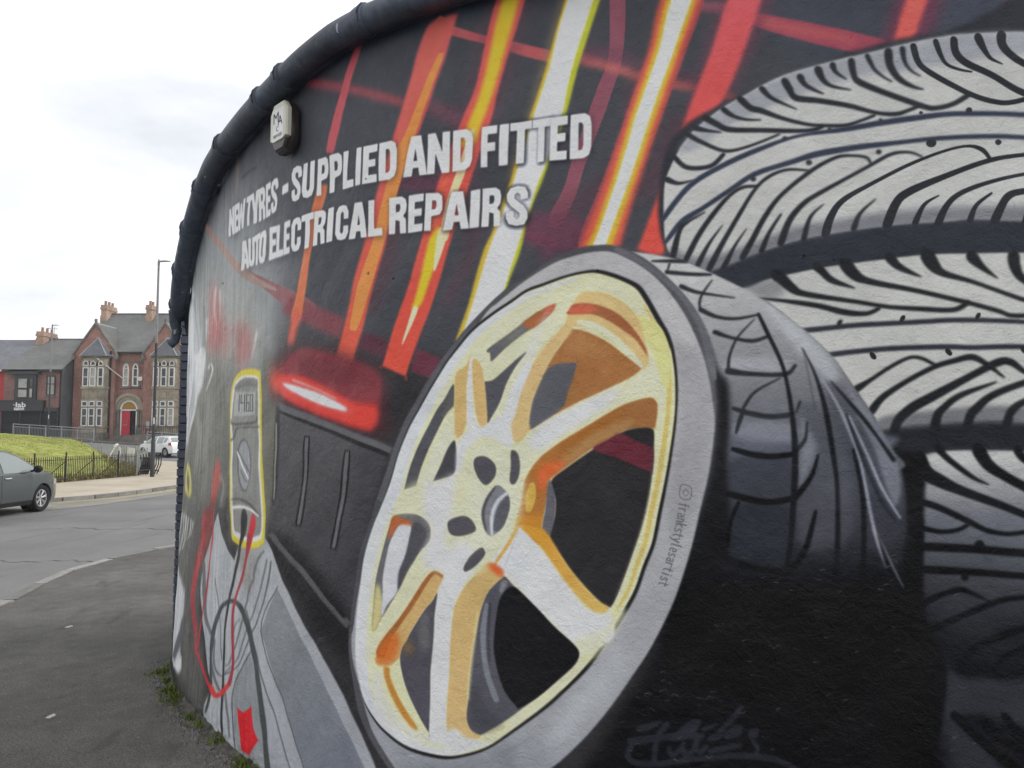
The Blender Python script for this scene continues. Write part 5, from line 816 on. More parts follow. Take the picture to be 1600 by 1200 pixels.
[2,"#1d1e22",0.55,12.3,None,[3819,2767,3840,2765,3861,2763,3859,2694,3858,2625,3886,2624,3914,2622,3913,2588,3865,2591,3815,2594,3817,2680]],
[2,"#1d1e22",0.55,11.6,None,[3951,2755,3990,2752,4029,2750,4053,2734,4060,2706,4056,2675,4037,2658,4055,2641,4056,2576,4020,2579,4017,2637,3990,2646,3988,2581,3947,2585,3949,2670],[3992,2720,4017,2718,4022,2702,4016,2682,3991,2680]],
[2,"#1d1e22",0.55,11.2,None,[4063,2747,4109,2746,4153,2744,4152,2709,4127,2710,4101,2711,4100,2679,4121,2678,4143,2677,4142,2644,4120,2645,4099,2646,4098,2608,4124,2607,4150,2606,4149,2571,4104,2574,4059,2576,4061,2661]],
[2,"#1d1e22",0.55,10.9,None,[4155,2743,4193,2738,4230,2733,4252,2716,4257,2685,4254,2651,4241,2633,4217,2632,4192,2632,4190,2567,4151,2571,4153,2657],[4194,2705,4217,2701,4223,2683,4216,2661,4193,2662]],
[2,"#1d1e22",0.55,10.4,None,[4297,2726,4326,2723,4355,2720,4372,2635,4388,2551,4345,2553,4339,2587,4307,2590,4299,2557,4249,2560,4273,2643],[4323,2672,4334,2616,4312,2618]],
[2,"#1d1e22",0.55,10.1,None,[4387,2717,4414,2718,4439,2718,4437,2634,4434,2550,4409,2551,4383,2551,4385,2634]],
[2,"#1d1e22",0.55,9.9,None,[4444,2718,4477,2715,4510,2713,4531,2699,4537,2671,4533,2641,4517,2624,4532,2607,4533,2543,4501,2546,4499,2603,4476,2611,4474,2547,4439,2550,4442,2634],[4478,2683,4500,2682,4504,2667,4499,2647,4477,2645]],
[2,"#1d1e22",0.55,9.6,None,[4659,2645,4624,2644,4623,2667,4609,2677,4594,2670,4594,2652,4616,2635,4638,2617,4656,2591,4657,2563,4641,2538,4604,2535,4567,2546,4553,2575,4554,2598,4590,2598,4591,2574,4605,2562,4620,2571,4620,2588,4598,2606,4576,2623,4557,2649,4556,2676,4573,2700,4610,2706,4647,2696,4660,2667]],
[2,"#17181c",0.95,6.6,None,[4571,2976,4626,2974,4679,2972,4678,2937,4644,2938,4642,2863,4640,2789,4601,2791,4603,2865,4605,2940,4570,2942]],
[2,"#17181c",0.95,6.5,None,[4671,2972,4716,2971,4760,2969,4759,2933,4731,2935,4729,2859,4726,2784,4694,2785,4697,2861,4699,2936,4670,2937]],
[2,"#17181c",0.95,6.4,None,[4749,2969,4792,2967,4834,2964,4832,2926,4808,2928,4784,2930,4783,2894,4803,2892,4823,2891,4822,2855,4802,2857,4781,2858,4780,2817,4805,2815,4829,2814,4828,2776,4786,2779,4743,2783,4746,2876]],
[2,"#17181c",0.95,7.1,None,[4660,2649,4622,2649,4620,2673,4604,2683,4588,2676,4589,2657,4613,2639,4637,2620,4656,2592,4658,2563,4640,2536,4600,2533,4559,2545,4543,2576,4544,2601,4584,2600,4585,2575,4601,2562,4617,2571,4617,2589,4593,2608,4568,2627,4548,2654,4547,2683,4565,2708,4605,2714,4646,2703,4661,2672]],
[2,"#17181c",0.6,7.4,None,[4147,2750,4187,2744,4226,2739,4250,2722,4255,2690,4252,2655,4238,2636,4212,2635,4186,2635,4185,2568,4143,2573,4145,2661],[4188,2710,4212,2705,4218,2687,4211,2665,4187,2666]],
[2,"#17181c",0.6,7.1,None,[4291,2731,4321,2728,4352,2726,4369,2638,4386,2552,4341,2555,4335,2589,4302,2592,4293,2558,4242,2562,4266,2647],[4319,2677,4330,2619,4307,2621]],
[2,"#cfd0d5",1.0,4.1,None,[2260,3064,2299,3063,2319,3020,2340,2977,2337,3019,2335,3062,2373,3061,2377,2976,2381,2892,2345,2893,2325,2937,2304,2982,2306,2938,2309,2894,2270,2896,2265,2980]],
[2,"#cfd0d5",1.0,3.9,None,[2379,3060,2417,3060,2455,3059,2457,3025,2435,3025,2413,3026,2414,2993,2432,2993,2450,2992,2452,2960,2434,2961,2416,2961,2417,2924,2439,2923,2461,2923,2462,2889,2425,2890,2387,2891,2383,2976]],
[2,"#cfd0d5",1.0,3.7,None,[2438,3059,2470,3059,2478,3011,2486,2964,2491,3003,2496,3041,2523,3041,2531,3002,2538,2963,2543,3010,2547,3058,2577,3057,2569,2971,2560,2886,2531,2887,2521,2930,2512,2972,2505,2930,2498,2888,2468,2889,2453,2974]],
[2,"#cfd0d5",1.0,3.5,None,[2598,3057,2642,3056,2684,3055,2685,3021,2658,3022,2659,2951,2660,2881,2630,2882,2628,2953,2627,3023,2599,3024]],
[2,"#cfd0d5",1.0,3.3,None,[2669,3055,2712,3054,2734,2983,2754,3053,2793,3053,2774,3000,2755,2947,2755,2876,2714,2878,2713,2948,2691,3002]],
[2,"#cfd0d5",1.0,3.1,None,[2780,3053,2811,3053,2842,3055,2862,3042,2868,3013,2866,2980,2851,2959,2866,2944,2868,2875,2839,2874,2836,2935,2814,2942,2814,2874,2781,2875,2780,2964],[2813,3019,2834,3020,2838,3004,2834,2982,2814,2978]],
[2,"#cfd0d5",1.0,3.0,None,[2877,3057,2908,3059,2939,3062,2939,3025,2921,3023,2903,3022,2903,2987,2918,2988,2933,2989,2932,2954,2918,2953,2903,2953,2903,2912,2921,2913,2938,2914,2938,2877,2908,2876,2877,2875,2877,2966]],
[2,"#cfd0d5",1.0,2.8,None,[3024,3007,2997,3001,2996,3025,2984,3034,2973,3024,2974,3005,2991,2989,3008,2974,3022,2948,3023,2918,3011,2887,2983,2879,2954,2885,2942,2914,2942,2940,2971,2945,2972,2919,2983,2908,2995,2920,2994,2939,2977,2955,2959,2970,2944,2995,2943,3025,2956,3054,2985,3066,3014,3061,3025,3032]],
[2,"#cfd0d5",1.0,2.7,None,[3076,3004,3109,3005,3141,3007,3140,2959,3108,2957,3076,2955]],
[2,"#cfd0d5",1.0,2.5,None,[3274,3008,3241,3007,3240,3031,3226,3041,3212,3033,3213,3015,3234,2996,3254,2978,3271,2951,3272,2921,3257,2893,3222,2889,3187,2899,3173,2928,3174,2954,3208,2956,3209,2930,3223,2918,3237,2928,3237,2946,3216,2965,3195,2983,3177,3010,3176,3039,3192,3067,3227,3073,3262,3062,3275,3032]],
[2,"#cfd0d5",1.0,2.3,None,[3288,3067,3329,3064,3328,2996,3326,2928,3340,2913,3354,2926,3356,2994,3357,3062,3397,3059,3395,2987,3393,2916,3377,2886,3339,2880,3299,2892,3284,2924,3286,2996]],
[2,"#cfd0d5",1.0,2.2,None,[3425,3056,3459,3053,3492,3051,3512,3035,3517,3001,3514,2965,3502,2944,3480,2942,3458,2940,3457,2870,3420,2873,3423,2965],[3460,3018,3481,3015,3486,2996,3480,2973,3459,2973]],
[2,"#cfd0d5",1.0,2.0,None,[3528,3048,3565,3046,3601,3043,3622,3027,3627,2993,3625,2957,3611,2936,3588,2934,3565,2932,3563,2862,3524,2865,3526,2956],[3566,3011,3588,3007,3594,2988,3587,2965,3565,2965]],
[2,"#cfd0d5",1.0,1.9,None,[3638,3040,3656,3039,3674,3038,3672,2965,3670,2893,3695,2892,3718,2891,3717,2856,3676,2857,3634,2859,3636,2949]],
[2,"#cfd0d5",1.0,1.9,None,[3735,3034,3753,3033,3770,3031,3768,2942,3766,2854,3748,2855,3731,2855,3733,2944]],
[2,"#cfd0d5",1.0,1.8,None,[3783,3030,3830,3026,3875,3023,3874,2988,3848,2989,3822,2991,3821,2958,3843,2956,3864,2955,3864,2922,3842,2923,3820,2925,3819,2886,3845,2884,3871,2883,3871,2848,3825,2850,3779,2853,3781,2941]],
[2,"#cfd0d5",1.0,1.7,None,[3887,3022,3924,3019,3959,3018,3984,3003,3991,2972,3990,2927,3989,2883,3978,2854,3952,2843,3918,2846,3883,2848,3885,2935],[3927,2986,3946,2983,3953,2969,3952,2930,3951,2890,3943,2877,3924,2877,3926,2931]],
[2,"#cfd0d5",1.0,1.6,None,[4074,3013,4102,3010,4129,3008,4145,2917,4161,2827,4120,2831,4114,2867,4084,2869,4076,2834,4029,2838,4051,2925],[4099,2957,4110,2897,4088,2899]],
[2,"#cfd0d5",1.0,1.6,None,[4166,3005,4206,3002,4223,2956,4240,2910,4241,2954,4243,2999,4281,2996,4279,2907,4276,2818,4239,2821,4221,2869,4203,2916,4202,2870,4201,2824,4161,2827,4163,2916]],
[2,"#cfd0d5",1.0,1.5,None,[4297,2994,4332,2991,4365,2988,4388,2972,4395,2942,4394,2898,4393,2854,4382,2825,4357,2814,4325,2816,4293,2817,4295,2906],[4335,2957,4352,2954,4359,2940,4358,2900,4357,2861,4349,2848,4332,2847,4333,2902]],
[2,"#cfd0d5",1.0,1.4,None,[4440,2982,4476,2980,4512,2978,4511,2943,4490,2944,4469,2946,4468,2908,4486,2907,4504,2906,4503,2871,4485,2872,4467,2874,4465,2808,4450,2810,4435,2811,4437,2896]],
[2,"#cfd0d5",1.0,1.4,None,[4524,2977,4544,2976,4565,2975,4562,2888,4560,2802,4539,2803,4519,2805,4521,2891]],
[2,"#cfd0d5",1.0,1.4,None,[4571,2975,4620,2972,4668,2971,4667,2937,4636,2939,4634,2868,4632,2798,4597,2800,4599,2870,4601,2940,4570,2942]],
[2,"#cfd0d5",1.0,1.4,None,[4671,2970,4710,2969,4749,2968,4748,2934,4723,2935,4721,2864,4719,2792,4691,2794,4693,2865,4695,2936,4670,2937]],
[2,"#cfd0d5",1.0,1.3,None,[4749,2968,4786,2965,4823,2962,4822,2927,4800,2928,4779,2930,4778,2896,4796,2895,4813,2894,4812,2860,4795,2861,4777,2863,4776,2824,4797,2822,4818,2821,4817,2785,4780,2788,4744,2791,4746,2879]],
[2,"#cfd0d5",1.0,1.3,None,[4836,2961,4866,2959,4896,2957,4916,2941,4922,2910,4921,2865,4919,2820,4910,2790,4888,2780,4859,2782,4830,2784,4833,2873],[4869,2925,4884,2922,4890,2908,4889,2868,4887,2828,4881,2814,4865,2813,4867,2869]],
[2,"#cfd0d5",1.0,3.6,None,[2548,2808,2576,2807,2604,2806,2624,2725,2643,2644,2602,2645,2595,2677,2565,2678,2559,2646,2512,2647,2530,2727],[2576,2758,2589,2705,2568,2705]],
[2,"#cfd0d5",1.0,3.4,None,[2635,2806,2672,2804,2673,2744,2674,2684,2687,2670,2699,2682,2698,2742,2698,2802,2733,2800,2734,2737,2735,2674,2722,2647,2687,2641,2652,2651,2637,2679,2636,2743]],
[2,"#cfd0d5",1.0,3.2,None,[2729,2801,2771,2805,2811,2811,2811,2777,2786,2775,2786,2704,2787,2634,2757,2636,2756,2704,2756,2772,2729,2770]],
[2,"#cfd0d5",1.0,3.1,None,[2821,2806,2849,2812,2876,2808,2894,2777,2894,2721,2894,2665,2876,2635,2849,2631,2822,2637,2803,2668,2803,2721,2803,2774],[2849,2781,2860,2769,2860,2721,2860,2674,2849,2661,2838,2674,2838,2721,2838,2768]],
[2,"#cfd0d5",1.0,2.8,None,[2935,2810,2977,2806,3018,2803,3018,2769,2994,2770,2970,2772,2970,2738,2990,2737,3009,2737,3009,2704,2989,2704,2970,2705,2969,2666,2993,2666,3016,2666,3016,2632,2976,2631,2934,2630,2935,2720]],
[2,"#cfd0d5",1.0,2.7,None,[3018,2803,3037,2803,3055,2802,3053,2734,3052,2666,3077,2665,3101,2665,3100,2631,3058,2631,3016,2632,3017,2717]],
[2,"#cfd0d5",1.0,2.6,None,[3107,2802,3141,2802,3174,2803,3173,2768,3154,2768,3135,2768,3134,2735,3150,2735,3166,2735,3165,2703,3149,2703,3133,2703,3132,2665,3151,2665,3170,2665,3169,2631,3137,2631,3103,2631,3105,2716]],
[2,"#cfd0d5",1.0,2.5,None,[3283,2731,3249,2732,3249,2760,3236,2772,3224,2760,3223,2715,3222,2670,3233,2657,3246,2669,3248,2697,3282,2696,3281,2661,3261,2632,3232,2628,3203,2635,3184,2665,3185,2716,3186,2768,3208,2797,3237,2802,3266,2796,3284,2766]],
[2,"#cfd0d5",1.0,2.3,None,[3285,2801,3343,2799,3399,2797,3398,2765,3363,2765,3361,2695,3359,2626,3318,2626,3320,2696,3322,2767,3284,2768]],
[2,"#cfd0d5",1.0,2.2,None,[3405,2797,3442,2794,3479,2790,3502,2775,3508,2748,3504,2719,3486,2701,3503,2686,3504,2623,3470,2623,3467,2680,3441,2688,3439,2624,3400,2625,3402,2711],[3443,2761,3467,2759,3472,2744,3466,2724,3442,2722]],
[2,"#cfd0d5",1.0,2.1,None,[3525,2788,3548,2788,3571,2788,3568,2705,3566,2622,3543,2622,3520,2622,3522,2705]],
[2,"#cfd0d5",1.0,2.0,None,[3680,2712,3648,2715,3648,2742,3636,2754,3625,2743,3624,2700,3622,2657,3633,2644,3645,2655,3647,2682,3679,2679,3678,2646,3659,2619,3632,2616,3605,2623,3587,2653,3588,2703,3590,2753,3609,2780,3637,2783,3664,2775,3681,2746]],
[2,"#cfd0d5",1.0,1.9,None,[3724,2776,3750,2774,3776,2772,3790,2688,3805,2604,3767,2607,3761,2640,3733,2642,3726,2609,3682,2612,3703,2694],[3748,2724,3757,2669,3738,2670]],
[2,"#cfd0d5",1.0,1.8,None,[3818,2770,3837,2768,3856,2766,3854,2700,3852,2634,3878,2633,3903,2631,3903,2598,3858,2601,3813,2604,3815,2687]],
[2,"#cfd0d5",1.0,1.7,None,[3950,2758,3986,2756,4021,2753,4044,2738,4050,2711,4046,2682,4029,2665,4045,2649,4047,2586,4013,2589,4010,2645,3985,2654,3983,2591,3945,2595,3948,2676],[3987,2724,4010,2722,4015,2707,4009,2688,3986,2686]],
[2,"#cfd0d5",1.0,1.6,None,[4062,2750,4103,2749,4144,2747,4143,2714,4119,2715,4096,2716,4095,2684,4115,2684,4134,2683,4133,2651,4114,2652,4094,2653,4093,2617,4117,2616,4140,2615,4139,2582,4099,2583,4057,2585,4060,2668]],
[2,"#cfd0d5",1.0,1.6,None,[4154,2746,4189,2741,4223,2736,4244,2720,4248,2690,4246,2658,4233,2640,4211,2639,4188,2639,4186,2576,4150,2580,4152,2663],[4190,2709,4211,2705,4216,2688,4210,2667,4189,2668]],
[2,"#cfd0d5",1.0,1.5,None,[4294,2728,4321,2726,4349,2723,4364,2641,4380,2560,4339,2563,4333,2595,4303,2598,4295,2566,4248,2569,4271,2649],[4319,2677,4329,2623,4308,2625]],
[2,"#cfd0d5",1.0,1.4,None,[4386,2720,4409,2720,4431,2721,4429,2640,4426,2560,4404,2560,4382,2560,4384,2640]],
[2,"#cfd0d5",1.0,1.4,None,[4443,2720,4474,2718,4504,2716,4524,2702,4529,2676,4525,2647,4510,2630,4524,2614,4525,2553,4496,2555,4494,2610,4473,2618,4471,2557,4438,2559,4441,2639],[4475,2687,4495,2686,4499,2671,4494,2652,4474,2650]],
[2,"#cfd0d5",1.0,1.4,None,[4652,2650,4619,2649,4618,2671,4604,2681,4591,2674,4591,2657,4611,2640,4632,2623,4648,2598,4649,2571,4634,2546,4600,2544,4565,2555,4552,2582,4553,2605,4586,2605,4588,2582,4601,2570,4615,2579,4614,2595,4594,2612,4573,2629,4556,2654,4555,2680,4571,2703,4605,2709,4640,2699,4653,2672]],
[1,"#5b5b60",0.95,0.5,None,[5276,1440,5278,1443,5277,1449,5269,1451,5243,1455,5240,1453,5242,1450,5268,1447,5274,1446,5274,1442]],
[1,"#5b5b60",0.95,0.5,None,[5265,1457,5263,1455,5261,1444,5263,1442,5265,1444,5267,1454]],
[1,"#5b5b60",0.95,0.5,None,[5266,1435,5264,1437,5241,1440,5238,1438,5240,1435,5264,1433]],
[1,"#5b5b60",0.95,0.5,None,[5255,1437,5255,1434,5260,1429,5259,1426,5260,1423,5263,1425,5265,1431,5259,1438]],
[1,"#5b5b60",0.95,0.5,None,[5259,1420,5257,1417,5256,1410,5252,1410,5236,1412,5233,1410,5235,1408,5252,1406,5260,1408,5261,1417]],
[1,"#5b5b60",0.95,0.5,None,[5248,1406,5251,1408,5251,1418,5243,1422,5234,1417,5237,1409,5240,1407,5241,1411,5239,1416,5243,1418,5247,1416,5246,1408]],
[1,"#5b5b60",0.95,0.5,None,[5260,1398,5258,1401,5234,1405,5232,1402,5234,1400,5257,1396]],
[1,"#5b5b60",0.95,0.5,None,[5250,1401,5250,1398,5254,1394,5251,1392,5233,1395,5230,1393,5232,1390,5251,1387,5259,1394,5254,1401]],
[1,"#5b5b60",0.95,0.5,None,[5268,1378,5266,1381,5231,1387,5228,1385,5230,1382,5265,1376]],
[1,"#5b5b60",0.95,0.5,None,[5253,1369,5253,1373,5241,1384,5227,1376,5226,1373,5229,1372,5240,1380,5250,1369]],
[1,"#5b5b60",0.95,0.5,None,[5244,1351,5247,1352,5251,1360,5244,1366,5236,1362,5230,1358,5227,1361,5231,1366,5230,1369,5227,1368,5222,1360,5230,1354,5238,1358,5244,1361,5247,1359,5243,1355]],
[1,"#5b5b60",0.95,0.5,None,[5255,1339,5253,1342,5226,1347,5218,1341,5218,1338,5221,1338,5226,1342,5252,1337]],
[1,"#5b5b60",0.95,0.5,None,[5245,1349,5243,1347,5240,1336,5242,1333,5244,1335,5247,1346]],
[1,"#5b5b60",0.95,0.5,None,[5244,1328,5241,1330,5219,1329,5217,1326,5219,1324,5242,1326]],
[1,"#5b5b60",0.95,0.5,None,[5241,1315,5240,1319,5220,1328,5209,1336,5205,1335,5206,1331,5218,1324,5237,1314]],
[1,"#5b5b60",0.95,0.5,None,[5249,1302,5248,1305,5216,1312,5210,1308,5209,1304,5212,1304,5215,1307,5246,1300]],
[1,"#5b5b60",0.95,0.5,None,[5221,1296,5218,1294,5215,1283,5227,1281,5233,1289,5223,1296,5208,1297,5205,1286,5208,1284,5210,1286,5210,1292,5222,1292,5228,1287,5226,1286,5219,1286,5222,1293]],
[1,"#5b5b60",0.95,0.5,None,[5219,1262,5223,1263,5228,1270,5221,1277,5212,1274,5206,1270,5204,1273,5208,1278,5207,1281,5204,1280,5199,1272,5205,1266,5214,1269,5220,1272,5223,1270,5219,1266]],
[1,"#5b5b60",0.95,0.5,None,[5219,1259,5216,1257,5215,1250,5211,1250,5195,1254,5192,1253,5194,1250,5210,1246,5219,1247,5221,1256]],
[1,"#5b5b60",0.95,0.5,None,[5207,1246,5210,1249,5211,1258,5204,1263,5194,1259,5196,1251,5198,1249,5200,1252,5199,1257,5203,1259,5206,1256,5205,1249]],
[1,"#5b5b60",0.95,0.5,None,[5217,1238,5216,1241,5193,1247,5190,1245,5191,1242,5214,1236]],
[1,"#5b5b60",0.95,0.5,None,[5207,1242,5206,1239,5211,1233,5209,1230,5210,1227,5213,1228,5215,1235,5210,1242]],
[1,"#5b5b60",0.95,0.5,None,[5218,1215,5217,1217,5190,1224,5182,1219,5181,1216,5184,1215,5189,1219,5215,1213]],
[1,"#5b5b60",0.95,0.5,None,[5209,1225,5206,1224,5203,1212,5204,1209,5207,1211,5211,1222]],
[1,"#5b5b60",0.95,0.5,None,[5204,1199,5203,1202,5180,1208,5177,1206,5178,1203,5201,1197]],
[1,"#5b5b60",0.95,0.5,None,[5214,1197,5212,1200,5210,1200,5207,1199,5208,1196,5211,1195]],
[1,"#5b5b60",0.95,0.5,None,[5191,1175,5194,1176,5199,1183,5192,1190,5184,1187,5178,1183,5175,1186,5179,1191,5179,1194,5175,1194,5170,1185,5177,1179,5185,1182,5191,1185,5194,1183,5190,1179]],
[1,"#5b5b60",0.95,0.5,None,[5201,1163,5199,1165,5172,1172,5164,1167,5163,1164,5167,1163,5172,1167,5198,1161]],
[1,"#5b5b60",0.95,0.5,None,[5192,1173,5189,1171,5185,1160,5187,1157,5190,1159,5194,1170]],
[1,"#5e5e62",0.9,0.5,None,[5245,1515,5248,1514,5258,1521,5280,1515,5286,1506,5281,1477,5271,1471,5250,1476,5246,1491,5249,1511,5247,1513,5245,1512,5242,1491,5247,1473,5271,1467,5285,1475,5290,1506,5282,1519,5259,1525,5246,1518]],
[1,"#5e5e62",0.9,0.5,None,[5264,1509,5264,1506,5275,1496,5267,1484,5258,1494,5267,1506,5266,1509,5264,1508,5254,1493,5267,1481,5278,1497,5266,1509]],
[1,"#24252c",0.9,1.6,None,[5076,641,5089,636,5128,649,5168,676,5171,684,5164,686,5121,669,5084,654]],
[1,"#24252c",0.9,1.6,None,[5044,597,5059,587,5162,613,5255,638,5293,675,5295,687,5282,687,5248,662,5160,637,5057,613]],
[1,"#24252c",0.9,1.6,None,[5067,594,5054,588,5034,543,5073,514,5160,525,5261,557,5355,581,5466,602,5555,603,5615,587,5624,592,5621,601,5561,622,5468,623,5354,600,5258,576,5159,545,5080,537,5058,551,5071,583]],
[1,"#24252c",0.9,1.6,None,[5195,685,5180,680,5142,621,5133,545,5140,536,5151,545,5161,617,5197,671]],
[1,"#24252c",0.9,1.6,None,[5223,633,5242,634,5290,670,5306,694,5309,706,5297,707,5267,698,5225,652]],
[1,"#24252c",0.9,1.6,None,[5196,624,5211,620,5254,635,5289,641,5302,651,5294,662,5250,673,5202,639]],
[1,"#24252c",0.9,1.6,None,[5191,601,5186,588,5201,563,5235,584,5252,616,5251,625,5241,621,5222,595,5206,582,5203,598]],
[1,"#24252c",0.9,1.6,None,[5237,608,5233,594,5254,568,5291,598,5304,647,5299,656,5288,649,5273,607,5257,594,5251,607]],
[1,"#24252c",0.9,1.6,None,[5284,607,5286,596,5308,588,5331,618,5331,628,5322,626,5300,607,5296,612]],
[1,"#24252c",0.9,1.6,None,[5285,644,5299,638,5316,647,5322,658,5312,663,5293,658]],
[1,"#24252c",0.9,1.5,None,[5329,645,5343,640,5374,654,5391,686,5421,720,5451,764,5450,775,5438,772,5407,731,5376,696,5358,672,5337,660]],
[1,"#24252c",0.9,1.5,None,[5385,659,5402,657,5436,674,5445,691,5448,706,5434,707,5417,704,5390,677]],
[1,"#24252c",0.9,1.5,None,[5331,604,5341,599,5385,612,5440,638,5445,646,5437,650,5380,633,5338,615]],
[1,"#24252c",0.9,1.5,None,[5469,670,5493,674,5500,685,5500,706,5479,703,5469,694]],
[1,"#24252c",0.9,1.5,None,[5477,668,5475,659,5488,641,5486,618,5492,612,5499,619,5502,647,5486,667]],
[1,"#24252c",0.9,1.6,None,[5312,674,5321,671,5364,697,5366,703,5361,704,5316,683]],
[1,"#4a4a4e",0.8,0.5,None,[5338,898,5338,897,5347,895,5356,905,5356,906,5355,906,5346,897,5340,899]],
[1,"#3f4046",0.8,0.5,None,[5615,982,5617,981,5623,986,5638,978,5639,978,5639,979,5624,988,5616,984]],
[1,"#3f4046",0.8,0.5,None,[5408,1036,5410,1035,5417,1039,5431,1037,5431,1037,5431,1038,5417,1041,5409,1038]],
[1,"#55565a",0.8,0.5,None,[5767,837,5768,836,5781,838,5782,839,5781,840,5781,839,5781,840,5768,838]],
[1,"#4a4a4e",0.8,0.5,None,[5922,1299,5923,1297,5931,1300,5939,1301,5939,1301,5939,1302,5931,1301,5923,1300]],
[1,"#55565a",0.8,0.5,None,[5666,699,5666,697,5672,695,5686,695,5687,695,5686,696,5672,697,5668,700]],
[1,"#3f4046",0.8,0.6,None,[5047,565,5048,564,5056,565,5066,574,5066,574,5065,574,5056,567,5048,566]],
[1,"#3f4046",0.8,0.5,None,[5232,894,5234,893,5243,897,5248,903,5248,904,5247,904,5242,898,5233,896]],
[1,"#55565a",0.8,0.5,None,[5205,775,5208,775,5213,782,5231,778,5232,779,5231,780,5213,784,5206,777]],
[1,"#3f4046",0.8,0.5,None,[5074,591,5076,590,5091,595,5090,585,5090,584,5091,585,5092,597,5075,593]],
[1,"#55565a",0.8,0.5,None,[5578,1217,5579,1216,5587,1218,5602,1212,5602,1213,5602,1213,5587,1219,5579,1219]],
[1,"#55565a",0.8,0.5,None,[5922,1007,5924,1007,5937,1013,5941,1009,5942,1009,5942,1010,5937,1015,5923,1009]],
[1,"#55565a",0.8,0.5,None,[5182,758,5184,757,5191,758,5202,759,5203,760,5202,760,5191,760,5184,760]],
[1,"#55565a",0.8,0.5,None,[5478,884,5479,882,5488,881,5494,885,5494,886,5493,886,5488,883,5480,885]],
[1,"#55565a",0.8,0.5,None,[5470,928,5471,926,5484,927,5482,929,5482,928,5482,928,5484,929,5472,929]],
[1,"#55565a",0.8,0.5,None,[5342,807,5343,805,5351,807,5363,811,5363,812,5363,812,5351,809,5343,808]],
[1,"#3f4046",0.8,0.5,None,[5296,781,5297,780,5313,780,5321,776,5322,776,5322,777,5314,782,5298,783]],
[1,"#55565a",0.8,0.5,None,[5678,947,5680,946,5695,948,5697,945,5698,945,5698,946,5695,950,5680,949]],
[1,"#55565a",0.8,0.5,None,[5921,1309,5923,1308,5933,1313,5940,1315,5941,1316,5940,1316,5933,1315,5922,1310]],
[1,"#3f4046",0.8,0.5,None,[5226,632,5228,631,5237,637,5242,642,5242,643,5241,643,5236,639,5227,634]],
[1,"#55565a",0.8,0.5,None,[5880,1204,5881,1202,5896,1199,5900,1201,5901,1202,5900,1202,5896,1201,5882,1205]],
[1,"#4a4a4e",0.8,0.5,None,[5431,1189,5433,1189,5436,1195,5450,1189,5451,1189,5450,1190,5437,1197,5431,1191]],
[1,"#4a4a4e",0.8,0.5,None,[5194,818,5196,817,5206,820,5211,824,5211,824,5210,824,5205,822,5196,820]],
[1,"#55565a",0.8,0.5,None,[5538,986,5539,985,5549,987,5553,979,5553,979,5554,979,5550,989,5539,987]],
[1,"#55565a",0.8,0.5,None,[5169,820,5171,820,5178,827,5183,824,5184,824,5184,825,5178,829,5169,822]],
[1,"#3f4046",0.8,0.5,None,[5334,984,5335,982,5352,981,5350,989,5349,990,5349,989,5352,983,5336,985]],
[1,"#55565a",0.8,0.5,None,[5211,561,5211,559,5223,555,5230,556,5231,557,5230,557,5224,557,5213,562]],
[1,"#3f4046",0.8,0.4,None,[6076,758,6077,757,6084,758,6090,763,6090,763,6090,763,6084,760,6078,759]],
[1,"#55565a",0.8,0.5,None,[5359,1039,5360,1037,5374,1035,5373,1049,5373,1049,5372,1049,5373,1037,5361,1040]],
[1,"#4a4a4e",0.8,0.5,None,[5717,845,5719,844,5729,852,5737,849,5738,849,5738,850,5729,854,5718,847]],
[1,"#55565a",0.8,0.5,None,[5332,792,5333,790,5343,790,5353,787,5354,787,5354,788,5344,792,5334,793]],
[1,"#3f4046",0.8,0.5,None,[5611,782,5612,781,5624,784,5625,779,5626,779,5626,779,5625,785,5612,783]],
[1,"#3f4046",0.8,0.5,None,[5368,1021,5369,1020,5379,1021,5380,1018,5381,1018,5381,1019,5379,1023,5369,1023]],
[1,"#55565a",0.8,0.5,None,[5451,992,5453,991,5466,999,5474,999,5475,999,5474,1000,5466,1001,5452,994]],
[1,"#4a4a4e",0.8,0.5,None,[5886,1129,5887,1127,5893,1125,5898,1134,5898,1135,5897,1134,5893,1126,5888,1130]],
[1,"#4a4a4e",0.8,0.5,None,[5812,1315,5813,1313,5824,1315,5833,1317,5834,1318,5833,1319,5824,1316,5813,1316]],
[1,"#3f4046",0.8,0.6,None,[5075,753,5077,752,5089,751,5092,747,5093,747,5093,748,5090,753,5077,755]],
[1,"#55565a",0.8,0.5,None,[5387,1174,5388,1174,5399,1180,5402,1178,5402,1178,5402,1179,5399,1182,5387,1176]],
[1,"#55565a",0.8,0.5,None,[5708,1249,5710,1249,5720,1252,5729,1259,5730,1259,5729,1259,5719,1254,5709,1251]],
[1,"#55565a",0.8,0.5,None,[5926,1292,5927,1291,5938,1295,5937,1285,5937,1284,5938,1285,5939,1297,5927,1293]],
[1,"#4a4a4e",0.8,0.5,None,[5844,773,5844,771,5852,769,5857,767,5858,767,5857,768,5853,770,5845,774]],
[1,"#4a4a4e",0.8,0.5,None,[5917,1088,5918,1086,5927,1083,5933,1087,5934,1088,5933,1088,5927,1085,5919,1089]],
[1,"#55565a",0.8,0.5,None,[5476,1284,5477,1283,5490,1286,5493,1288,5494,1289,5493,1289,5489,1288,5477,1285]],
[1,"#55565a",0.8,0.4,None,[6132,749,6133,749,6138,753,6143,753,6143,753,6143,754,6137,755,6132,750]],
[1,"#55565a",0.8,0.5,None,[5512,684,5512,682,5518,680,5533,683,5533,684,5533,684,5519,681,5514,685]],
[1,"#55565a",0.8,0.5,None,[5108,771,5110,769,5127,774,5134,770,5135,771,5135,771,5127,776,5109,772]],
[1,"#55565a",0.8,0.5,None,[5163,785,5165,784,5175,790,5190,797,5190,798,5189,798,5175,792,5164,787]],
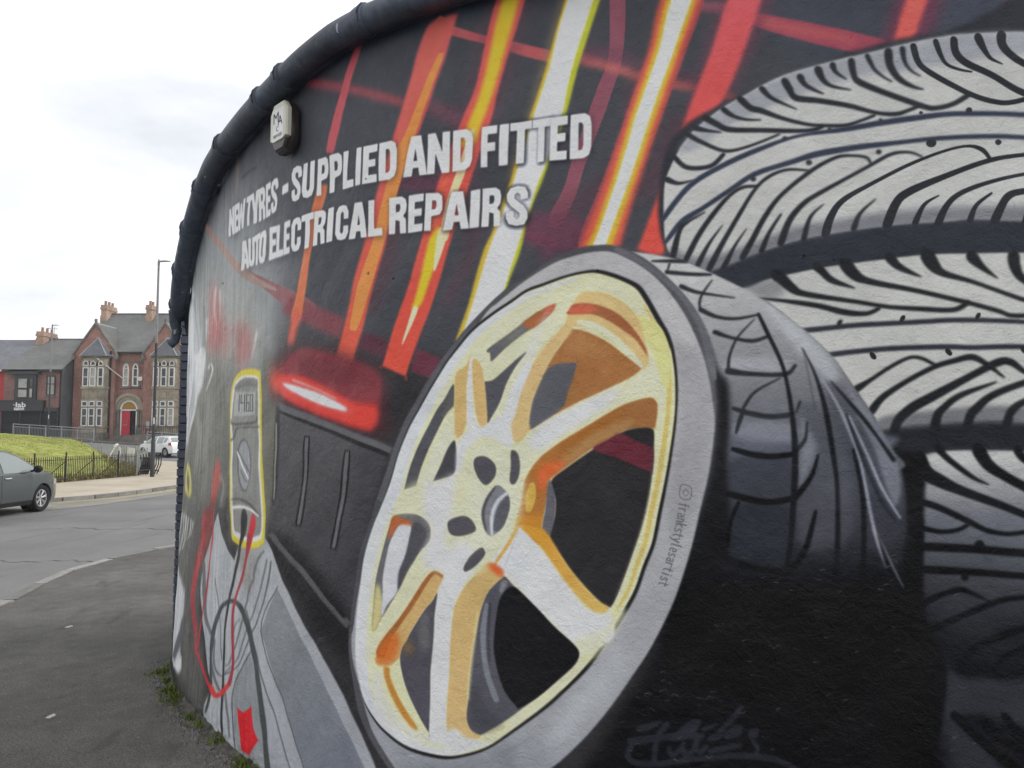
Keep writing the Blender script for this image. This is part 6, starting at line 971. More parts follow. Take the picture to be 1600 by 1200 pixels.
[1,"#55565a",0.8,0.5,None,[5125,718,5127,718,5133,722,5147,713,5148,714,5148,714,5134,724,5126,720]],
[1,"#3f4046",0.8,0.5,None,[5640,665,5641,664,5653,666,5661,675,5661,676,5660,676,5652,668,5641,667]],
[1,"#4a4a4e",0.8,0.4,None,[6069,722,6070,721,6080,724,6085,730,6085,731,6085,731,6079,725,6070,723]],
[1,"#3f4046",0.8,0.5,None,[5388,828,5390,827,5399,831,5405,826,5406,826,5406,827,5400,833,5389,830]],
[1,"#55565a",0.8,0.5,None,[5690,1222,5691,1221,5703,1217,5713,1222,5714,1223,5713,1223,5703,1219,5692,1223]],
[1,"#55565a",0.8,0.5,None,[5807,992,5808,992,5816,997,5818,997,5819,998,5818,998,5815,999,5807,994]],
[1,"#3f4046",0.8,0.5,None,[5695,1089,5696,1088,5705,1093,5714,1086,5714,1086,5714,1087,5706,1094,5695,1091]],
[1,"#55565a",0.8,0.4,None,[6079,765,6079,763,6087,762,6089,769,6089,770,6088,769,6087,763,6080,766]],
[1,"#3f4046",0.8,0.4,None,[6156,1256,6157,1255,6169,1254,6175,1253,6176,1254,6175,1254,6169,1256,6157,1257]],
[1,"#3f4046",0.8,0.5,None,[5518,1211,5519,1210,5526,1211,5534,1220,5534,1221,5534,1221,5525,1213,5519,1213]],
[1,"#3f4046",0.8,0.5,None,[5704,807,5706,807,5709,812,5718,803,5719,803,5719,804,5710,814,5704,809]],
[1,"#55565a",0.8,0.5,None,[5554,978,5556,978,5561,983,5570,986,5570,986,5570,987,5560,984,5554,980]],
[1,"#55565a",0.8,0.5,None,[5166,851,5167,850,5182,858,5182,846,5183,846,5183,846,5183,860,5167,853]],
[1,"#55565a",0.8,0.5,None,[5563,988,5565,987,5577,993,5574,983,5574,982,5575,983,5578,994,5564,990]],
[1,"#55565a",0.8,0.5,None,[5322,780,5324,779,5333,784,5338,787,5338,788,5338,788,5332,786,5323,781]],
[1,"#4a4a4e",0.8,0.5,None,[5455,1281,5456,1279,5464,1274,5477,1276,5478,1277,5477,1278,5464,1276,5457,1281]],
[1,"#4a4a4e",0.8,0.5,None,[5761,1181,5762,1180,5773,1185,5776,1185,5777,1186,5776,1186,5772,1187,5761,1183]],
[1,"#3f4046",0.8,0.5,None,[5687,1117,5688,1115,5701,1116,5708,1111,5709,1111,5709,1112,5702,1118,5689,1118]],
[1,"#3f4046",0.8,0.5,None,[5298,757,5299,755,5307,754,5311,753,5312,753,5312,754,5308,756,5300,758]],
[1,"#4a4a4e",0.8,0.5,None,[5323,589,5324,587,5335,583,5345,593,5345,594,5344,594,5334,585,5325,590]],
[1,"#4a4a4e",0.8,0.5,None,[5945,977,5946,977,5956,979,5956,976,5956,975,5957,976,5957,981,5946,979]],
[1,"#55565a",0.8,0.4,None,[6098,1199,6099,1198,6111,1204,6118,1207,6119,1207,6118,1208,6111,1206,6099,1200]],
[1,"#55565a",0.8,0.5,None,[5714,1035,5714,1033,5725,1030,5729,1040,5728,1040,5728,1040,5725,1032,5715,1036]],
[1,"#3f4046",0.8,0.5,None,[5773,665,5775,664,5780,668,5790,666,5790,667,5790,667,5780,670,5774,666]],
[1,"#4a4a4e",0.8,0.5,None,[5909,1275,5910,1274,5925,1278,5929,1274,5929,1274,5929,1275,5925,1280,5910,1277]],
[1,"#3f4046",0.8,0.5,None,[5505,1046,5507,1045,5520,1052,5521,1050,5522,1050,5522,1050,5519,1053,5506,1047]],
[1,"#4a4a4e",0.8,0.5,None,[5434,750,5435,748,5452,749,5459,759,5459,760,5458,760,5451,751,5435,751]],
[1,"#4a4a4e",0.8,0.5,None,[5098,709,5100,709,5114,718,5122,704,5123,704,5123,705,5115,719,5099,711]],
[1,"#55565a",0.8,0.5,None,[5560,1202,5561,1200,5574,1198,5573,1209,5573,1210,5572,1209,5573,1200,5562,1203]],
[1,"#55565a",0.8,0.5,None,[5539,644,5540,643,5545,645,5553,643,5554,644,5553,644,5545,647,5540,646]],
[1,"#3f4046",0.8,0.5,None,[5513,938,5514,936,5521,933,5525,938,5525,939,5525,939,5521,935,5515,939]],
[1,"#3f4046",0.8,0.6,None,[5016,656,5018,655,5036,663,5041,661,5042,661,5041,662,5035,665,5017,658]],
[1,"#55565a",0.8,0.5,None,[5560,778,5562,777,5568,783,5576,788,5576,789,5576,789,5567,785,5560,780]],
[1,"#3f4046",0.8,0.5,None,[5105,765,5106,763,5125,761,5122,775,5121,775,5121,775,5123,762,5107,766]],
[1,"#4a4a4e",0.8,0.5,None,[5610,1180,5611,1178,5620,1176,5624,1180,5624,1181,5623,1181,5620,1178,5612,1181]],
[1,"#3f4046",0.8,0.5,None,[5564,932,5566,931,5571,934,5579,927,5580,927,5580,928,5571,935,5565,934]],
[1,"#3f4046",0.8,0.4,None,[6181,1252,6183,1251,6193,1256,6195,1250,6196,1249,6196,1250,6193,1258,6182,1253]],
[1,"#4a4a4e",0.8,0.5,None,[5782,782,5783,781,5789,780,5803,780,5803,780,5803,781,5790,782,5784,783]],
[1,"#3f4046",0.8,0.5,None,[5727,1014,5728,1013,5743,1016,5744,1012,5744,1011,5744,1012,5743,1018,5728,1015]],
[1,"#55565a",0.8,0.5,None,[5896,1213,5898,1213,5902,1217,5914,1221,5914,1222,5914,1222,5901,1219,5897,1215]],
[1,"#4a4a4e",0.8,0.5,None,[5384,1045,5386,1044,5393,1046,5398,1054,5398,1055,5397,1054,5392,1048,5386,1047]],
[1,"#55565a",0.8,0.5,None,[5916,1230,5917,1230,5926,1235,5928,1235,5928,1235,5928,1236,5926,1237,5917,1232]],
[1,"#0d0d0f",1.0,0.6,None,[4947,2329,4945,2326,4942,2324,4939,2325,4937,2328,4937,2331,4939,2334,4942,2334,4945,2332]],
[1,"#0d0d0f",1.0,0.9,None,[3826,2433,3824,2431,3821,2430,3817,2431,3814,2433,3814,2436,3817,2438,3821,2438,3824,2436]],
[1,"#0d0d0f",1.0,0.8,None,[3981,2392,3980,2388,3976,2387,3971,2388,3968,2391,3968,2395,3971,2397,3976,2397,3980,2395]],
[1,"#0d0d0f",1.0,0.5,None,[5687,2316,5686,2313,5683,2311,5680,2312,5677,2315,5678,2319,5680,2321,5683,2322,5686,2320]],
[1,"#0d0d0f",1.0,0.8,None,[3907,2106,3906,2104,3903,2103,3900,2104,3898,2106,3897,2108,3900,2110,3903,2110,3905,2109]],
[1,"#0d0d0f",1.0,2.1,None,[2206,2621,2202,2618,2193,2618,2182,2621,2174,2624,2174,2628,2181,2629,2192,2628,2202,2625]],
[1,"#0d0d0f",1.0,0.9,None,[3809,2872,3808,2870,3805,2869,3801,2870,3799,2873,3798,2876,3801,2877,3805,2877,3808,2875]],
[1,"#0d0d0f",1.0,0.5,None,[5780,2292,5780,2290,5778,2289,5776,2289,5774,2291,5774,2294,5776,2296,5778,2296,5780,2294]],
[1,"#1f2226",0.8,4.2,None,[2491,3197,2507,3192,2654,3196,2750,3183,2757,3188,2739,3197,2639,3208,2491,3202]]]

# ---------------------------------------------------------------- terrain: level near the wall, rising behind the green
def smoothstep(a, b, x):
    t = np.clip((np.asarray(x, float)-a)/(b-a), 0, 1); return t*t*(3-2*t)
def T(x, y):
    return smoothstep(42, 64, y)*(0.35+1.3*np.clip((-22-np.asarray(x, float))/22, 0, 1.15))
def inside(px, py, poly):
    r = np.zeros(px.shape, bool); n = len(poly)
    for i in range(n):
        (x0, y0), (x1, y1) = poly[i], poly[(i+1) % n]
        c = ((y0 > py) != (y1 > py)) & (px < (x1-x0)*(py-y0)/(y1-y0+1e-12)+x0); r ^= c
    return r
def edge_dist(px, py, poly):
    d = np.full(px.shape, 1e9); n = len(poly)
    for i in range(n):
        a = np.array(poly[i], float); b = np.array(poly[(i+1) % n], float); e = b-a
        t = np.clip(((px-a[0])*e[0]+(py-a[1])*e[1])/(e@e), 0, 1)
        d = np.minimum(d, np.hypot(px-a[0]-t*e[0], py-a[1]-t*e[1]))
    return d
def sheet(name, x0, x1, y0, y1, step, zf, mat):
    nx, ny = int((x1-x0)/step)+1, int((y1-y0)/step)+1
    X, Y = np.meshgrid(np.linspace(x0, x1, nx), np.linspace(y0, y1, ny)); Z = zf(X, Y)
    m = MB(); m.v = list(zip(X.ravel(), Y.ravel(), Z.ravel()))
    m.f = [(j*nx+i, j*nx+i+1, (j+1)*nx+i+1, (j+1)*nx+i) for j in range(ny-1) for i in range(nx-1)]
    return structure(m.build(name, mat, smooth=60))
def flat_poly(name, poly, zf, mat, cut=2.0, skirt=0.0):
    """a paved area from its outline, cut into cells so it follows the terrain"""
    bm = bmesh.new(); vs = [bm.verts.new((x, y, 0)) for x, y in poly]; bm.faces.new(vs)
    if cut:
        xs = [p[0] for p in poly]; ys = [p[1] for p in poly]
        for ax, lo, hi in ((0, min(xs), max(xs)), (1, min(ys), max(ys))):
            c = math.ceil(lo/cut)*cut
            while c < hi:
                no = (1, 0, 0) if ax == 0 else (0, 1, 0); co = (c, 0, 0) if ax == 0 else (0, c, 0)
                bmesh.ops.bisect_plane(bm, geom=bm.verts[:]+bm.edges[:]+bm.faces[:], plane_co=co, plane_no=no); c += cut
    bmesh.ops.triangulate(bm, faces=bm.faces[:])
    for v in bm.verts: v.co.z = float(zf(v.co.x, v.co.y))
    if skirt:
        be = [e for e in bm.edges if e.is_boundary]; r = bmesh.ops.extrude_edge_only(bm, edges=be)
        for g in r['geom']:
            if isinstance(g, bmesh.types.BMVert): g.co.z -= skirt
    bmesh.ops.recalc_face_normals(bm, faces=bm.faces[:])
    me = bpy.data.meshes.new(name); bm.to_mesh(me); bm.free(); me.materials.append(MATS[mat])
    o = bpy.data.objects.new(name, me); COL.objects.link(o); return structure(o)
def along(line, step, start=0.0):
    P = np.array(line, float); s = np.concatenate([[0], np.cumsum(np.hypot(*np.diff(P, axis=0).T))])
    q = np.arange(start, s[-1], step); x = np.interp(q, s, P[:, 0]); y = np.interp(q, s, P[:, 1])
    x2 = np.interp(q+.05, s, P[:, 0]); y2 = np.interp(q+.05, s, P[:, 1]); x1 = np.interp(q-.05, s, P[:, 0]); y1 = np.interp(q-.05, s, P[:, 1])
    return x, y, np.arctan2(y2-y1, x2-x1)

m = MB(); m.box(-500, 500, -300, 900, -1.2, -0.30); structure(m.build('ground', 'far_ground'))
sheet('hillside', -120, 60, 70, 150, 5, lambda x, y: T(x, y)-0.02, 'far_ground')
sheet('road', -110, 40, -30, 72, 2, lambda x, y: T(x, y)-0.10, 'asphalt_road')
KERB = catmull([(-3.4,-6),(-4.1,0),(-4.75,4),(-5.12,7.6),(-5.42,9.0),(-5.55,9.8),(-5.52,10.6),(-5.35,11.4),(-5.05,12.2),(-4.4,13.2),(-3.2,14.2),(-1.2,15.0),(3,15.5),(9,15.6)], 6)
flat_poly('pavement', [tuple(p) for p in KERB]+[(9, -6)], lambda x, y: 0.0, 'asphalt_pavement', 0, 0.1)
MARGIN = [(-14.5,4),(-11.5,16.4),(-11.4,17.1),(-11.1,18.5),(-10.6,20.2),(-10.3,23.7),(-9.9,27),(-8.6,30.5),(-5.5,34),(-6.5,36),(-9.5,32.6),(-10.9,29.2),(-11.4,26.5),(-11.5,24),(-11.8,22),(-12.5,20.6),(-13.1,18.6),(-15,17),(-16,4)]
flat_poly('road_verge', MARGIN, lambda x, y: T(x, y)-0.094, 'road_margin', 2)
FKERB = catmull([(-15.2,6),(-14.6,13),(-13.6,17.4),(-13.0,19.0),(-12.5,20.6),(-11.8,22),(-11.5,24),(-11.4,26.5),(-10.9,29.2),(-9.5,32.6),(-7,35.6),(-3,38.5),(4,41)], 6)
BACK = [(4,44),(-8,44.5),(-18.5,46.5),(-22.5,49.0),(-28,53.0),(-36,56.0),(-44,57.2),(-60,57.5),(-60,6)]
flat_poly('island_pavement', [tuple(p) for p in FKERB]+BACK, lambda x, y: T(x, y)+0.0, 'paving_buff', 3, 0.1)
flat_poly('far_pavement', [(-100,65.6),(-30,65.6),(20,65.6),(20,70.6),(-100,70.6)], lambda x, y: T(x, y)+0.02, 'asphalt_pavement', 3, 0.14)
# kerb stones, one by one
def kerb_line(name, line, step, width, mat, start=0.0):
    root = bpy.data.objects.new(name, None); COL.objects.link(root); structure(root); ORG[root.name] = Vector((0, 0, 0))
    x, y, a = along(line, step, start); me = None; rnd = random.Random(4)
    for k in range(len(x)):
        if me is None:
            b = MB(); L = step-0.02
            b.box(-L/2, L/2, -width/2, width/2, -0.16, 0.012); o = b.build('kerb_stone', mat, root)
            bm = bmesh.new(); bm.from_mesh(o.data); bmesh.ops.bevel(bm, geom=bm.edges[:], offset=0.015, segments=2, affect='EDGES'); bm.to_mesh(o.data); bm.free(); me = o.data
        else: o = share(me, 'kerb_stone', root, (0, 0, 0))
        o.location = (x[k], y[k], float(T(x[k], y[k]))+rnd.uniform(-.004, .004)); o.rotation_euler = (rnd.uniform(-.006, .006), rnd.uniform(-.004, .004), a[k])
    return root
kerb_line('kerb', KERB, 0.9, 0.15, 'kerb_concrete', 2.0)
kerb_line('far_kerb', FKERB, 0.9, 0.14, 'kerb_concrete', 6.0)
# yellow parking lines beside the far kerb
for off in (0.28, 0.46):
    x, y, a = along(FKERB, 0.5, 15.0); q = MB(); z = -0.0885
    L = [(x[i]+math.sin(a[i])*off, y[i]-math.cos(a[i])*off) for i in range(len(x))]; R = [(x[i]+math.sin(a[i])*(off+.09), y[i]-math.cos(a[i])*(off+.09)) for i in range(len(x))]
    for i in range(len(x)-1):
        if y[i] < 45: q.face([(*L[i], z), (*R[i], z), (*R[i+1], z), (*L[i+1], z)])
    structure(q.build('yellow_line', 'yellow_paint'))

# ---------------------------------------------------------------- garage with the mural wall
garage = thing('garage', 'corner garage with a curved wall painted with a giant gold wheel and stacked tyres', 'building')
TH = int(3.7*PPM); TW = int(ULEN*PPM)+1
tex = np.zeros((TH, TW, 3), np.float32)+srgb('#2a292c')
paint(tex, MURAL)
rng = np.random.default_rng(3)
def cloud(h, w, cell_y, cell_x):
    g = rng.random((h//cell_y+3, w//cell_x+3)).astype(np.float32)
    yy = np.arange(h)/cell_y; xx = np.arange(w)/cell_x
    y0 = yy.astype(int); x0 = xx.astype(int); fy = (yy-y0)[:, None]; fx = (xx-x0)[None]; fy = fy*fy*(3-2*fy); fx = fx*fx*(3-2*fx)
    return (g[y0][:, x0]*(1-fy)*(1-fx)+g[y0+1][:, x0]*fy*(1-fx)+g[y0][:, x0+1]*(1-fy)*fx+g[y0+1][:, x0+1]*fy*fx)
lum = tex.mean(2, keepdims=True); tex = lum+(tex-lum)*.90
wear = (cloud(TH, TW, 160, 160)*.4+cloud(TH, TW, 50, 50)*.3+cloud(TH, TW, 14, 14)*.3)[..., None]-.5
streak = (cloud(TH, TW, 420, 9)*.6+cloud(TH, TW, 200, 4)*.4)[..., None]-.5
left = np.clip(1-(np.arange(TW)/PPM-1.0)/2.4, 0, 1)[None, :, None]
tex += wear*(.035+.05*lum)+streak*left*.30*(.3+lum)
grain = rng.random((TH, TW, 1)).astype(np.float32)-.5
tex += grain*.035*(.3+lum)
def to_lin(c): return np.where(c > .04045, ((np.maximum(c, 0)+.055)/1.055)**2.4, c/12.92)
def to_srgb(c): return np.where(c > .0031308, 1.055*np.maximum(c, 1e-6)**(1/2.4)-.055, c*12.92)
alb = np.clip(to_lin(np.clip(tex, 0, 1))*1.85-0.009, 0.003, 0.87)
alb[:int(.10*PPM)] *= (0.75+0.5*cloud(int(.10*PPM), TW, 12, 30))[..., None]
pix = np.ones((TH, TW, 4), np.float32); pix[..., :3] = to_srgb(alb)
img = bpy.data.images.new('mural_paint', TW, TH); img.pixels.foreach_set(pix.ravel()); img.update(); img.pack()
del pix, tex, wear, streak, grain

mm = Mat('mural_paint', (0.5, 0.5, 0.5), 0.58, 0.20)
ti = mm.n('ShaderNodeTexImage'); ti.image = img; ti.interpolation = 'Cubic'; ti.extension = 'EXTEND'
mm.t.links.new(ti.outputs['Color'], mm.b.inputs['Base Color'])
v = mm.coord()
mm.t.links.new(mm.ramp(mm.noise(7, 5, .6, v, 1.0), .35, .75, (.50,)*3, (.27,)*3), mm.b.inputs['Roughness'])
mm.bump(mm.noise(3.2, 4, .55, v, .4), 0.035, .6)
mm.bump(mm.noise(19, 5, .66, v, 1.2), 0.013, .5)
mm.bump(mm.ramp(mm.noise(34, 3, .6, v, 2.2), .60, .72), 0.0035, .5)
mm.bump(mm.noise(150, 3, .65, v), 0.0035, .75)

NU, NZ = 260, 70
us = np.linspace(0.0, ULEN, NU); ts = np.linspace(0, 1, NZ)
zt = wall_top(us)+0.06
Ug, Tg = np.meshgrid(us, ts, indexing='ij'); Zg = -0.05+Tg*(zt[:, None]+0.05)
rn = np.random.default_rng(8)
lump = sum(a*np.sin(Ug*k1+p1)*np.sin(Zg*k2+p2) for a, k1, k2, p1, p2 in [(0.004, 5.1, 4.3, .4, 1.), (0.003, 9.7, 11.3, 2., .3), (0.0025, 17., 15., .9, 2.1), (0.002, 31., 27., 4., 1.)])
Xg, Yg, _ = wall_point(Ug, Zg, lump)
w = MB(); w.v = list(zip(Xg.ravel(), Yg.ravel(), Zg.ravel()))
w.f = [(i*NZ+j, i*NZ+j+1, (i+1)*NZ+j+1, (i+1)*NZ+j) for i in range(NU-1) for j in range(NZ-1)]
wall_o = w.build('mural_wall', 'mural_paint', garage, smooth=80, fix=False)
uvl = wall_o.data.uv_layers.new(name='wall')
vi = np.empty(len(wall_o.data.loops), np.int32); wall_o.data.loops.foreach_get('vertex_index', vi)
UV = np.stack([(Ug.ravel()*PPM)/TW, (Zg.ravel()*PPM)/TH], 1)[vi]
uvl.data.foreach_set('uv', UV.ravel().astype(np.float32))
# roof and back of the garage
x, y, nx, ny = wall_plan(us); r = MB()
top = [(float(x[i]-nx[i]*.02), float(y[i]-ny[i]*.02), float(wall_top(us[i]))+.055) for i in range(0, NU, 4)]+[(2.6, 1.92, 3.485)]
back = [(5.0, 7.5, 3.6), (-1.9, 7.6, 2.7)]
r.face(top+back); r.build('roof', 'dark_render', garage)
r = MB(); r.box(-1.9, 5.0, 7.5, 7.7, -.05, 3.0); r.box(4.9, 5.0, 1.2, 7.5, -.05, 3.4); r.build('rear_wall', 'brick_brown', garage)
# gutter: half-round sweep with joint collars and clips
def gutter_profile(u, r, off=0.070, a0=0, a1=360, n=14):
    x, y, nx, ny = wall_plan(u); z = float(wall_top(u))+0.05
    e = .02; dz = (float(wall_top(u+e))-float(wall_top(u-e)))/(2*e); k = 1/math.sqrt(1+dz*dz)
    out = []
    for i in range(n):
        a = RAD(a0+(a1-a0)*i/(n-1 if a1-a0 < 360 else n)); h = math.cos(a)*r; w_ = math.sin(a)*r
        out.append((float(x+nx*(off+h)), float(y+ny*(off+h)), z+w_))
    return out
def sweep(uu, rr, n=14):
    m = MB(); 
    for u, r_ in zip(uu, rr): m.v += gutter_profile(u, r_, n=n)
    L = len(uu)
    m.f = [(i*n+k, i*n+(k+1) % n, (i+1)*n+(k+1) % n, (i+1)*n+k) for i in range(L-1) for k in range(n)]+[tuple(range(n)), tuple(range((L-1)*n, L*n))]
    return m
uu = np.linspace(0.80, ULEN, 150)
gut = sweep(uu, 0.064+0.0012*np.sin(uu*7)).build('gutter', 'gutter_paint', garage, smooth=50)
for u in (0.9, 1.28, 1.62, 1.95, 2.40, 2.98, 3.22, 3.86, 4.42, 5.0, 5.6, 6.2):
    sweep([u-.035, u-.03, u+.03, u+.035], [0.064, 0.0715, 0.0715, 0.064]).build('gutter_bracket', 'gutter_paint', gut, smooth=40)
    p = gutter_profile(u+.012, 0.075, n=14)
    MB().tube([p[i] for i in range(-1, 9)], 0.0045, 5).build('gutter_clip', 'gutter_paint', gut, smooth=60)
f = MB()
fu = np.linspace(0.3, ULEN, 90); fx, fy, fnx, fny = wall_plan(fu); fz = wall_top(fu)
for side in (0, 1):
    for zz in (0.0, 0.10):
        f.v += [(float(fx[i]+fnx[i]*(.006+.03*side)), float(fy[i]+fny[i]*(.006+.03*side)), float(fz[i])+zz) for i in range(len(fu))]
n = len(fu)
for i in range(n-1): f.f += [(i, i+1, n+i+1, n+i), (2*n+i, 3*n+i, 3*n+i+1, 2*n+i+1), (i, 2*n+i, 2*n+i+1, i+1), (n+i, n+i+1, 3*n+i+1, 3*n+i)]
f.build('fascia_board', 'gutter_paint', garage)
gx, gy, gnx, gny = wall_plan(0.82); gx -= .035; gz = float(wall_top(0.82))+.015; gx += gnx*.070; gy += gny*.070
MB().tube([(gx, gy, gz+.05), (gx-.005, gy+.02, gz-.04), (gx+.0, gy+.04, gz-.10), (gx-.02, gy+.06, gz-.17), (gx-.06, gy+.06, gz-.20)], [.048, .042, .036, .036, .039], 12).build('downpipe_outlet', 'gutter_paint', garage, smooth=50)
# brick pier closing the far end of the wall: core, then bricks one by one
px_, py_ = -2.725, 6.86; ax = (0.97, 0.243); ay = (-0.243, 0.97); HX, HY = 0.19, 0.30
pier = MB().obox((px_, py_), ax, ay, HX-.012, HY-.012, -.05, 2.70).build('brick_pier', 'pier_mortar', garage)
def brick_mesh(l, d, h):
    bm = bmesh.new(); bmesh.ops.create_cube(bm, size=1); bmesh.ops.scale(bm, vec=(l, d, h), verts=bm.verts); bmesh.ops.bevel(bm, geom=bm.edges[:], offset=.006, segments=1, affect='EDGES')
    me = bpy.data.meshes.new('brick'); bm.to_mesh(me); bm.free(); me.materials.append(MATS['pier_paint']); return me
rb = random.Random(2); ang = math.atan2(ax[1], ax[0])
FULL, HALF = brick_mesh(HX-.006, .06, .066), brick_mesh(HX/2-.006, .06, .066)
SFULL, SHALF = brick_mesh(.06, HY-.036, .066), brick_mesh(.06, HY/2-.021, .066)
for row in range(36):
    z = .037+row*.075
    fr = [(-HX/2, FULL), (HX/2, FULL)] if row % 2 else [(-HX*.75, HALF), (0, FULL), (HX*.75, HALF)]
    c0, l2 = .03, HY-.03
    sd_ = [(c0-l2/2, SFULL), (c0+l2/2, SFULL)] if row % 2 else [(c0-l2*.75, SHALF), (c0, SFULL), (c0+l2*.75, SHALF)]
    for lx, ly, me in [(t, -HY+.03, me) for t, me in fr]+[(-HX+.03, t, me) for t, me in sd_]:
        j = rb.uniform(-.002, .003)
        share(me, 'brick', pier, (px_+ax[0]*(lx-j)+ay[0]*(ly-j), py_+ax[1]*(lx-j)+ay[1]*(ly-j), z), (0, 0, ang+rb.uniform(-.006, .006)))
MB().obox((px_, py_), ax, ay, HX+.02, HY+.02, 2.70, 2.76).build('coping', 'gutter_paint', garage)

# ---------------------------------------------------------------- alarm box on the wall
au, az = 3.18, 3.268
x0, y0, nx0, ny0 = [float(q) for q in wall_plan(au)]
tx, ty = -ny0, nx0      # to the viewer's right along the wall
if tx < 0: tx, ty = -tx, -ty
ALW, ALH = 0.088, 0.126
def aw(a, b, c):        # across, up, out
    return (x0+tx*a+nx0*(c+.012), y0+ty*a+ny0*(c+.012), az+b)
def oct_(w_, h_, k=.62):
    return [(-w_, -h_*k), (-w_*.55, -h_), (w_*.55, -h_), (w_, -h_*k), (w_, h_*k), (w_*.55, h_), (-w_*.55, h_), (-w_, h_*k)]
alarm = thing('alarm_box', 'cream burglar alarm box with smoked base fixed high on the mural wall', 'alarm', aw(0, 0, 0))
def loft(levels, mat, name, parent, smooth=40):
    m = MB(); n = len(levels[0])
    for L in levels: m.v += L
    m.f = [tuple(range(n)), tuple(range((len(levels)-1)*n, len(levels)*n))]+[(i*n+k, i*n+(k+1) % n, (i+1)*n+(k+1) % n, (i+1)*n+k) for i in range(len(levels)-1) for k in range(n)]
    return m.build(name, mat, parent, smooth=smooth)
def lev(s, c, w_=ALW, h_=ALH): return [aw(a*s, b*s, c) for a, b in oct_(w_, h_)]
loft([lev(1.0, 0), lev(1.02, .035), lev(.99, .042)], 'smoked_plastic', 'back_plate', alarm)
up = [(a, max(b, -.094+.030*(abs(a)/ALW))) for a, b in oct_(ALW*.985, ALH*.985)]
cov = loft([[aw(a, b+.002, .04) for a, b in up], [aw(a, b+.002, .060) for a, b in up], [aw(a*.92, b*.95+.002, .070) for a, b in up]], 'cream_plastic', 'cover', alarm, 30)
lo = [(-ALW*.97, -.080), (-ALW*.55, -ALH*.97), (ALW*.55, -ALH*.97), (ALW*.97, -.080)]
loft([[aw(a, b, .04) for a, b in lo], [aw(a*.97, b*.98, .056) for a, b in lo], [aw(a*.8, b*.92, .064) for a, b in lo]], 'smoked_plastic', 'lower_lens', alarm, 30)
lab = MB().face([aw(-.058, -.070, .0706), aw(.058, -.070, .0706), aw(.058, .094, .0706), aw(-.058, .094, .0706)]).build('label', 'print_white', cov)
def lettering(name, text, size, origin, right, up_, out, parent, mat, bold=0.0, sx=1.0, depth=0.0):
    cu = bpy.data.curves.new(name, 'FONT'); cu.body = text; cu.size = size; cu.offset = bold; cu.align_x = 'CENTER'; cu.extrude = depth; cu.resolution_u = 3
    o = bpy.data.objects.new(name, cu); COL.objects.link(o)
    dg = bpy.context.evaluated_depsgraph_get(); me = bpy.data.meshes.new_from_object(o.evaluated_get(dg)); bpy.data.objects.remove(o); bpy.data.curves.remove(cu)
    R, U, O = Vector(right), Vector(up_), Vector(out); og = ORG.get(parent.name, Vector((0, 0, 0)))
    for v_ in me.vertices: v_.co = Vector(origin)+R*v_.co.x*sx+U*v_.co.y+O*v_.co.z-og
    me.materials.clear(); me.materials.append(MATS[mat]); ob = bpy.data.objects.new(name, me); COL.objects.link(ob); ob.parent = parent; ORG[ob.name] = og
    return ob
Rv, Uv, Ov = (tx, ty, 0), (0, 0, 1), (nx0, ny0, 0)
for t_, sz, a, b, bo in (('M', .080, -.020, .022, .0), ('A', .070, .024, .004, .0), ('C', .036, -.005, -.024, .0), ('SERVICES', .021, .0, -.054, .0003)):
    lettering('print', t_, sz, aw(a, b, .0712+.0003*len(t_)), Rv, Uv, Ov, cov, 'print_black', bo, 1.05)

# ---------------------------------------------------------------- moss, grit and scraps at the foot of the wall
def blades(name, pts, mat, h, wd, seed, lean=.6):
    rr = random.Random(seed); m = MB()
    for (x, y, z, s) in pts:
        a = rr.uniform(0, 6.283); b = rr.uniform(0, 6.283); hh = h*s*rr.uniform(.5, 1.2); dx, dy = math.cos(a)*wd*s, math.sin(a)*wd*s; l = rr.uniform(.1, lean)*hh
        m.add([(x-dx, y-dy, z), (x+dx, y+dy, z), (x+math.cos(b)*l, y+math.sin(b)*l, z+hh)], [(0, 1, 2)])
    return stuff(m.build(name, mat, fix=False))
rm = random.Random(9)
def foot(u, off):
    x, y, z = wall_point(u, 0.0, off); return float(x), float(y)
pts = []
for cu_, spread, n_, offm in ((.95, .05, 700, .06), (1.42, .05, 700, .045), (1.62, .06, 600, .05), (1.95, .05, 120, .03), (2.86, .05, 700, .035), (2.1, .25, 700, .03), (1.2, .15, 300, .03), (2.45, .08, 220, .03), (3.05, .07, 160, .035), (1.2, .2, 90, .03), (1.75, .1, 120, .03)):
    for _ in range(n_):
        u = rm.gauss(cu_, spread); o_ = abs(rm.gauss(0, offm))+.005; x, y = foot(u, o_); pts.append((x, y, 0.0, rm.uniform(.6, 1.3)))
wd = []
for cu_, n_ in ((.97, 90), (1.44, 110), (1.60, 80), (2.0, 40), (2.2, 30), (2.5, 40), (1.2, 40), (2.88, 120), (3.02, 40)):
    for _ in range(n_): u = rm.gauss(cu_, .035); x, y = foot(u, abs(rm.gauss(0, .028))+.01); wd.append((x, y, 0, rm.uniform(.6, 1.5)))
tag(blades('weeds', wd, 'moss', .038, .0075, 21, 1.1), 'small leafy green weeds sprouting at the foot of the mural wall', 'weeds')
tag(blades('moss', pts, 'moss', .011, .005, 3), 'low green moss tufts growing along the foot of the mural wall', 'moss')
g = MB()
for _ in range(4200):
    u = rm.uniform(.6, 3.7); o_ = abs(rm.gauss(0, .065))+.004; x, y = foot(u, o_); s = rm.uniform(.003, .013)*(1.25 if u > 2 else 1); a = rm.uniform(0, 6.28)
    P = [(x+math.cos(a+k*2.094)*s*rm.uniform(.6, 1.2), y+math.sin(a+k*2.094)*s*rm.uniform(.6, 1.2), -.002) for k in range(3)]
    g.add(P+[(x+rm.uniform(-.3, .3)*s, y+rm.uniform(-.3, .3)*s, s*rm.uniform(.5, 1.0))], [(0, 1, 3), (1, 2, 3), (2, 0, 3)])
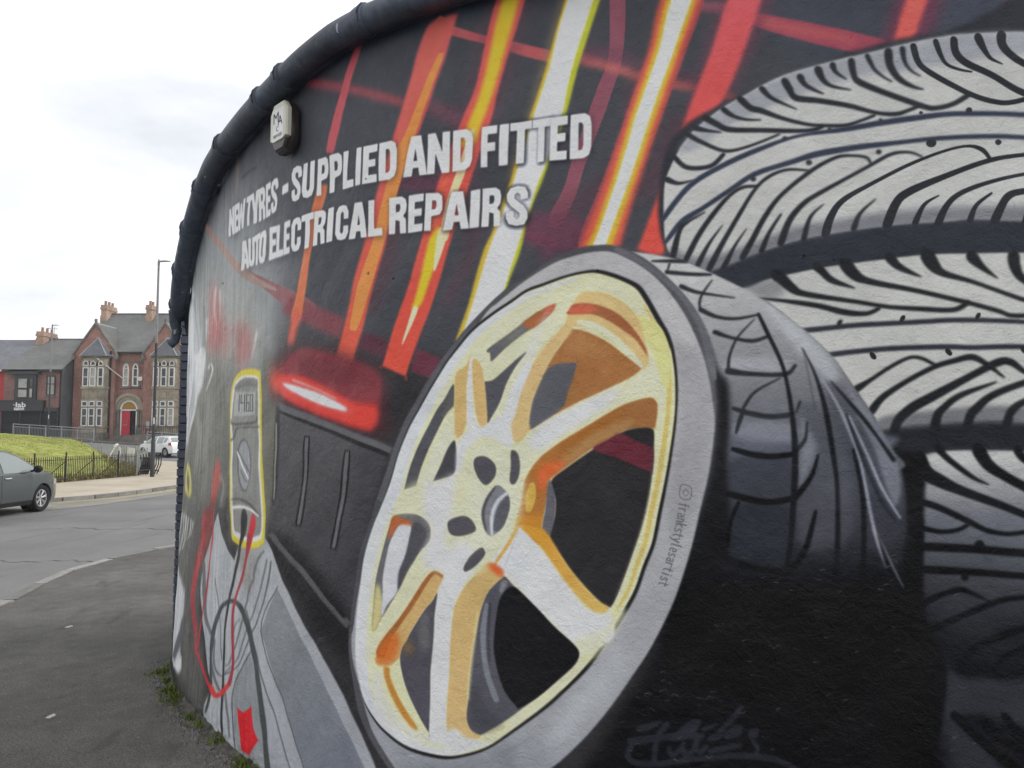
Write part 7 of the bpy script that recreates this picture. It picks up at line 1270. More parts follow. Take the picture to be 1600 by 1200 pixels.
tag(stuff(g.build('grit', 'grit')), 'loose grit and broken render lying along the foot of the mural wall', 'grit')
d = MB()      # ragged cement fillet where the render meets the pavement
fu2 = np.linspace(.6, ULEN, 160)
for i, u in enumerate(fu2):
    k = .008+.014*rm.random()+.012*math.sin(u*9)**2; x, y = foot(u, -.004); x2, y2 = foot(u, k); x3, y3 = foot(u, k+.02+.03*rm.random())
    d.v += [(x, y, .022+.016*rm.random()), (x2, y2, .010+.010*rm.random()), (x3, y3, .001)]
d.f = [(3*i+j, 3*i+j+1, 3*i+j+4, 3*i+j+3) for i in range(len(fu2)-1) for j in (0, 1)]
d.build('dirt_fillet', 'base_dirt', garage, smooth=20)
# cracks in the carriageway
for pts_ in ([(-9.4, 14.6), (-8.6, 15.05), (-7.8, 14.85), (-7.1, 14.95), (-6.3, 14.7)], [(-7.9, 11.3), (-7.0, 11.05), (-6.4, 11.2), (-5.85, 11.0)], [(-8.9, 9.2), (-8.0, 9.9), (-7.2, 10.2)], [(-9.8, 18.2), (-8.4, 18.9), (-7.0, 18.6)]):
    C_ = catmull(pts_, 14); q = MB()
    for i, (x, y) in enumerate(C_):
        x += .03*math.sin(i*1.7)+.02*rm.uniform(-1, 1); y += .05*math.sin(i*.9)+.03*rm.uniform(-1, 1); k = rm.uniform(.004, .02)
        q.v += [(x, y-k, -.0945), (x, y+k, -.0945)]
    q.f = [(2*i, 2*i+1, 2*i+3, 2*i+2) for i in range(len(C_)-1)]
    structure(q.build('road_crack', 'tar'))
pb = MB()
for _ in range(420):
    x = rm.uniform(-5.3, -1.0); y = rm.uniform(2.6, 11.5); s = rm.uniform(.003, .010); a = rm.uniform(0, 6.28)
    q = [(x+math.cos(a+k*1.571)*s*rm.uniform(.5, 1.3), y+math.sin(a+k*1.571)*s*rm.uniform(.5, 1.3), .0005) for k in range(4)]
    pb.add(q+[(x, y, s*rm.uniform(.3, .7))], [(0, 1, 4), (1, 2, 4), (2, 3, 4), (3, 0, 4)])
tag(stuff(pb.build('pebbles', 'road_margin')), 'scattered pale crumbs and pebbles on the dark pavement', 'pebbles')
for (x, y, L, Wd, a, lab_) in ((-3.92, 6.92, .07, .014, .2, 'pale paper scrap on the pavement, farther of two from the camera'), (-2.78, 4.75, .055, .018, .6, 'folded white paper scrap on the pavement, nearer of two to the camera')):
    c, s = math.cos(a), math.sin(a)
    P = [(-L/2, 0, .006), (-L*.1, -Wd*.6, .002), (L/2, -Wd*.2, .012), (L*.35, Wd*.5, .02), (-L*.2, Wd*.4, .012)]
    m = MB(); m.prism([(x+p[0]*c-p[1]*s, y+p[0]*s+p[1]*c, p[2]) for p in P], (0, 0, .0015)); tag(m.build('paper_scrap', 'paper', loc=(x, y, 0)), lab_, 'litter')

# ---------------------------------------------------------------- the fenced green
GREEN_NEAR = [(-50,20),(-17.6,20),(-17.0,24),(-16.3,27),(-16.0,30),(-15.7,32.4)]
GREEN_FAR = [(-15.7,32.4),(-17.0,36),(-22,44.5),(-28.9,51.5),(-36,54.6),(-46,56),(-52,56)]
GREEN = GREEN_NEAR+GREEN_FAR[1:]+[(-52,24)]
def line_dist(px, py, L):
    d = np.full(np.shape(px), 1e9)
    for a, b in zip(L[:-1], L[1:]):
        a = np.array(a, float); b = np.array(b, float); e = b-a; t = np.clip(((px-a[0])*e[0]+(py-a[1])*e[1])/(e@e), 0, 1)
        d = np.minimum(d, np.hypot(px-a[0]-t*e[0], py-a[1]-t*e[1]))
    return d
def mound(x, y):
    k = np.minimum(smoothstep(0, 7, line_dist(x, y, GREEN_NEAR)), smoothstep(0, 3.2, line_dist(x, y, GREEN_FAR)))
    return T(x, y)+.02+(.45+1.05*smoothstep(16, 25, -np.asarray(x, float)))*k
step = .45; X, Y = np.meshgrid(np.arange(-52.5, -15, step), np.arange(19.5, 57, step)); I = inside(X, Y, GREEN); Zm = mound(X, Y)
Zm = Zm+.03*np.sin(X*3.1+Y)*np.sin(Y*2.3-X*.7)
idx = -np.ones(X.shape, int); idx[I] = np.arange(I.sum()); gm = MB(); gm.v = list(zip(X[I], Y[I], Zm[I]))
gm.f = [(idx[j, i], idx[j, i+1], idx[j+1, i+1], idx[j+1, i]) for j in range(X.shape[0]-1) for i in range(X.shape[1]-1) if min(idx[j, i], idx[j, i+1], idx[j+1, i+1], idx[j+1, i]) >= 0]
structure(gm.build('grass_mound', 'grass_turf', smooth=60))
flat_poly('soil_edge', GREEN, lambda x, y: T(x, y)+.012, 'bare_soil', 3)
gp, dp = [], []
rg = np.random.default_rng(5)
gx_, gy_ = rg.uniform(-34, -15.6, 60000), rg.uniform(22, 50, 60000); ins = inside(gx_, gy_, GREEN); gx_, gy_ = gx_[ins], gy_[ins]; gz_ = mound(gx_, gy_); de = edge_dist(gx_, gy_, GREEN)
for x, y, z, e in zip(gx_, gy_, gz_, de):
    if e < .9+.9*rg.random():
        if rg.random() < .75: dp.append((x, y, z-.02, 1.5))
        else: gp.append((x, y, z-.02, 1.5))
    elif rg.random() < .6: gp.append((x, y, z-.01, 1))
tag(blades('grass', gp, 'grass_turf', .045, .018, 11), 'short bright grass covering the fenced green mound', 'grass')
tag(blades('dry_grass', dp, 'dry_grass', .14, .02, 12), 'dry yellow grass along the edge of the fenced green', 'grass')

def railing(name, label, line, spacing, h, post_every, stays=True, joined=False, post_h=.14, mat='ironwork'):
    x, y, a = along(line, spacing); root = thing(name, label, 'fence', (float(x[0]), float(y[0]), float(T(x[0], y[0]))))
    o = ORG[root.name]; me = None; jb = MB()
    for k in range(len(x)):
        z = float(T(x[k], y[k]))
        if joined: jb.box(x[k]-.007, x[k]+.007, y[k]-.007, y[k]+.007, z+.04, z+h)
        elif me is None:
            me = MB().tube([(x[k], y[k], z+.04), (x[k], y[k], z+h-.05), (x[k], y[k], z+h)], [.014, .014, .005], 6).build('fence_bar', 'ironwork', root).data
        else: share(me, 'fence_bar', root, (x[k]-o.x-(x[0]-o.x), y[k]-o.y-(y[0]-o.y), z-float(T(x[0], y[0]))))
    if joined: stuff(jb.build('fence_bars', mat, root))
    for zz in (.12, h-.13):
        rl = MB(); q = 6
        rl.tube([(x[k], y[k], float(T(x[k], y[k]))+zz) for k in range(0, len(x), q)]+[(x[-1], y[-1], float(T(x[-1], y[-1]))+zz)], .012, 6); rl.build('rail', mat, root)
    qx, qy, qa = along(line, post_every, .02)
    for k in range(len(qx)):
        z = float(T(qx[k], qy[k])); MB().box(qx[k]-.02, qx[k]+.02, qy[k]-.02, qy[k]+.02, z-.05, z+h+post_h).build('fence_post', mat, root)
        if stays:
            ix, iy = -math.sin(qa[k]), math.cos(qa[k])
            MB().tube([(qx[k], qy[k], z+h*.82), (qx[k]+ix*.85, qy[k]+iy*.85, z+.06)], .015, 6).build('stay', mat, root)
    return root
railing('iron_fence', 'black vertical bar railing with slanting stays in front of the green mound', [(-17.05,23.5),(-16.35,27),(-16.05,30),(-15.75,32.3)], .10, .94, 1.55)
far_line = [(-15.75,32.4),(-17.0,36),(-22,44.5),(-28.9,51.5),(-36,54.6)]
railing('iron_fence', 'thin railing along the far roadside edge of the green mound', far_line, .13, .92, 2.1, True, True, .2, 'rail_grey')
# buckled end panel
bp = thing('buckled_fence_panel', 'buckled dark railing panel leaning at the corner of the green near the tall lamp', 'fence', (-15.62, 32.6, 0))
for k in range(9):
    t = k/8; x = -15.72+t*.42; y = 32.5+t*.75; MB().tube([(x, y, .03), (x+.10+.06*t, y+.02, .45), (x+.02+.12*t, y+.10, .86+.10*math.sin(t*3))], .026, 6).build('fence_bar', 'ironwork', bp)
for zz, bx in ((.2, .05), (.74, .08)): MB().tube([(-15.74+bx, 32.48, zz), (-15.45+bx+.06, 32.9, zz+.05), (-15.28+bx, 33.28, zz-.04)], .03, 6).build('rail', 'ironwork', bp)
MB().prism([(-15.70, 32.55, .05), (-15.52, 32.9, .04), (-15.40, 32.95, .72), (-15.60, 32.6, .80)], (.03, -.02, 0)).build('sheet', 'ironwork', bp)
# boards tied to the far railing
for (xa, xb, y_, z0, z1, lb) in ((-18.92, -18.66, 37.0, .42, 1.16, 'narrow grey white board fixed to the far railing, left one of two'), (-18.55, -18.02, 37.0, .50, 1.14, 'wide weathered white board fixed to the far railing, right one of two')):
    t = thing('board', lb, 'board', ((xa+xb)/2, y_, 0)); MB().prism([(xa, y_, z0), (xb, y_-.25, z0-.05), (xb, y_-.25, z1-.08), (xa, y_, z1)], (.01, .03, 0)).build('panel', 'board_white', t)
    for xx in (xa+.05, xb-.08): MB().tube([(xx, y_-.04, -.05), (xx+.01, y_-.04, z1+.05)], .02, 6).build('leg', 'galvanised', t)
t = thing('bent_post', 'bent white post with a round top leaning beside the far railing', 'post', (-20.3, 38.4, 0))
MB().tube([(-20.3, 38.4, .1), (-20.1, 38.4, .55), (-19.9, 38.4, .9), (-19.76, 38.4, 1.15)], [.04, .04, .036, .036], 8).build('pole', 'print_white', t, smooth=60)
MB().tube([(-19.8, 38.4, 1.10), (-19.71, 38.4, 1.21), (-19.64, 38.4, 1.26)], [.05, .08, .04], 10).build('cap', 'print_white', t, smooth=60)
t = thing('litter_bin', 'dark square bin beside the far road behind the green', 'bin', (-32.9, 53.2, float(T(-32.9, 53.2))))
zb = float(T(-32.9, 53.2)); MB().box(-33.15, -32.65, 53, 53.4, zb, zb+.95).build('body', 'lamp_dark', t); MB().box(-33.2, -32.6, 52.95, 53.45, zb+.95, zb+1.0).build('lid', 'lamp_dark', t)

# ---------------------------------------------------------------- street lamps
def lamp(x, y, h, label, arm):
    z = float(T(x, y)); t = thing('street_lamp', label, 'street lamp', (x, y, z), 'street lamps')
    MB().tube([(x, y, z-.1), (x, y, z+1.5), (x, y, z+1.55)], [.085, .085, .06], 12).build('base_compartment', 'lamp_dark', t, smooth=50)
    MB().tube([(x, y, z+1.5), (x, y, z+h*.62)], [.064, .056], 10).build('lower_column', 'lamp_dark', t, smooth=50)
    MB().tube([(x, y, z+h*.62), (x, y, z+h-.02)], [.055, .042], 10).build('upper_column', 'galvanised', t, smooth=50)
    hd = MB(); hx_ = arm
    sec = [(0, .035, .05), (.12, .06, .055), (.3, .075, .05), (.52, .06, .02)]
    for i, (s, wd, tk) in enumerate(sec): hd.v += [(x-.03+s*hx_, y-wd, z+h+.02+s*.05), (x-.03+s*hx_, y+wd, z+h+.02+s*.05), (x-.03+s*hx_, y+wd*.7, z+h+.02+tk+s*.05), (x-.03+s*hx_, y-wd*.7, z+h+.02+tk+s*.05)]
    hd.f = [(0, 1, 2, 3), (12, 13, 14, 15)]+[(4*i+k, 4*i+(k+1) % 4, 4*i+4+(k+1) % 4, 4*i+4+k) for i in range(3) for k in range(4)]
    hd.build('lantern', 'galvanised', t, smooth=40)
    MB().tube([(x, y, z+h-.12), (x, y, z+h+.05)], .05, 10).build('spigot', 'galvanised', t, smooth=50)
    MB().tube([(x, y, z+h+.06), (x, y, z+h+.14)], [.03, .02], 8).build('photocell', 'lamp_dark', t)
    MB().box(x+.02, x+.07, y-.092, y-.086, z+2.15, z+2.42).build('number_plate', 'print_white', t)
lamp(-14.72, 31.6, 8.88, 'nearer and taller street lamp standing at the corner of the green fence', 1.0)
lamp(-34.0, 56.4, 9.0, 'farther street lamp standing in front of the black shop on the hill', 1.0)

# ---------------------------------------------------------------- houses on the hill
# facade positions: a (across) and e (down) are image pixels; the plane's distance gives metres
def sx(a, Y): return (a-800)/1200*Y
def sz(e, Y): return 1.70+(680-e)/1200*Y
def arch_pts(xc, w, z0, zs, zt, y, n=6):
    """pointed arch outline: half width w, sill z0, springing zs, top zt"""
    P = [(xc-w, y, z0), (xc+w, y, z0), (xc+w, y, zs)]
    for k in range(1, n): 
        t = k/n; P.append((xc+w*(1-t**1.6), y, zs+(zt-zs)*math.sin(t*math.pi/2)))
    P.append((xc, y, zt))
    for k in range(n-1, 0, -1):
        t = k/n; P.append((xc-w*(1-t**1.6), y, zs+(zt-zs)*math.sin(t*math.pi/2)))
    P.append((xc-w, y, zs)); return P
def rect_pts(xa, xb, z0, z1, y): return [(xa, y, z0), (xb, y, z0), (xb, y, z1), (xa, y, z1)]
def scaled(P, kx, kz):
    cx = (min(p[0] for p in P)+max(p[0] for p in P))/2; cz = (min(p[2] for p in P)+max(p[2] for p in P))/2
    hx_ = (max(p[0] for p in P)-min(p[0] for p in P))/2; hz_ = (max(p[2] for p in P)-min(p[2] for p in P))/2
    return [(cx+(p[0]-cx)*(1-kx/hx_), p[1], cz+(p[2]-cz)*(1-kz/hz_)) for p in P]
def window(parent, P, frame_w=.075, mat='white_frame', bars=(), glass='window_glass', depth=.10, name='window'):
    """frame proud of the wall, pane set back inside it, sash bars; P lies on the wall plane"""
    inn = scaled(P, frame_w, frame_w)
    f = MB().ring(P, inn, (0, -depth, 0))
    x0, x1 = min(p[0] for p in inn), max(p[0] for p in inn); y = P[0][1]
    for zb in bars: f.box(x0, x1, y-depth*.9, y-.02, zb-.035, zb+.035)
    fo = f.build(name, mat, parent)
    MB().face([(p[0], p[1]-.025, p[2]) for p in inn]).build('pane', glass, fo)
    return fo
def slab_roof(m, pts, th=.12):
    a, b, c = Vector(pts[0]), Vector(pts[1]), Vector(pts[2]); n = (b-a).cross(c-a).normalized()
    if n.z < 0: n = -n
    m.prism(pts, tuple(n*th))
def chimney(parent, x0, x1, y0, y1, z0, z1, pots, mat='brick_chimney'):
    c = MB().box(x0, x1, y0, y1, z0, z1-.45); c.box(x0-.07, x1+.07, y0-.07, y1+.07, z1-.45, z1-.25); c.box(x0-.03, x1+.03, y0-.03, y1+.03, z1-.25, z1)
    c.box(x0-.05, x1+.05, y0-.05, y1+.05, z0-.1, z0+1.1)
    o = c.build('chimney', mat, parent)
    for k in range(pots):
        py_ = y0+(y1-y0)*(k+.5)/pots; MB().tube([((x0+x1)/2, py_, z1), ((x0+x1)/2, py_, z1+.35), ((x0+x1)/2, py_, z1+.42)], [.13, .11, .14], 10).build('chimney_pot', 'terracotta', o, smooth=40)
    return o

hz_ground = float(T(-35, 69))
hall = thing('hall', 'two storey red brick gothic hall with twin gables, stone bay windows and a red door', 'building', (-35, 70, hz_ground))
YF, YG, YB = 70.0, 69.4, 68.8
HL, HR = sx(113, YG), -25.5
EZ = sz(549.5, YF)
m = MB(); m.box(HL, HR, YF, 80, .2, EZ)
m.prism([(HL, YF-.2, EZ), (HL, 80.2, EZ), (HL, 75.1, sz(492.5, 75))], (.3, 0, 0)); m.prism([(HR-.3, YF-.2, EZ), (HR-.3, 80.2, EZ), (HR-.3, 75.1, sz(492.5, 75))], (.3, 0, 0))
hall_wall = m.build('wall', 'brick_red', hall)
m = MB(); rz = sz(491.5, 75)
slab_roof(m, [(HL-.12, YF-.35, EZ-.12), (HR+.12, YF-.35, EZ-.12), (HR+.12, 75.1, rz), (HL-.12, 75.1, rz)]); slab_roof(m, [(HL-.12, 80.4, EZ-.12), (HR+.12, 80.4, EZ-.12), (HR+.12, 75.1, rz), (HL-.12, 75.1, rz)])
hroof = m.build('roof', 'slate_grey', hall)
MB().box(HL-.1, HR+.1, 74.98, 75.22, rz+.08, rz+.20).build('ridge_tiles', 'slate_blue', hroof)
for xa, xb in ((sx(178, YF), sx(224.5, YF)),):
    MB().box(xa, xb, YF-.42, YF-.28, EZ-.16, EZ-.02).build('gutter', 'ironwork', hall)
    MB().box(xa, xb, YF-.08, YF, EZ-1.05, EZ-.85).build('brick_band', 'dark_stone', hall)
MB().box(sx(176, YF)-.05, sx(176, YF)+.07, YF-.75, YF-.62, hz_ground, EZ).build('downpipe', 'ironwork', hall)
chimney(hroof, sx(152.5, 74), sx(161, 74), 74.0, 75.9, 12.2, sz(475, 74), 3)
chimney(hroof, sx(223.5, 74), sx(232, 74), 74.0, 75.1, 12.2, sz(475, 74), 2)
def bay(gx, bx, gw, lights):
    """gabled block with a canted stone bay: gx gable centre, bx bay centre, lights = list of (left, right) image pixel columns"""
    zb = sz(553, YG); zp = sz(506, YG); x0, x1 = gx-gw, gx+gw
    m = MB(); m.box(x0, x1, YG, YF+.2, .2, zb); m.prism([(x0, YG, zb), (x1, YG, zb), (gx, YG, zp)], (0, .35, 0)); m.build('wall', 'brick_red', hall)
    rm_ = MB(); yb = 73.2
    slab_roof(rm_, [(x0-.1, YG-.06, zb-.06), (gx, YG-.06, zp+.02), (gx, yb, zp+.02), (x0-.1, YF+.1, zb-.06)], .1); slab_roof(rm_, [(x1+.1, YG-.06, zb-.06), (gx, YG-.06, zp+.02), (gx, yb, zp+.02), (x1+.1, YF+.1, zb-.06)], .1)
    ro = rm_.build('roof', 'slate_grey', hall)
    c = MB()
    for s, xe in ((-1, x0), (1, x1)):
        c.prism([(xe+s*.16, YG-.1, zb-.22), (xe+s*.16, YG-.1, zb+.02), (gx, YG-.1, zp+.26), (gx, YG-.1, zp-.02)], (0, .4, 0))
        c.box(min(xe-s*.12, xe+s*.2), max(xe-s*.12, xe+s*.2), YG-.14, YG+.26, zb-.5, zb-.1)
    c.box(gx-.09, gx+.09, YG-.1, YG+.08, zp+.2, zp+.5); c.build('gable_coping', 'dark_stone', ro)
    MB().box(gx-.06, gx+.06, YG+.3, yb, zp+.08, zp+.17).build('ridge_tiles', 'lead_flashing', ro)
    MB().tube([(gx+.1, yb-.1, zp+.15), (x1+.05, YF+.0, zb+.12)], .06, 6).build('valley_flashing', 'lead_flashing', ro)
    # stone bay
    bw = sx(164.5, YB)-sx(144.2, YB); zt = sz(556, YB)
    FP = [(bx-bw, YG), (bx-bw*.86, YB), (bx+bw*.86, YB), (bx+bw, YG)]
    def bayblock(z0, z1, g): return MB().prism([(bx+(p[0]-bx)*(1+g/bw), p[1]-(g if p[1] < YG else 0), z0) for p in FP], (0, 0, z1-z0))
    b = bayblock(.2, zt, 0); bo = b.build('stone_bay', 'sandstone', hall)
    for za, zc, g in ((sz(607.5, YB), sz(604, YB), .09), (sz(627, YB), sz(624.5, YB), .07), (sz(668, YB), sz(666, YB), .09), (sz(558.5, YB), zt+.02, .12), (.9, sz(676, YB), .12), (sz(573.6, YB), sz(571.8, YB), .05), (sz(636.9, YB), sz(635.4, YB), .05)):
        bayblock(za, zc, g).build('string_course', 'sandstone' if g < .1 else 'dark_stone', bo)
    pz = sz(527, YG); e = .22
    rr = MB(); q = [(bx-bw-e, YG, zt), (bx-bw*.86-e, YB-e, zt), (bx+bw*.86+e, YB-e, zt), (bx+bw+e, YG, zt)]; apex = (bx, YG, pz)
    rr.add(q+[apex, (bx, YG+.02, pz)], [(0, 1, 4), (1, 2, 4), (2, 3, 4), (0, 3, 2, 1)]); r2 = rr.build('bay_roof', 'slate_blue', hall)
    hp = MB()
    for k in (0, 3): hp.tube([q[k], apex], .07, 5)
    for k in (1, 2): hp.tube([q[k], apex], .035, 5)
    hp.build('hip_flashing', 'lead_flashing', r2)
    for a0, a1 in lights:
        xa, xb = sx(a0, YB), sx(a1, YB); xc = (xa+xb)/2; w_ = (xb-xa)/2; y = YB-.002
        hood = MB().ring([(p[0], y, p[2]) for p in arch_pts(xc, w_+.16, sz(571.5, YB), sz(568, YB), sz(561.0, YB), y)], arch_pts(xc, w_+.01, sz(571.5, YB), sz(568, YB), sz(562.6, YB), y), (0, -.09, 0)); hood.build('hood_mould', 'sandstone', bo)
        window(bo, arch_pts(xc, w_*.9, sz(571.4, YB), sz(568, YB), sz(563.2, YB), y), .07)
        window(bo, rect_pts(xa, xb, sz(603.8, YB), sz(574, YB), y), .08, bars=(sz(589, YB),), glass=rnd_g.choice(['window_glass', 'window_glass', 'pale_blind']))
        window(bo, rect_pts(xa, xb, sz(635.2, YB), sz(626.8, YB), y), .08)
        window(bo, rect_pts(xa, xb, sz(665.8, YB), sz(637.6, YB), y), .08, bars=(sz(650, YB),), glass=rnd_g.choice(['window_glass', 'window_glass', 'pale_blind']) if gx > -35 else 'window_glass')
    # small shallow panels between the floors
    pn = MB()
    for k in range(3):
        xa = bx-bw*.78+k*bw*.54; pn.ring(rect_pts(xa, xa+bw*.48, sz(622.5, YB), sz(610, YB), YB-.001), scaled(rect_pts(xa, xa+bw*.48, sz(622.5, YB), sz(610, YB), YB-.001), .07, .07), (0, -.04, 0))
    pn.build('stone_panel', 'sandstone', bo)
rnd_g = random.Random(1)
bay(sx(145.2, YG), sx(144.2, YB), 1.86, [(127.6, 137.0), (138.8, 148.2), (151.4, 160.2)])
bay(sx(254.8, YG), sx(254.4, YB), 1.86, [(238.0, 247.0), (250.2, 259.2), (262.6, 271.6)])
# middle: two lancets, portal and red door
for a0, a1 in ((190.8, 200.2), (205.8, 215.0)):
    xa, xb = sx(a0, YF), sx(a1, YF)
    MB().ring(arch_pts((xa+xb)/2, (xb-xa)/2+.14, sz(604, YF), sz(578, YF), sz(563.5, YF), YF-.002), arch_pts((xa+xb)/2, (xb-xa)/2+.005, sz(604, YF), sz(578, YF), sz(567.4, YF), YF-.002), (0, -.05, 0)).build('brick_arch', 'brick_red', hall)
    window(hall, arch_pts((xa+xb)/2, (xb-xa)/2, sz(603.6, YF), sz(578, YF), sz(567.8, YF), YF-.002), .11, bars=(sz(576, YF), sz(589, YF)), glass='pale_blind' if a0 < 200 else 'window_glass')
MB().box(sx(187, YF), sx(219, YF), YF-.12, YF, sz(606.5, YF), sz(604, YF)).build('sill', 'dark_stone', hall)
MB().box(sx(178, YF), sx(224, YF), YF-.05, YF, sz(607.8, YF), sz(606.6, YF)).build('brick_band', 'dark_stone', hall)
xd, zc = sx(202.3, YF), sz(640, YF)
def half_ring(r0, r1, y, d, zc_, n=16, z_low=None):
    A = [(xd+math.cos(math.pi*k/n)*r1, y, zc_+math.sin(math.pi*k/n)*r1*1.05) for k in range(n+1)]; B = [(xd+math.cos(math.pi*k/n)*r0, y, zc_+math.sin(math.pi*k/n)*r0*1.05) for k in range(n+1)]
    m = MB()
    for k in range(n): m.prism([A[k], A[k+1], B[k+1], B[k]], (0, -d, 0))
    return m
portal = half_ring(1.15, 1.42, YF-.002, .30, zc).build('portal_arch', 'sandstone', hall)
half_ring(.84, 1.15, YF-.002, .20, zc).build('arch_ring', 'sandstone', portal)
half_ring(.66, .86, YF-.002, .10, zc).build('door_frame', 'white_frame', portal)
zd0, zd1 = sz(680, YF), sz(641.5, YF)
MB().face([(xd+math.cos(math.pi*k/14)*.68, YF-.03, zc+.1+math.sin(math.pi*k/14)*.60) for k in range(15)]).build('fanlight', 'yellow_glass', portal)
MB().box(xd-.70, xd+.70, YF-.11, YF-.004, zd1-.02, zd1+.10).build('transom', 'white_frame', portal)
for s in (-1, 1): MB().box(xd+s*.70-.06, xd+s*.70+.06, YF-.11, YF-.004, zd0, zd1).build('door_jamb', 'white_frame', portal)
MB().box(sx(204.3, YF), xd+.64, YF-.02, YF-.003, zd0, zd1-.02).build('doorway', 'room_dark', portal)
dl = MB().box(xd-.64, sx(204, YF), YF-.085, YF-.005, zd0, zd1-.02)
for za in (.12, .95, 1.55): dl.ring(rect_pts(xd-.56, sx(204, YF)-.08, zd0+za, zd0+za+.52, YF-.086), scaled(rect_pts(xd-.56, sx(204, YF)-.08, zd0+za, zd0+za+.52, YF-.086), .04, .04), (0, -.02, 0))
door = dl.build('door', 'red_door', hall); MB().box(xd-.46, xd-.14, YF-.12, YF-.086, sz(665, YF), sz(663.4, YF)).build('letter_plate', 'galvanised', door)
for s in (-1, 1):
    for off in (.92, 1.24):
        q = MB().tube([(xd+s*off, YF-.16, sz(669, YF)), (xd+s*off, YF-.16, sz(643, YF))], .10, 10); q.box(xd+s*off-.15, xd+s*off+.15, YF-.31, YF-.003, sz(643, YF), sz(640, YF)); q.box(xd+s*off-.16, xd+s*off+.16, YF-.32, YF-.003, sz(680, YF), sz(669, YF)); q.build('column', 'dark_stone', hall, smooth=50)
    MB().box(xd+s*1.30-.32, xd+s*1.30+.32, YF-.10, YF-.004, zd0-.4, zc).build('portal_pier', 'sandstone', hall)
for k in range(4): MB().box(xd-1.2-.12*k, xd+1.2+.12*k, YF-.5-.28*k, YF-.02 if k == 0 else YF-.5-.28*(k-1), .6, zd0-.17*k-.004).build('step', 'dark_stone', hall)
MB().tube([(sx(194, YF), YF-.02, sz(594, YF)), (sx(163.5, YF), YF-1.6, sz(562.5, YF))], [.05, .035], 8).build('flagpole', 'white_frame', hall, smooth=50)
for a, e, r_ in ((218.5, 592, .22), (279.3, 603, .2)):
    MB().tube([(sx(a, YF), YF-.002 if a < 225 else YG-.002, sz(e, YF)), (sx(a, YF), (YF if a < 225 else YG)-.14, sz(e, YF))], [r_, r_*.9], 14).build('alarm_bell', 'white_frame', hall, smooth=40)
for a0, a1, lb in ((228, 235, 'white notice board left of the stone bay window at the hall railing'), (240, 245, 'white notice board right of two at the hall railing')):
    t = thing('notice_board', lb, 'notice board', (sx((a0+a1)/2, 68.3), 68.3, hz_ground)); f = rect_pts(sx(a0, 68.3), sx(a1, 68.3), sz(669.5, 68.3), sz(657.5, 68.3), 68.3)
    MB().ring(f, scaled(f, .05, .05), (0, -.07, 0)).build('frame', 'galvanised', t); MB().prism(scaled(f, .05, .05), (0, .04, 0)).build('panel', 'paper', t)
    for s in (a0+1, a1-1): MB().box(sx(s, 68.3)-.03, sx(s, 68.3)+.03, 68.31, 68.37, hz_ground-.1, sz(669, 68.3)).build('leg', 'ironwork', t)
# dwarf wall and iron railing before the hall
dw = thing('dwarf_wall', 'low dark stone wall carrying black iron railings before the gothic hall', 'wall', (-35, 67.6, hz_ground-.1))
for xa, xb in ((sx(150, 67.6), xd-1.5), (xd+1.5, -26)):
    MB().box(xa, xb, 67.5, 67.75, .3, sz(679, 67.6)).build('stonework', 'dark_stone', dw)
    q = MB()
    for k in range(int((xb-xa)/.16)): q.box(xa+k*.16, xa+k*.16+.025, 67.61, 67.635, sz(679, 67.6), sz(664, 67.6))
    stuff(q.build('railing_bars', 'ironwork', dw)); MB().box(xa, xb, 67.6, 67.645, sz(667, 67.6), sz(666.2, 67.6)).build('rail', 'ironwork', dw)

# black shop with brick upper floor
SY = 68.0; SLX, SRX = sx(4.5, SY), sx(95, SY); SE = sz(577, SY); sg = float(T(-43, 67))
shop = thing('shop', 'brick shop with black shutters, black fascia sign and a wide dark upstairs window', 'building', (-43, SY, sg))
m = MB(); m.box(SLX, SRX, SY, 78, .3, SE); m.build('wall', 'brick_brown', shop)
SR = sz(531.5, 73)
m = MB(); m.prism([(SRX, SY-.004, .3), (SRX, 78.2, .3), (SRX, 78.2, SE), (SRX, 73, SR-.03), (SRX, SY-.004, SE)], (.06, 0, 0)); m.build('side_wall', 'dark_render', shop)
m = MB(); slab_roof(m, [(SLX, SY-.3, SE-.1), (SRX+.12, SY-.3, SE-.1), (SRX+.12, 73, SR), (SLX, 73, SR)], .1); slab_roof(m, [(SLX, 78.3, SE-.1), (SRX+.12, 78.3, SE-.1), (SRX+.12, 73, SR), (SLX, 73, SR)], .1)
sroof = m.build('roof', 'slate_grey', shop); MB().box(SLX, SRX+.1, 72.9, 73.1, SR+.06, SR+.18).build('ridge_tiles', 'slate_blue', sroof)
MB().box(SLX, SRX+.05, SY-.42, SY-.28, SE-.2, SE-.06).build('gutter', 'ironwork', shop)
ch = chimney(sroof, sx(52.5, 72), sx(63, 72), 72, 74.2, sz(541, 72)-.3, sz(517, 72), 3)
q = MB().tube([(sx(80, 74), 74, sz(520, 73)), (sx(80.5, 74), 74, sz(507, 73))], .02, 5); q.tube([(sx(69, 74), 74, sz(509.5, 73)), (sx(86, 74), 74, sz(511.5, 73))], .018, 5)
for k in range(6): q.tube([(sx(69, 74)+.2*k, 73.8, sz(509.5, 73)), (sx(69, 74)+.2*k, 74.2, sz(509.6, 73))], .012, 4)
q.build('aerial', 'galvanised', sroof)
def at_shop(a0, a1, e0, e1, d0, d1, name, mat, parent=shop): return MB().box(sx(a0, SY), sx(a1, SY), SY-d1, SY-d0, sz(e1, SY), sz(e0, SY)).build(name, mat, parent)
at_shop(16.5, 62, 578.5, 585, .0, .42, 'window_canopy', 'dark_timber')
w1 = at_shop(24, 57, 585, 626, .0, .26, 'bay_window', 'dark_timber')
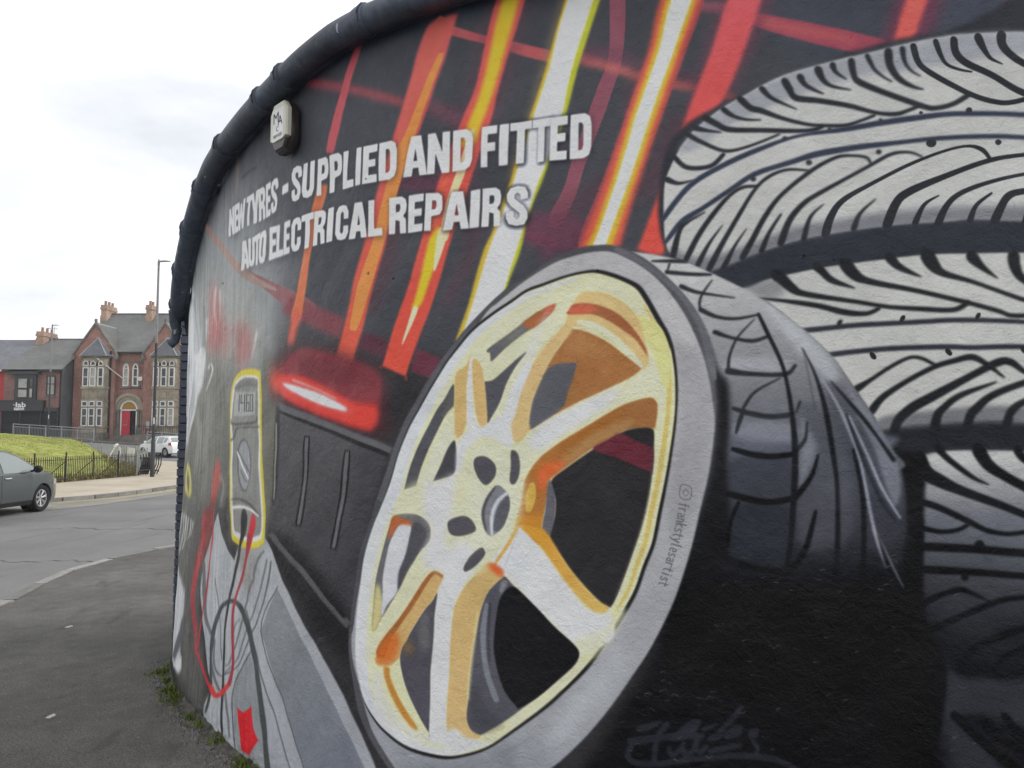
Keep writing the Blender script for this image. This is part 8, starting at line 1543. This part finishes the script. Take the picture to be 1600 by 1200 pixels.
for a0, a1, e0, e1, g in ((29, 44.5, 591, 607, 'pale_blind'), (29, 44.5, 608, 621.5, 'pale_blind'), (46.8, 53, 591, 605, 'window_glass'), (46.8, 53, 606.5, 622, 'pale_blind')):
    f = rect_pts(sx(a0, SY), sx(a1, SY), sz(e1, SY), sz(e0, SY), SY-.261); MB().ring(f, scaled(f, .05, .05), (0, -.05, 0)).build('sash', 'dark_timber', w1); MB().face([(p[0], p[1]-.012, p[2]) for p in scaled(f, .05, .05)]).build('pane', g, w1)
window(shop, rect_pts(sx(71.5, SY), sx(85.5, SY), sz(618, SY), sz(587, SY), SY-.002), .09, 'dark_timber', bars=(sz(600, SY),), glass='pale_blind')
at_shop(69.5, 87, 618, 620.5, .0, .1, 'sill', 'dark_stone')
fas = at_shop(2, 71, 626.5, 642.5, .0, .45, 'fascia', 'shop_black'); at_shop(1.5, 72, 625.5, 627, .0, .5, 'fascia_cornice', 'shop_black', fas)
at_shop(71.5, 93, 637, 643, .0, .3, 'fascia', 'shop_black')
for t_, sz_, a, e, sxx in (('lab', .60, 37.0, 636.3, 1.35), ('the', .20, 27.2, 634.0, .8), ('salon', .44, 34.8, 641.0, 1.0)):
    lettering('lettering', t_, sz_, (sx(a, SY), SY-.456, sz(e, SY)), (1, 0, 0), (0, 0, 1), (0, -1, 0), fas, 'print_white', .014 if sz_ > .3 else 0, sxx)
sh = MB()
z0, z1 = sg-.3, sz(642.6, SY)
k = z0
while k < z1: sh.prism([(sx(4.8, SY), SY-.12, k), (sx(4.8, SY), SY-.17, k+.05), (sx(4.8, SY), SY-.12, k+.1), (sx(4.8, SY), SY-.002, k+.1), (sx(4.8, SY), SY-.002, k)], (sx(92, SY)-sx(4.8, SY), 0, 0)); k += .1
sho = sh.build('roller_shutter', 'shop_black', shop)
for a in (4.8, 34, 66, 92.5): at_shop(a-.8, a+.8, 642.6, 690, .0, .24, 'pilaster', 'shop_black')
at_shop(92.6, 94.2, 577, 690, 0, .1, 'downpipe', 'ironwork')

# red fronted neighbour and the terrace running on to the left
nb = thing('terrace_house', 'terrace house with bright red front wall at the left edge beyond the black shop', 'building', (-52, SY, 1.7))
NX0 = -60.0
m = MB(); m.box(NX0, SLX-.02, SY+.05, 78, .3, SE); m.build('wall', 'red_render', nb)
m = MB(); slab_roof(m, [(NX0, SY-.25, SE-.1), (SLX-.02, SY-.25, SE-.1), (SLX-.02, 73, SR-.02), (NX0, 73, SR-.02)], .1); slab_roof(m, [(NX0, 78.3, SE-.1), (SLX-.02, 78.3, SE-.1), (SLX-.02, 73, SR-.02), (NX0, 73, SR-.02)], .1)
nr = m.build('roof', 'slate_blue', nb); MB().box(SLX-.25, SLX+.02, SY-.3, 73, SE-.2, SE-.05).build('verge', 'lead_flashing', nr)
m = MB().box(NX0, SLX-.02, SY-.4, SY-.28, SE-.2, SE-.06); m.build('gutter', 'white_frame', nb)
for k in range(3): window(nb, rect_pts(-58.5+k*4.4, -57.2+k*4.4, 4.9, 6.7, SY+.048), .08, bars=(5.8,))
at = MB().box(NX0+.5, SLX-.5, SY-.2, SY+.05, 4.0, 4.6); at.build('fascia', 'shop_black', nb)

# guard rails along the far pavement
def guard_rail(xa, xb, y, n, label, group=None):
    t = thing('guard_rail', label, 'guard rail', (xa, y, float(T(xa, y))), 'guard rails')
    xs = np.linspace(xa, xb, n)
    for k, x in enumerate(xs): MB().box(x-.035, x+.035, y-.035, y+.035, float(T(x, y))-.1, float(T(x, y))+1.12).build('post', 'rail_grey', t)
    for h in (1.08, .86, .16): MB().tube([(x, y, float(T(x, y))+h) for x in xs], .035, 8).build('rail', 'rail_grey', t)
    q = MB()
    for x in np.arange(xa+.12, xb, .13): q.box(x-.009, x+.009, y-.009, y+.009, float(T(x, y))+.16, float(T(x, y))+.86)
    stuff(q.build('infill_bars', 'rail_grey', t))
guard_rail(sx(22, 66), sx(148, 66), 66, 6, 'long grey guard rail on the far pavement before the black shop')
guard_rail(sx(231, 66), sx(300, 66), 66, 4, 'short grey guard rail before the right bay of the hall')

# ---------------------------------------------------------------- cars
def car(name, label, loc, heading, paint, L=3.95, Wd=1.70, Hh=1.50, seedrot=0.0):
    """hatchback; +x is forward. The body is a skin over length stations with real wheel arches"""
    root = thing(name, label, 'car', loc); hl = L/2
    topx = [-hl, -hl+.04, -hl+.12, -hl+.22, -hl+.42, -hl+.65, -.85, -.3, .15, .50, .80, 1.05, 1.30, 1.55, hl-.18, hl-.06, hl]
    topz = [.62, .86, 1.02, 1.16, 1.36, 1.45, 1.495, 1.50, 1.47, 1.36, 1.19, 1.03, .96, .90, .80, .70, .52]
    topz = [z*Hh/1.5 for z in topz]
    wr, wf, wb = .315, hl-.72, -hl+.70
    ar = .365
    def zt(x): return float(np.interp(x, topx, topz))
    def zb(x):
        z = .21+.06*max(0, abs(x)-hl+.4)/.4
        for c in (wf, wb):
            if abs(x-c) < ar: z = max(z, .30+math.sqrt(max(ar*ar-(x-c)**2, 0))*1.0)
        return z
    belt = .93*Hh/1.5
    def hw(x, z):
        e = max(0, abs(x)-(hl-.65))/.65; w_ = Wd/2*(1-.17*e**2.2)
        if z > belt: w_ *= 1-.30*((z-belt)/(Hh-belt))**1.15
        if z < .5: w_ *= 1-.05*((.5-z)/.3)**2
        return w_*(.985+.015*math.sin(min(z/belt, 1)*math.pi))
    xs = sorted(set([round(x, 3) for x in np.linspace(-hl, hl, 56)]+[round(c+s*ar*q, 3) for c in (wf, wb) for s in (-1, 1) for q in (1, .97, .85)]))
    NZ_, NT = 12, 6; m = MB(); cols = []
    for x in xs:
        a, b = zb(x), zt(x); b = max(b, a+.05); col = []
        rim_ = []
        for s in (1, -1):
            side = []
            for k in range(NZ_+1):
                z = a+(b-.035-a)*k/NZ_; side.append((x, s*hw(x, z), z))
            rim_.append(side)
        tp = []
        y0 = hw(x, b-.035)
        for k in range(1, NT): q = -1+2*k/NT; tp.append((x, -q*y0*.96, b-.035+.035*(1-abs(q)**3)))
        col = rim_[0]+tp+rim_[1][::-1]
        cols.append(col)
    n = len(cols[0])
    for c in cols: m.v += c
    for i in range(len(cols)-1):
        m.f += [(i*n+k, i*n+k+1, (i+1)*n+k+1, (i+1)*n+k) for k in range(n-1)]+[(i*n+n-1, i*n, (i+1)*n, (i+1)*n+n-1)]
    m.f += [tuple(range(n)), tuple(range((len(cols)-1)*n, len(cols)*n))]
    ca, sa = math.cos(heading), math.sin(heading)
    class LB(MB):
        def build(s, nm, mat, parent, smooth=None):
            s.v = [(loc[0]+p[0]*ca-p[1]*sa, loc[1]+p[0]*sa+p[1]*ca, loc[2]+p[2]) for p in s.v]; return MB.build(s, nm, mat, parent, smooth)
    q = LB(); q.v, q.f = m.v, m.f; body = q.build('body', paint, root, 38)
    def patch(poly, side, off, name_, mat, parent=root, nx_=10, nz_=4, th=0.0):
        """piece following the body side: poly = (x, zlow, zhigh) stations"""
        p = LB(); st = len(poly)
        for x, za, zc in poly:
            for k in range(nz_+1):
                z = za+(zc-za)*k/nz_; p.v.append((x, side*(hw(x, z)+off), z))
        k1 = nz_+1; p.f = [(i*k1+k, i*k1+k+1, (i+1)*k1+k+1, (i+1)*k1+k) for i in range(st-1) for k in range(nz_)]
        return p.build(name_, mat, parent, 40)
    def roofline(x): return zt(x)-.075
    for s in (-1, 1):
        fw = [(x, belt+.015, max(belt+.03, roofline(x))) for x in np.linspace(-.15, .98, 10)]
        rw = [(x, belt+.02, roofline(x)-.01) for x in np.linspace(-1.0, -.29, 7)]
        qw = [(x, belt+.04+.25*max(0, (-1.08-x)), max(belt+.06+.25*max(0, (-1.08-x)), roofline(x)-.02)) for x in np.linspace(-1.42, -1.08, 5)]
        patch([(x, .30, belt-.02) for x in np.linspace(-.20, .84, 9)], s, .006, 'front_door', paint)
        patch([(x, max(.30, zb(x)+.01 if x < -.6 else .30), belt-.02) for x in np.linspace(-1.03, -.225, 9)], s, .006, 'rear_door', paint)
        patch(fw, s, .007, 'side_window', 'car_glass'); patch(rw, s, .007, 'side_window', 'car_glass'); patch(qw, s, .007, 'side_window', 'car_glass')
        for x in (-.02, -.86):
            h_ = LB(); h_.tube([(x-.09, s*(hw(x, .83)+.012), .835), (x-.07, s*(hw(x, .83)+.04), .835), (x+.07, s*(hw(x, .83)+.04), .84), (x+.09, s*(hw(x, .83)+.012), .84)], .017, 6); h_.build('door_handle', paint if paint == 'car_white' else 'alloy', root, 40)
        mi = LB(); yy = hw(.78, .95); mi.tube([(.80, s*(yy-.02), .96), (.80, s*(yy+.09), .99)], .025, 6); mi.tube([(.86, s*(yy+.16), 1.01), (.83, s*(yy+.16), 1.015), (.76, s*(yy+.16), 1.015), (.735, s*(yy+.16), 1.01)], [.055, .085, .088, .075], 10); mi.build('mirror', 'rubber' if paint == 'car_grey' else paint, root, 40)
        patch([(x, .62+.05*max(0, hl-.25-x), .74+.06*max(0, hl-.1-x)) for x in np.linspace(hl-.30, hl-.05, 6)], s, .008, 'headlight', 'lamp_lens')
        patch([(x, .78, .98) for x in np.linspace(-hl+.10, -hl+.34, 5)], s, .01, 'tail_light', 'red_lens')
        patch([(x, zb(x)-.01, zb(x)+.09) for x in np.linspace(wb+ar+.02, wf-ar-.02, 8)], s, .012, 'sill', 'rubber')
    # screens
    def screen(xa, xb, name_):
        p = LB(); N = 6
        for x in np.linspace(xa, xb, 5):
            y0 = hw(x, zt(x)-.04)*.93
            for k in range(N+1): qq = -1+2*k/N; p.v.append((x, qq*y0, zt(x)-.035+.035*(1-abs(qq*.96)**3)+.008))
        p.f = [(i*(N+1)+k, i*(N+1)+k+1, (i+1)*(N+1)+k+1, (i+1)*(N+1)+k) for i in range(4) for k in range(N)]; p.build(name_, 'car_glass', root, 40)
    screen(.36, 1.0, 'windscreen'); screen(-hl+.14, -hl+.48, 'rear_window')
    lb_ = LB(); lb_.box(-hl-.012, -hl+.03, -.26, .26, .62, .73); lb_.build('number_plate', 'print_white', root)
    for c in (wf, wb):
        for s in (-1, 1):
            yo = s*(Wd/2-.10)
            w_ = LB()
            def ring_pts(r_, y): return [(c+r_*math.cos(2*math.pi*k/24), y, wr+r_*math.sin(2*math.pi*k/24)) for k in range(24)]
            rimr = .205
            w_.tube([(c, yo-s*.07, wr), (c, yo+s*.02, wr)], .035, 8)
            w_.ring(ring_pts(rimr, yo+s*.055), ring_pts(rimr-.022, yo+s*.055), (0, -s*.10, 0))
            for k in range(7):
                a = 2*math.pi*k/7+.2
                for da in (-.10, .10):
                    p0 = (c+.03*math.cos(a), yo+s*.028, wr+.03*math.sin(a)); p1 = (c+(rimr-.01)*math.cos(a+da), yo+s*.045, wr+(rimr-.01)*math.sin(a+da)); w_.tube([p0, p1], .013, 5)
            wo = w_.build('wheel', 'alloy', root, 30)
            t_ = LB(); prof = [(.205, .06), (.25, .085), (.295, .08), (.315, .045), (.315, -.045), (.295, -.09), (.205, -.09)]
            for k in range(28):
                a = 2*math.pi*k/28; t_.v += [(c+r_*math.cos(a), yo+s*y_, wr+r_*math.sin(a)) for r_, y_ in prof]
            t_.f = [(k*7+j, k*7+j+1, ((k+1) % 28)*7+j+1, ((k+1) % 28)*7+j) for k in range(28) for j in range(6)]; t_.build('tyre', 'rubber', wo, 40)
            d_ = LB(); d_.tube([(c, yo-s*.05, wr), (c, yo-s*.03, wr)], .20, 20); d_.build('brake_disc', 'room_dark', wo)
            l_ = LB(); l_.tube([(c, yo-s*.26, wr+.02), (c, yo-s*.085, wr+.02)], ar-.03, 20); l_.build('arch_liner', 'room_dark', root)
    return root
car('grey_car', 'dark grey five door hatchback parked at the near kerb, its front half in view', (-11.95, 17.05, -.094), RAD(90-1), 'car_grey', 3.95, 1.70, 1.51)
car('white_car', 'white five door hatchback driving along the far road past the mural corner', (-24.6, 54.6, float(T(-24.6, 54.6))-.10), RAD(90+57.5), 'car_white', 4.0, 1.75, 1.45)

# ---------------------------------------------------------------- thin haze over the whole place
hz = bpy.data.materials.new('haze'); hz.use_nodes = True; hn = hz.node_tree; hn.nodes.clear()
ho = hn.nodes.new('ShaderNodeOutputMaterial'); hv = hn.nodes.new('ShaderNodeVolumePrincipled')
hv.inputs['Color'].default_value = (0.93, 0.95, 1.0, 1); hv.inputs['Density'].default_value = 0.0006
hn.links.new(hv.outputs['Volume'], ho.inputs['Volume']); MATS['haze'] = hz
stuff(MB().box(-505, 505, -305, 905, -2.2, 18.0).build('haze', 'haze'))
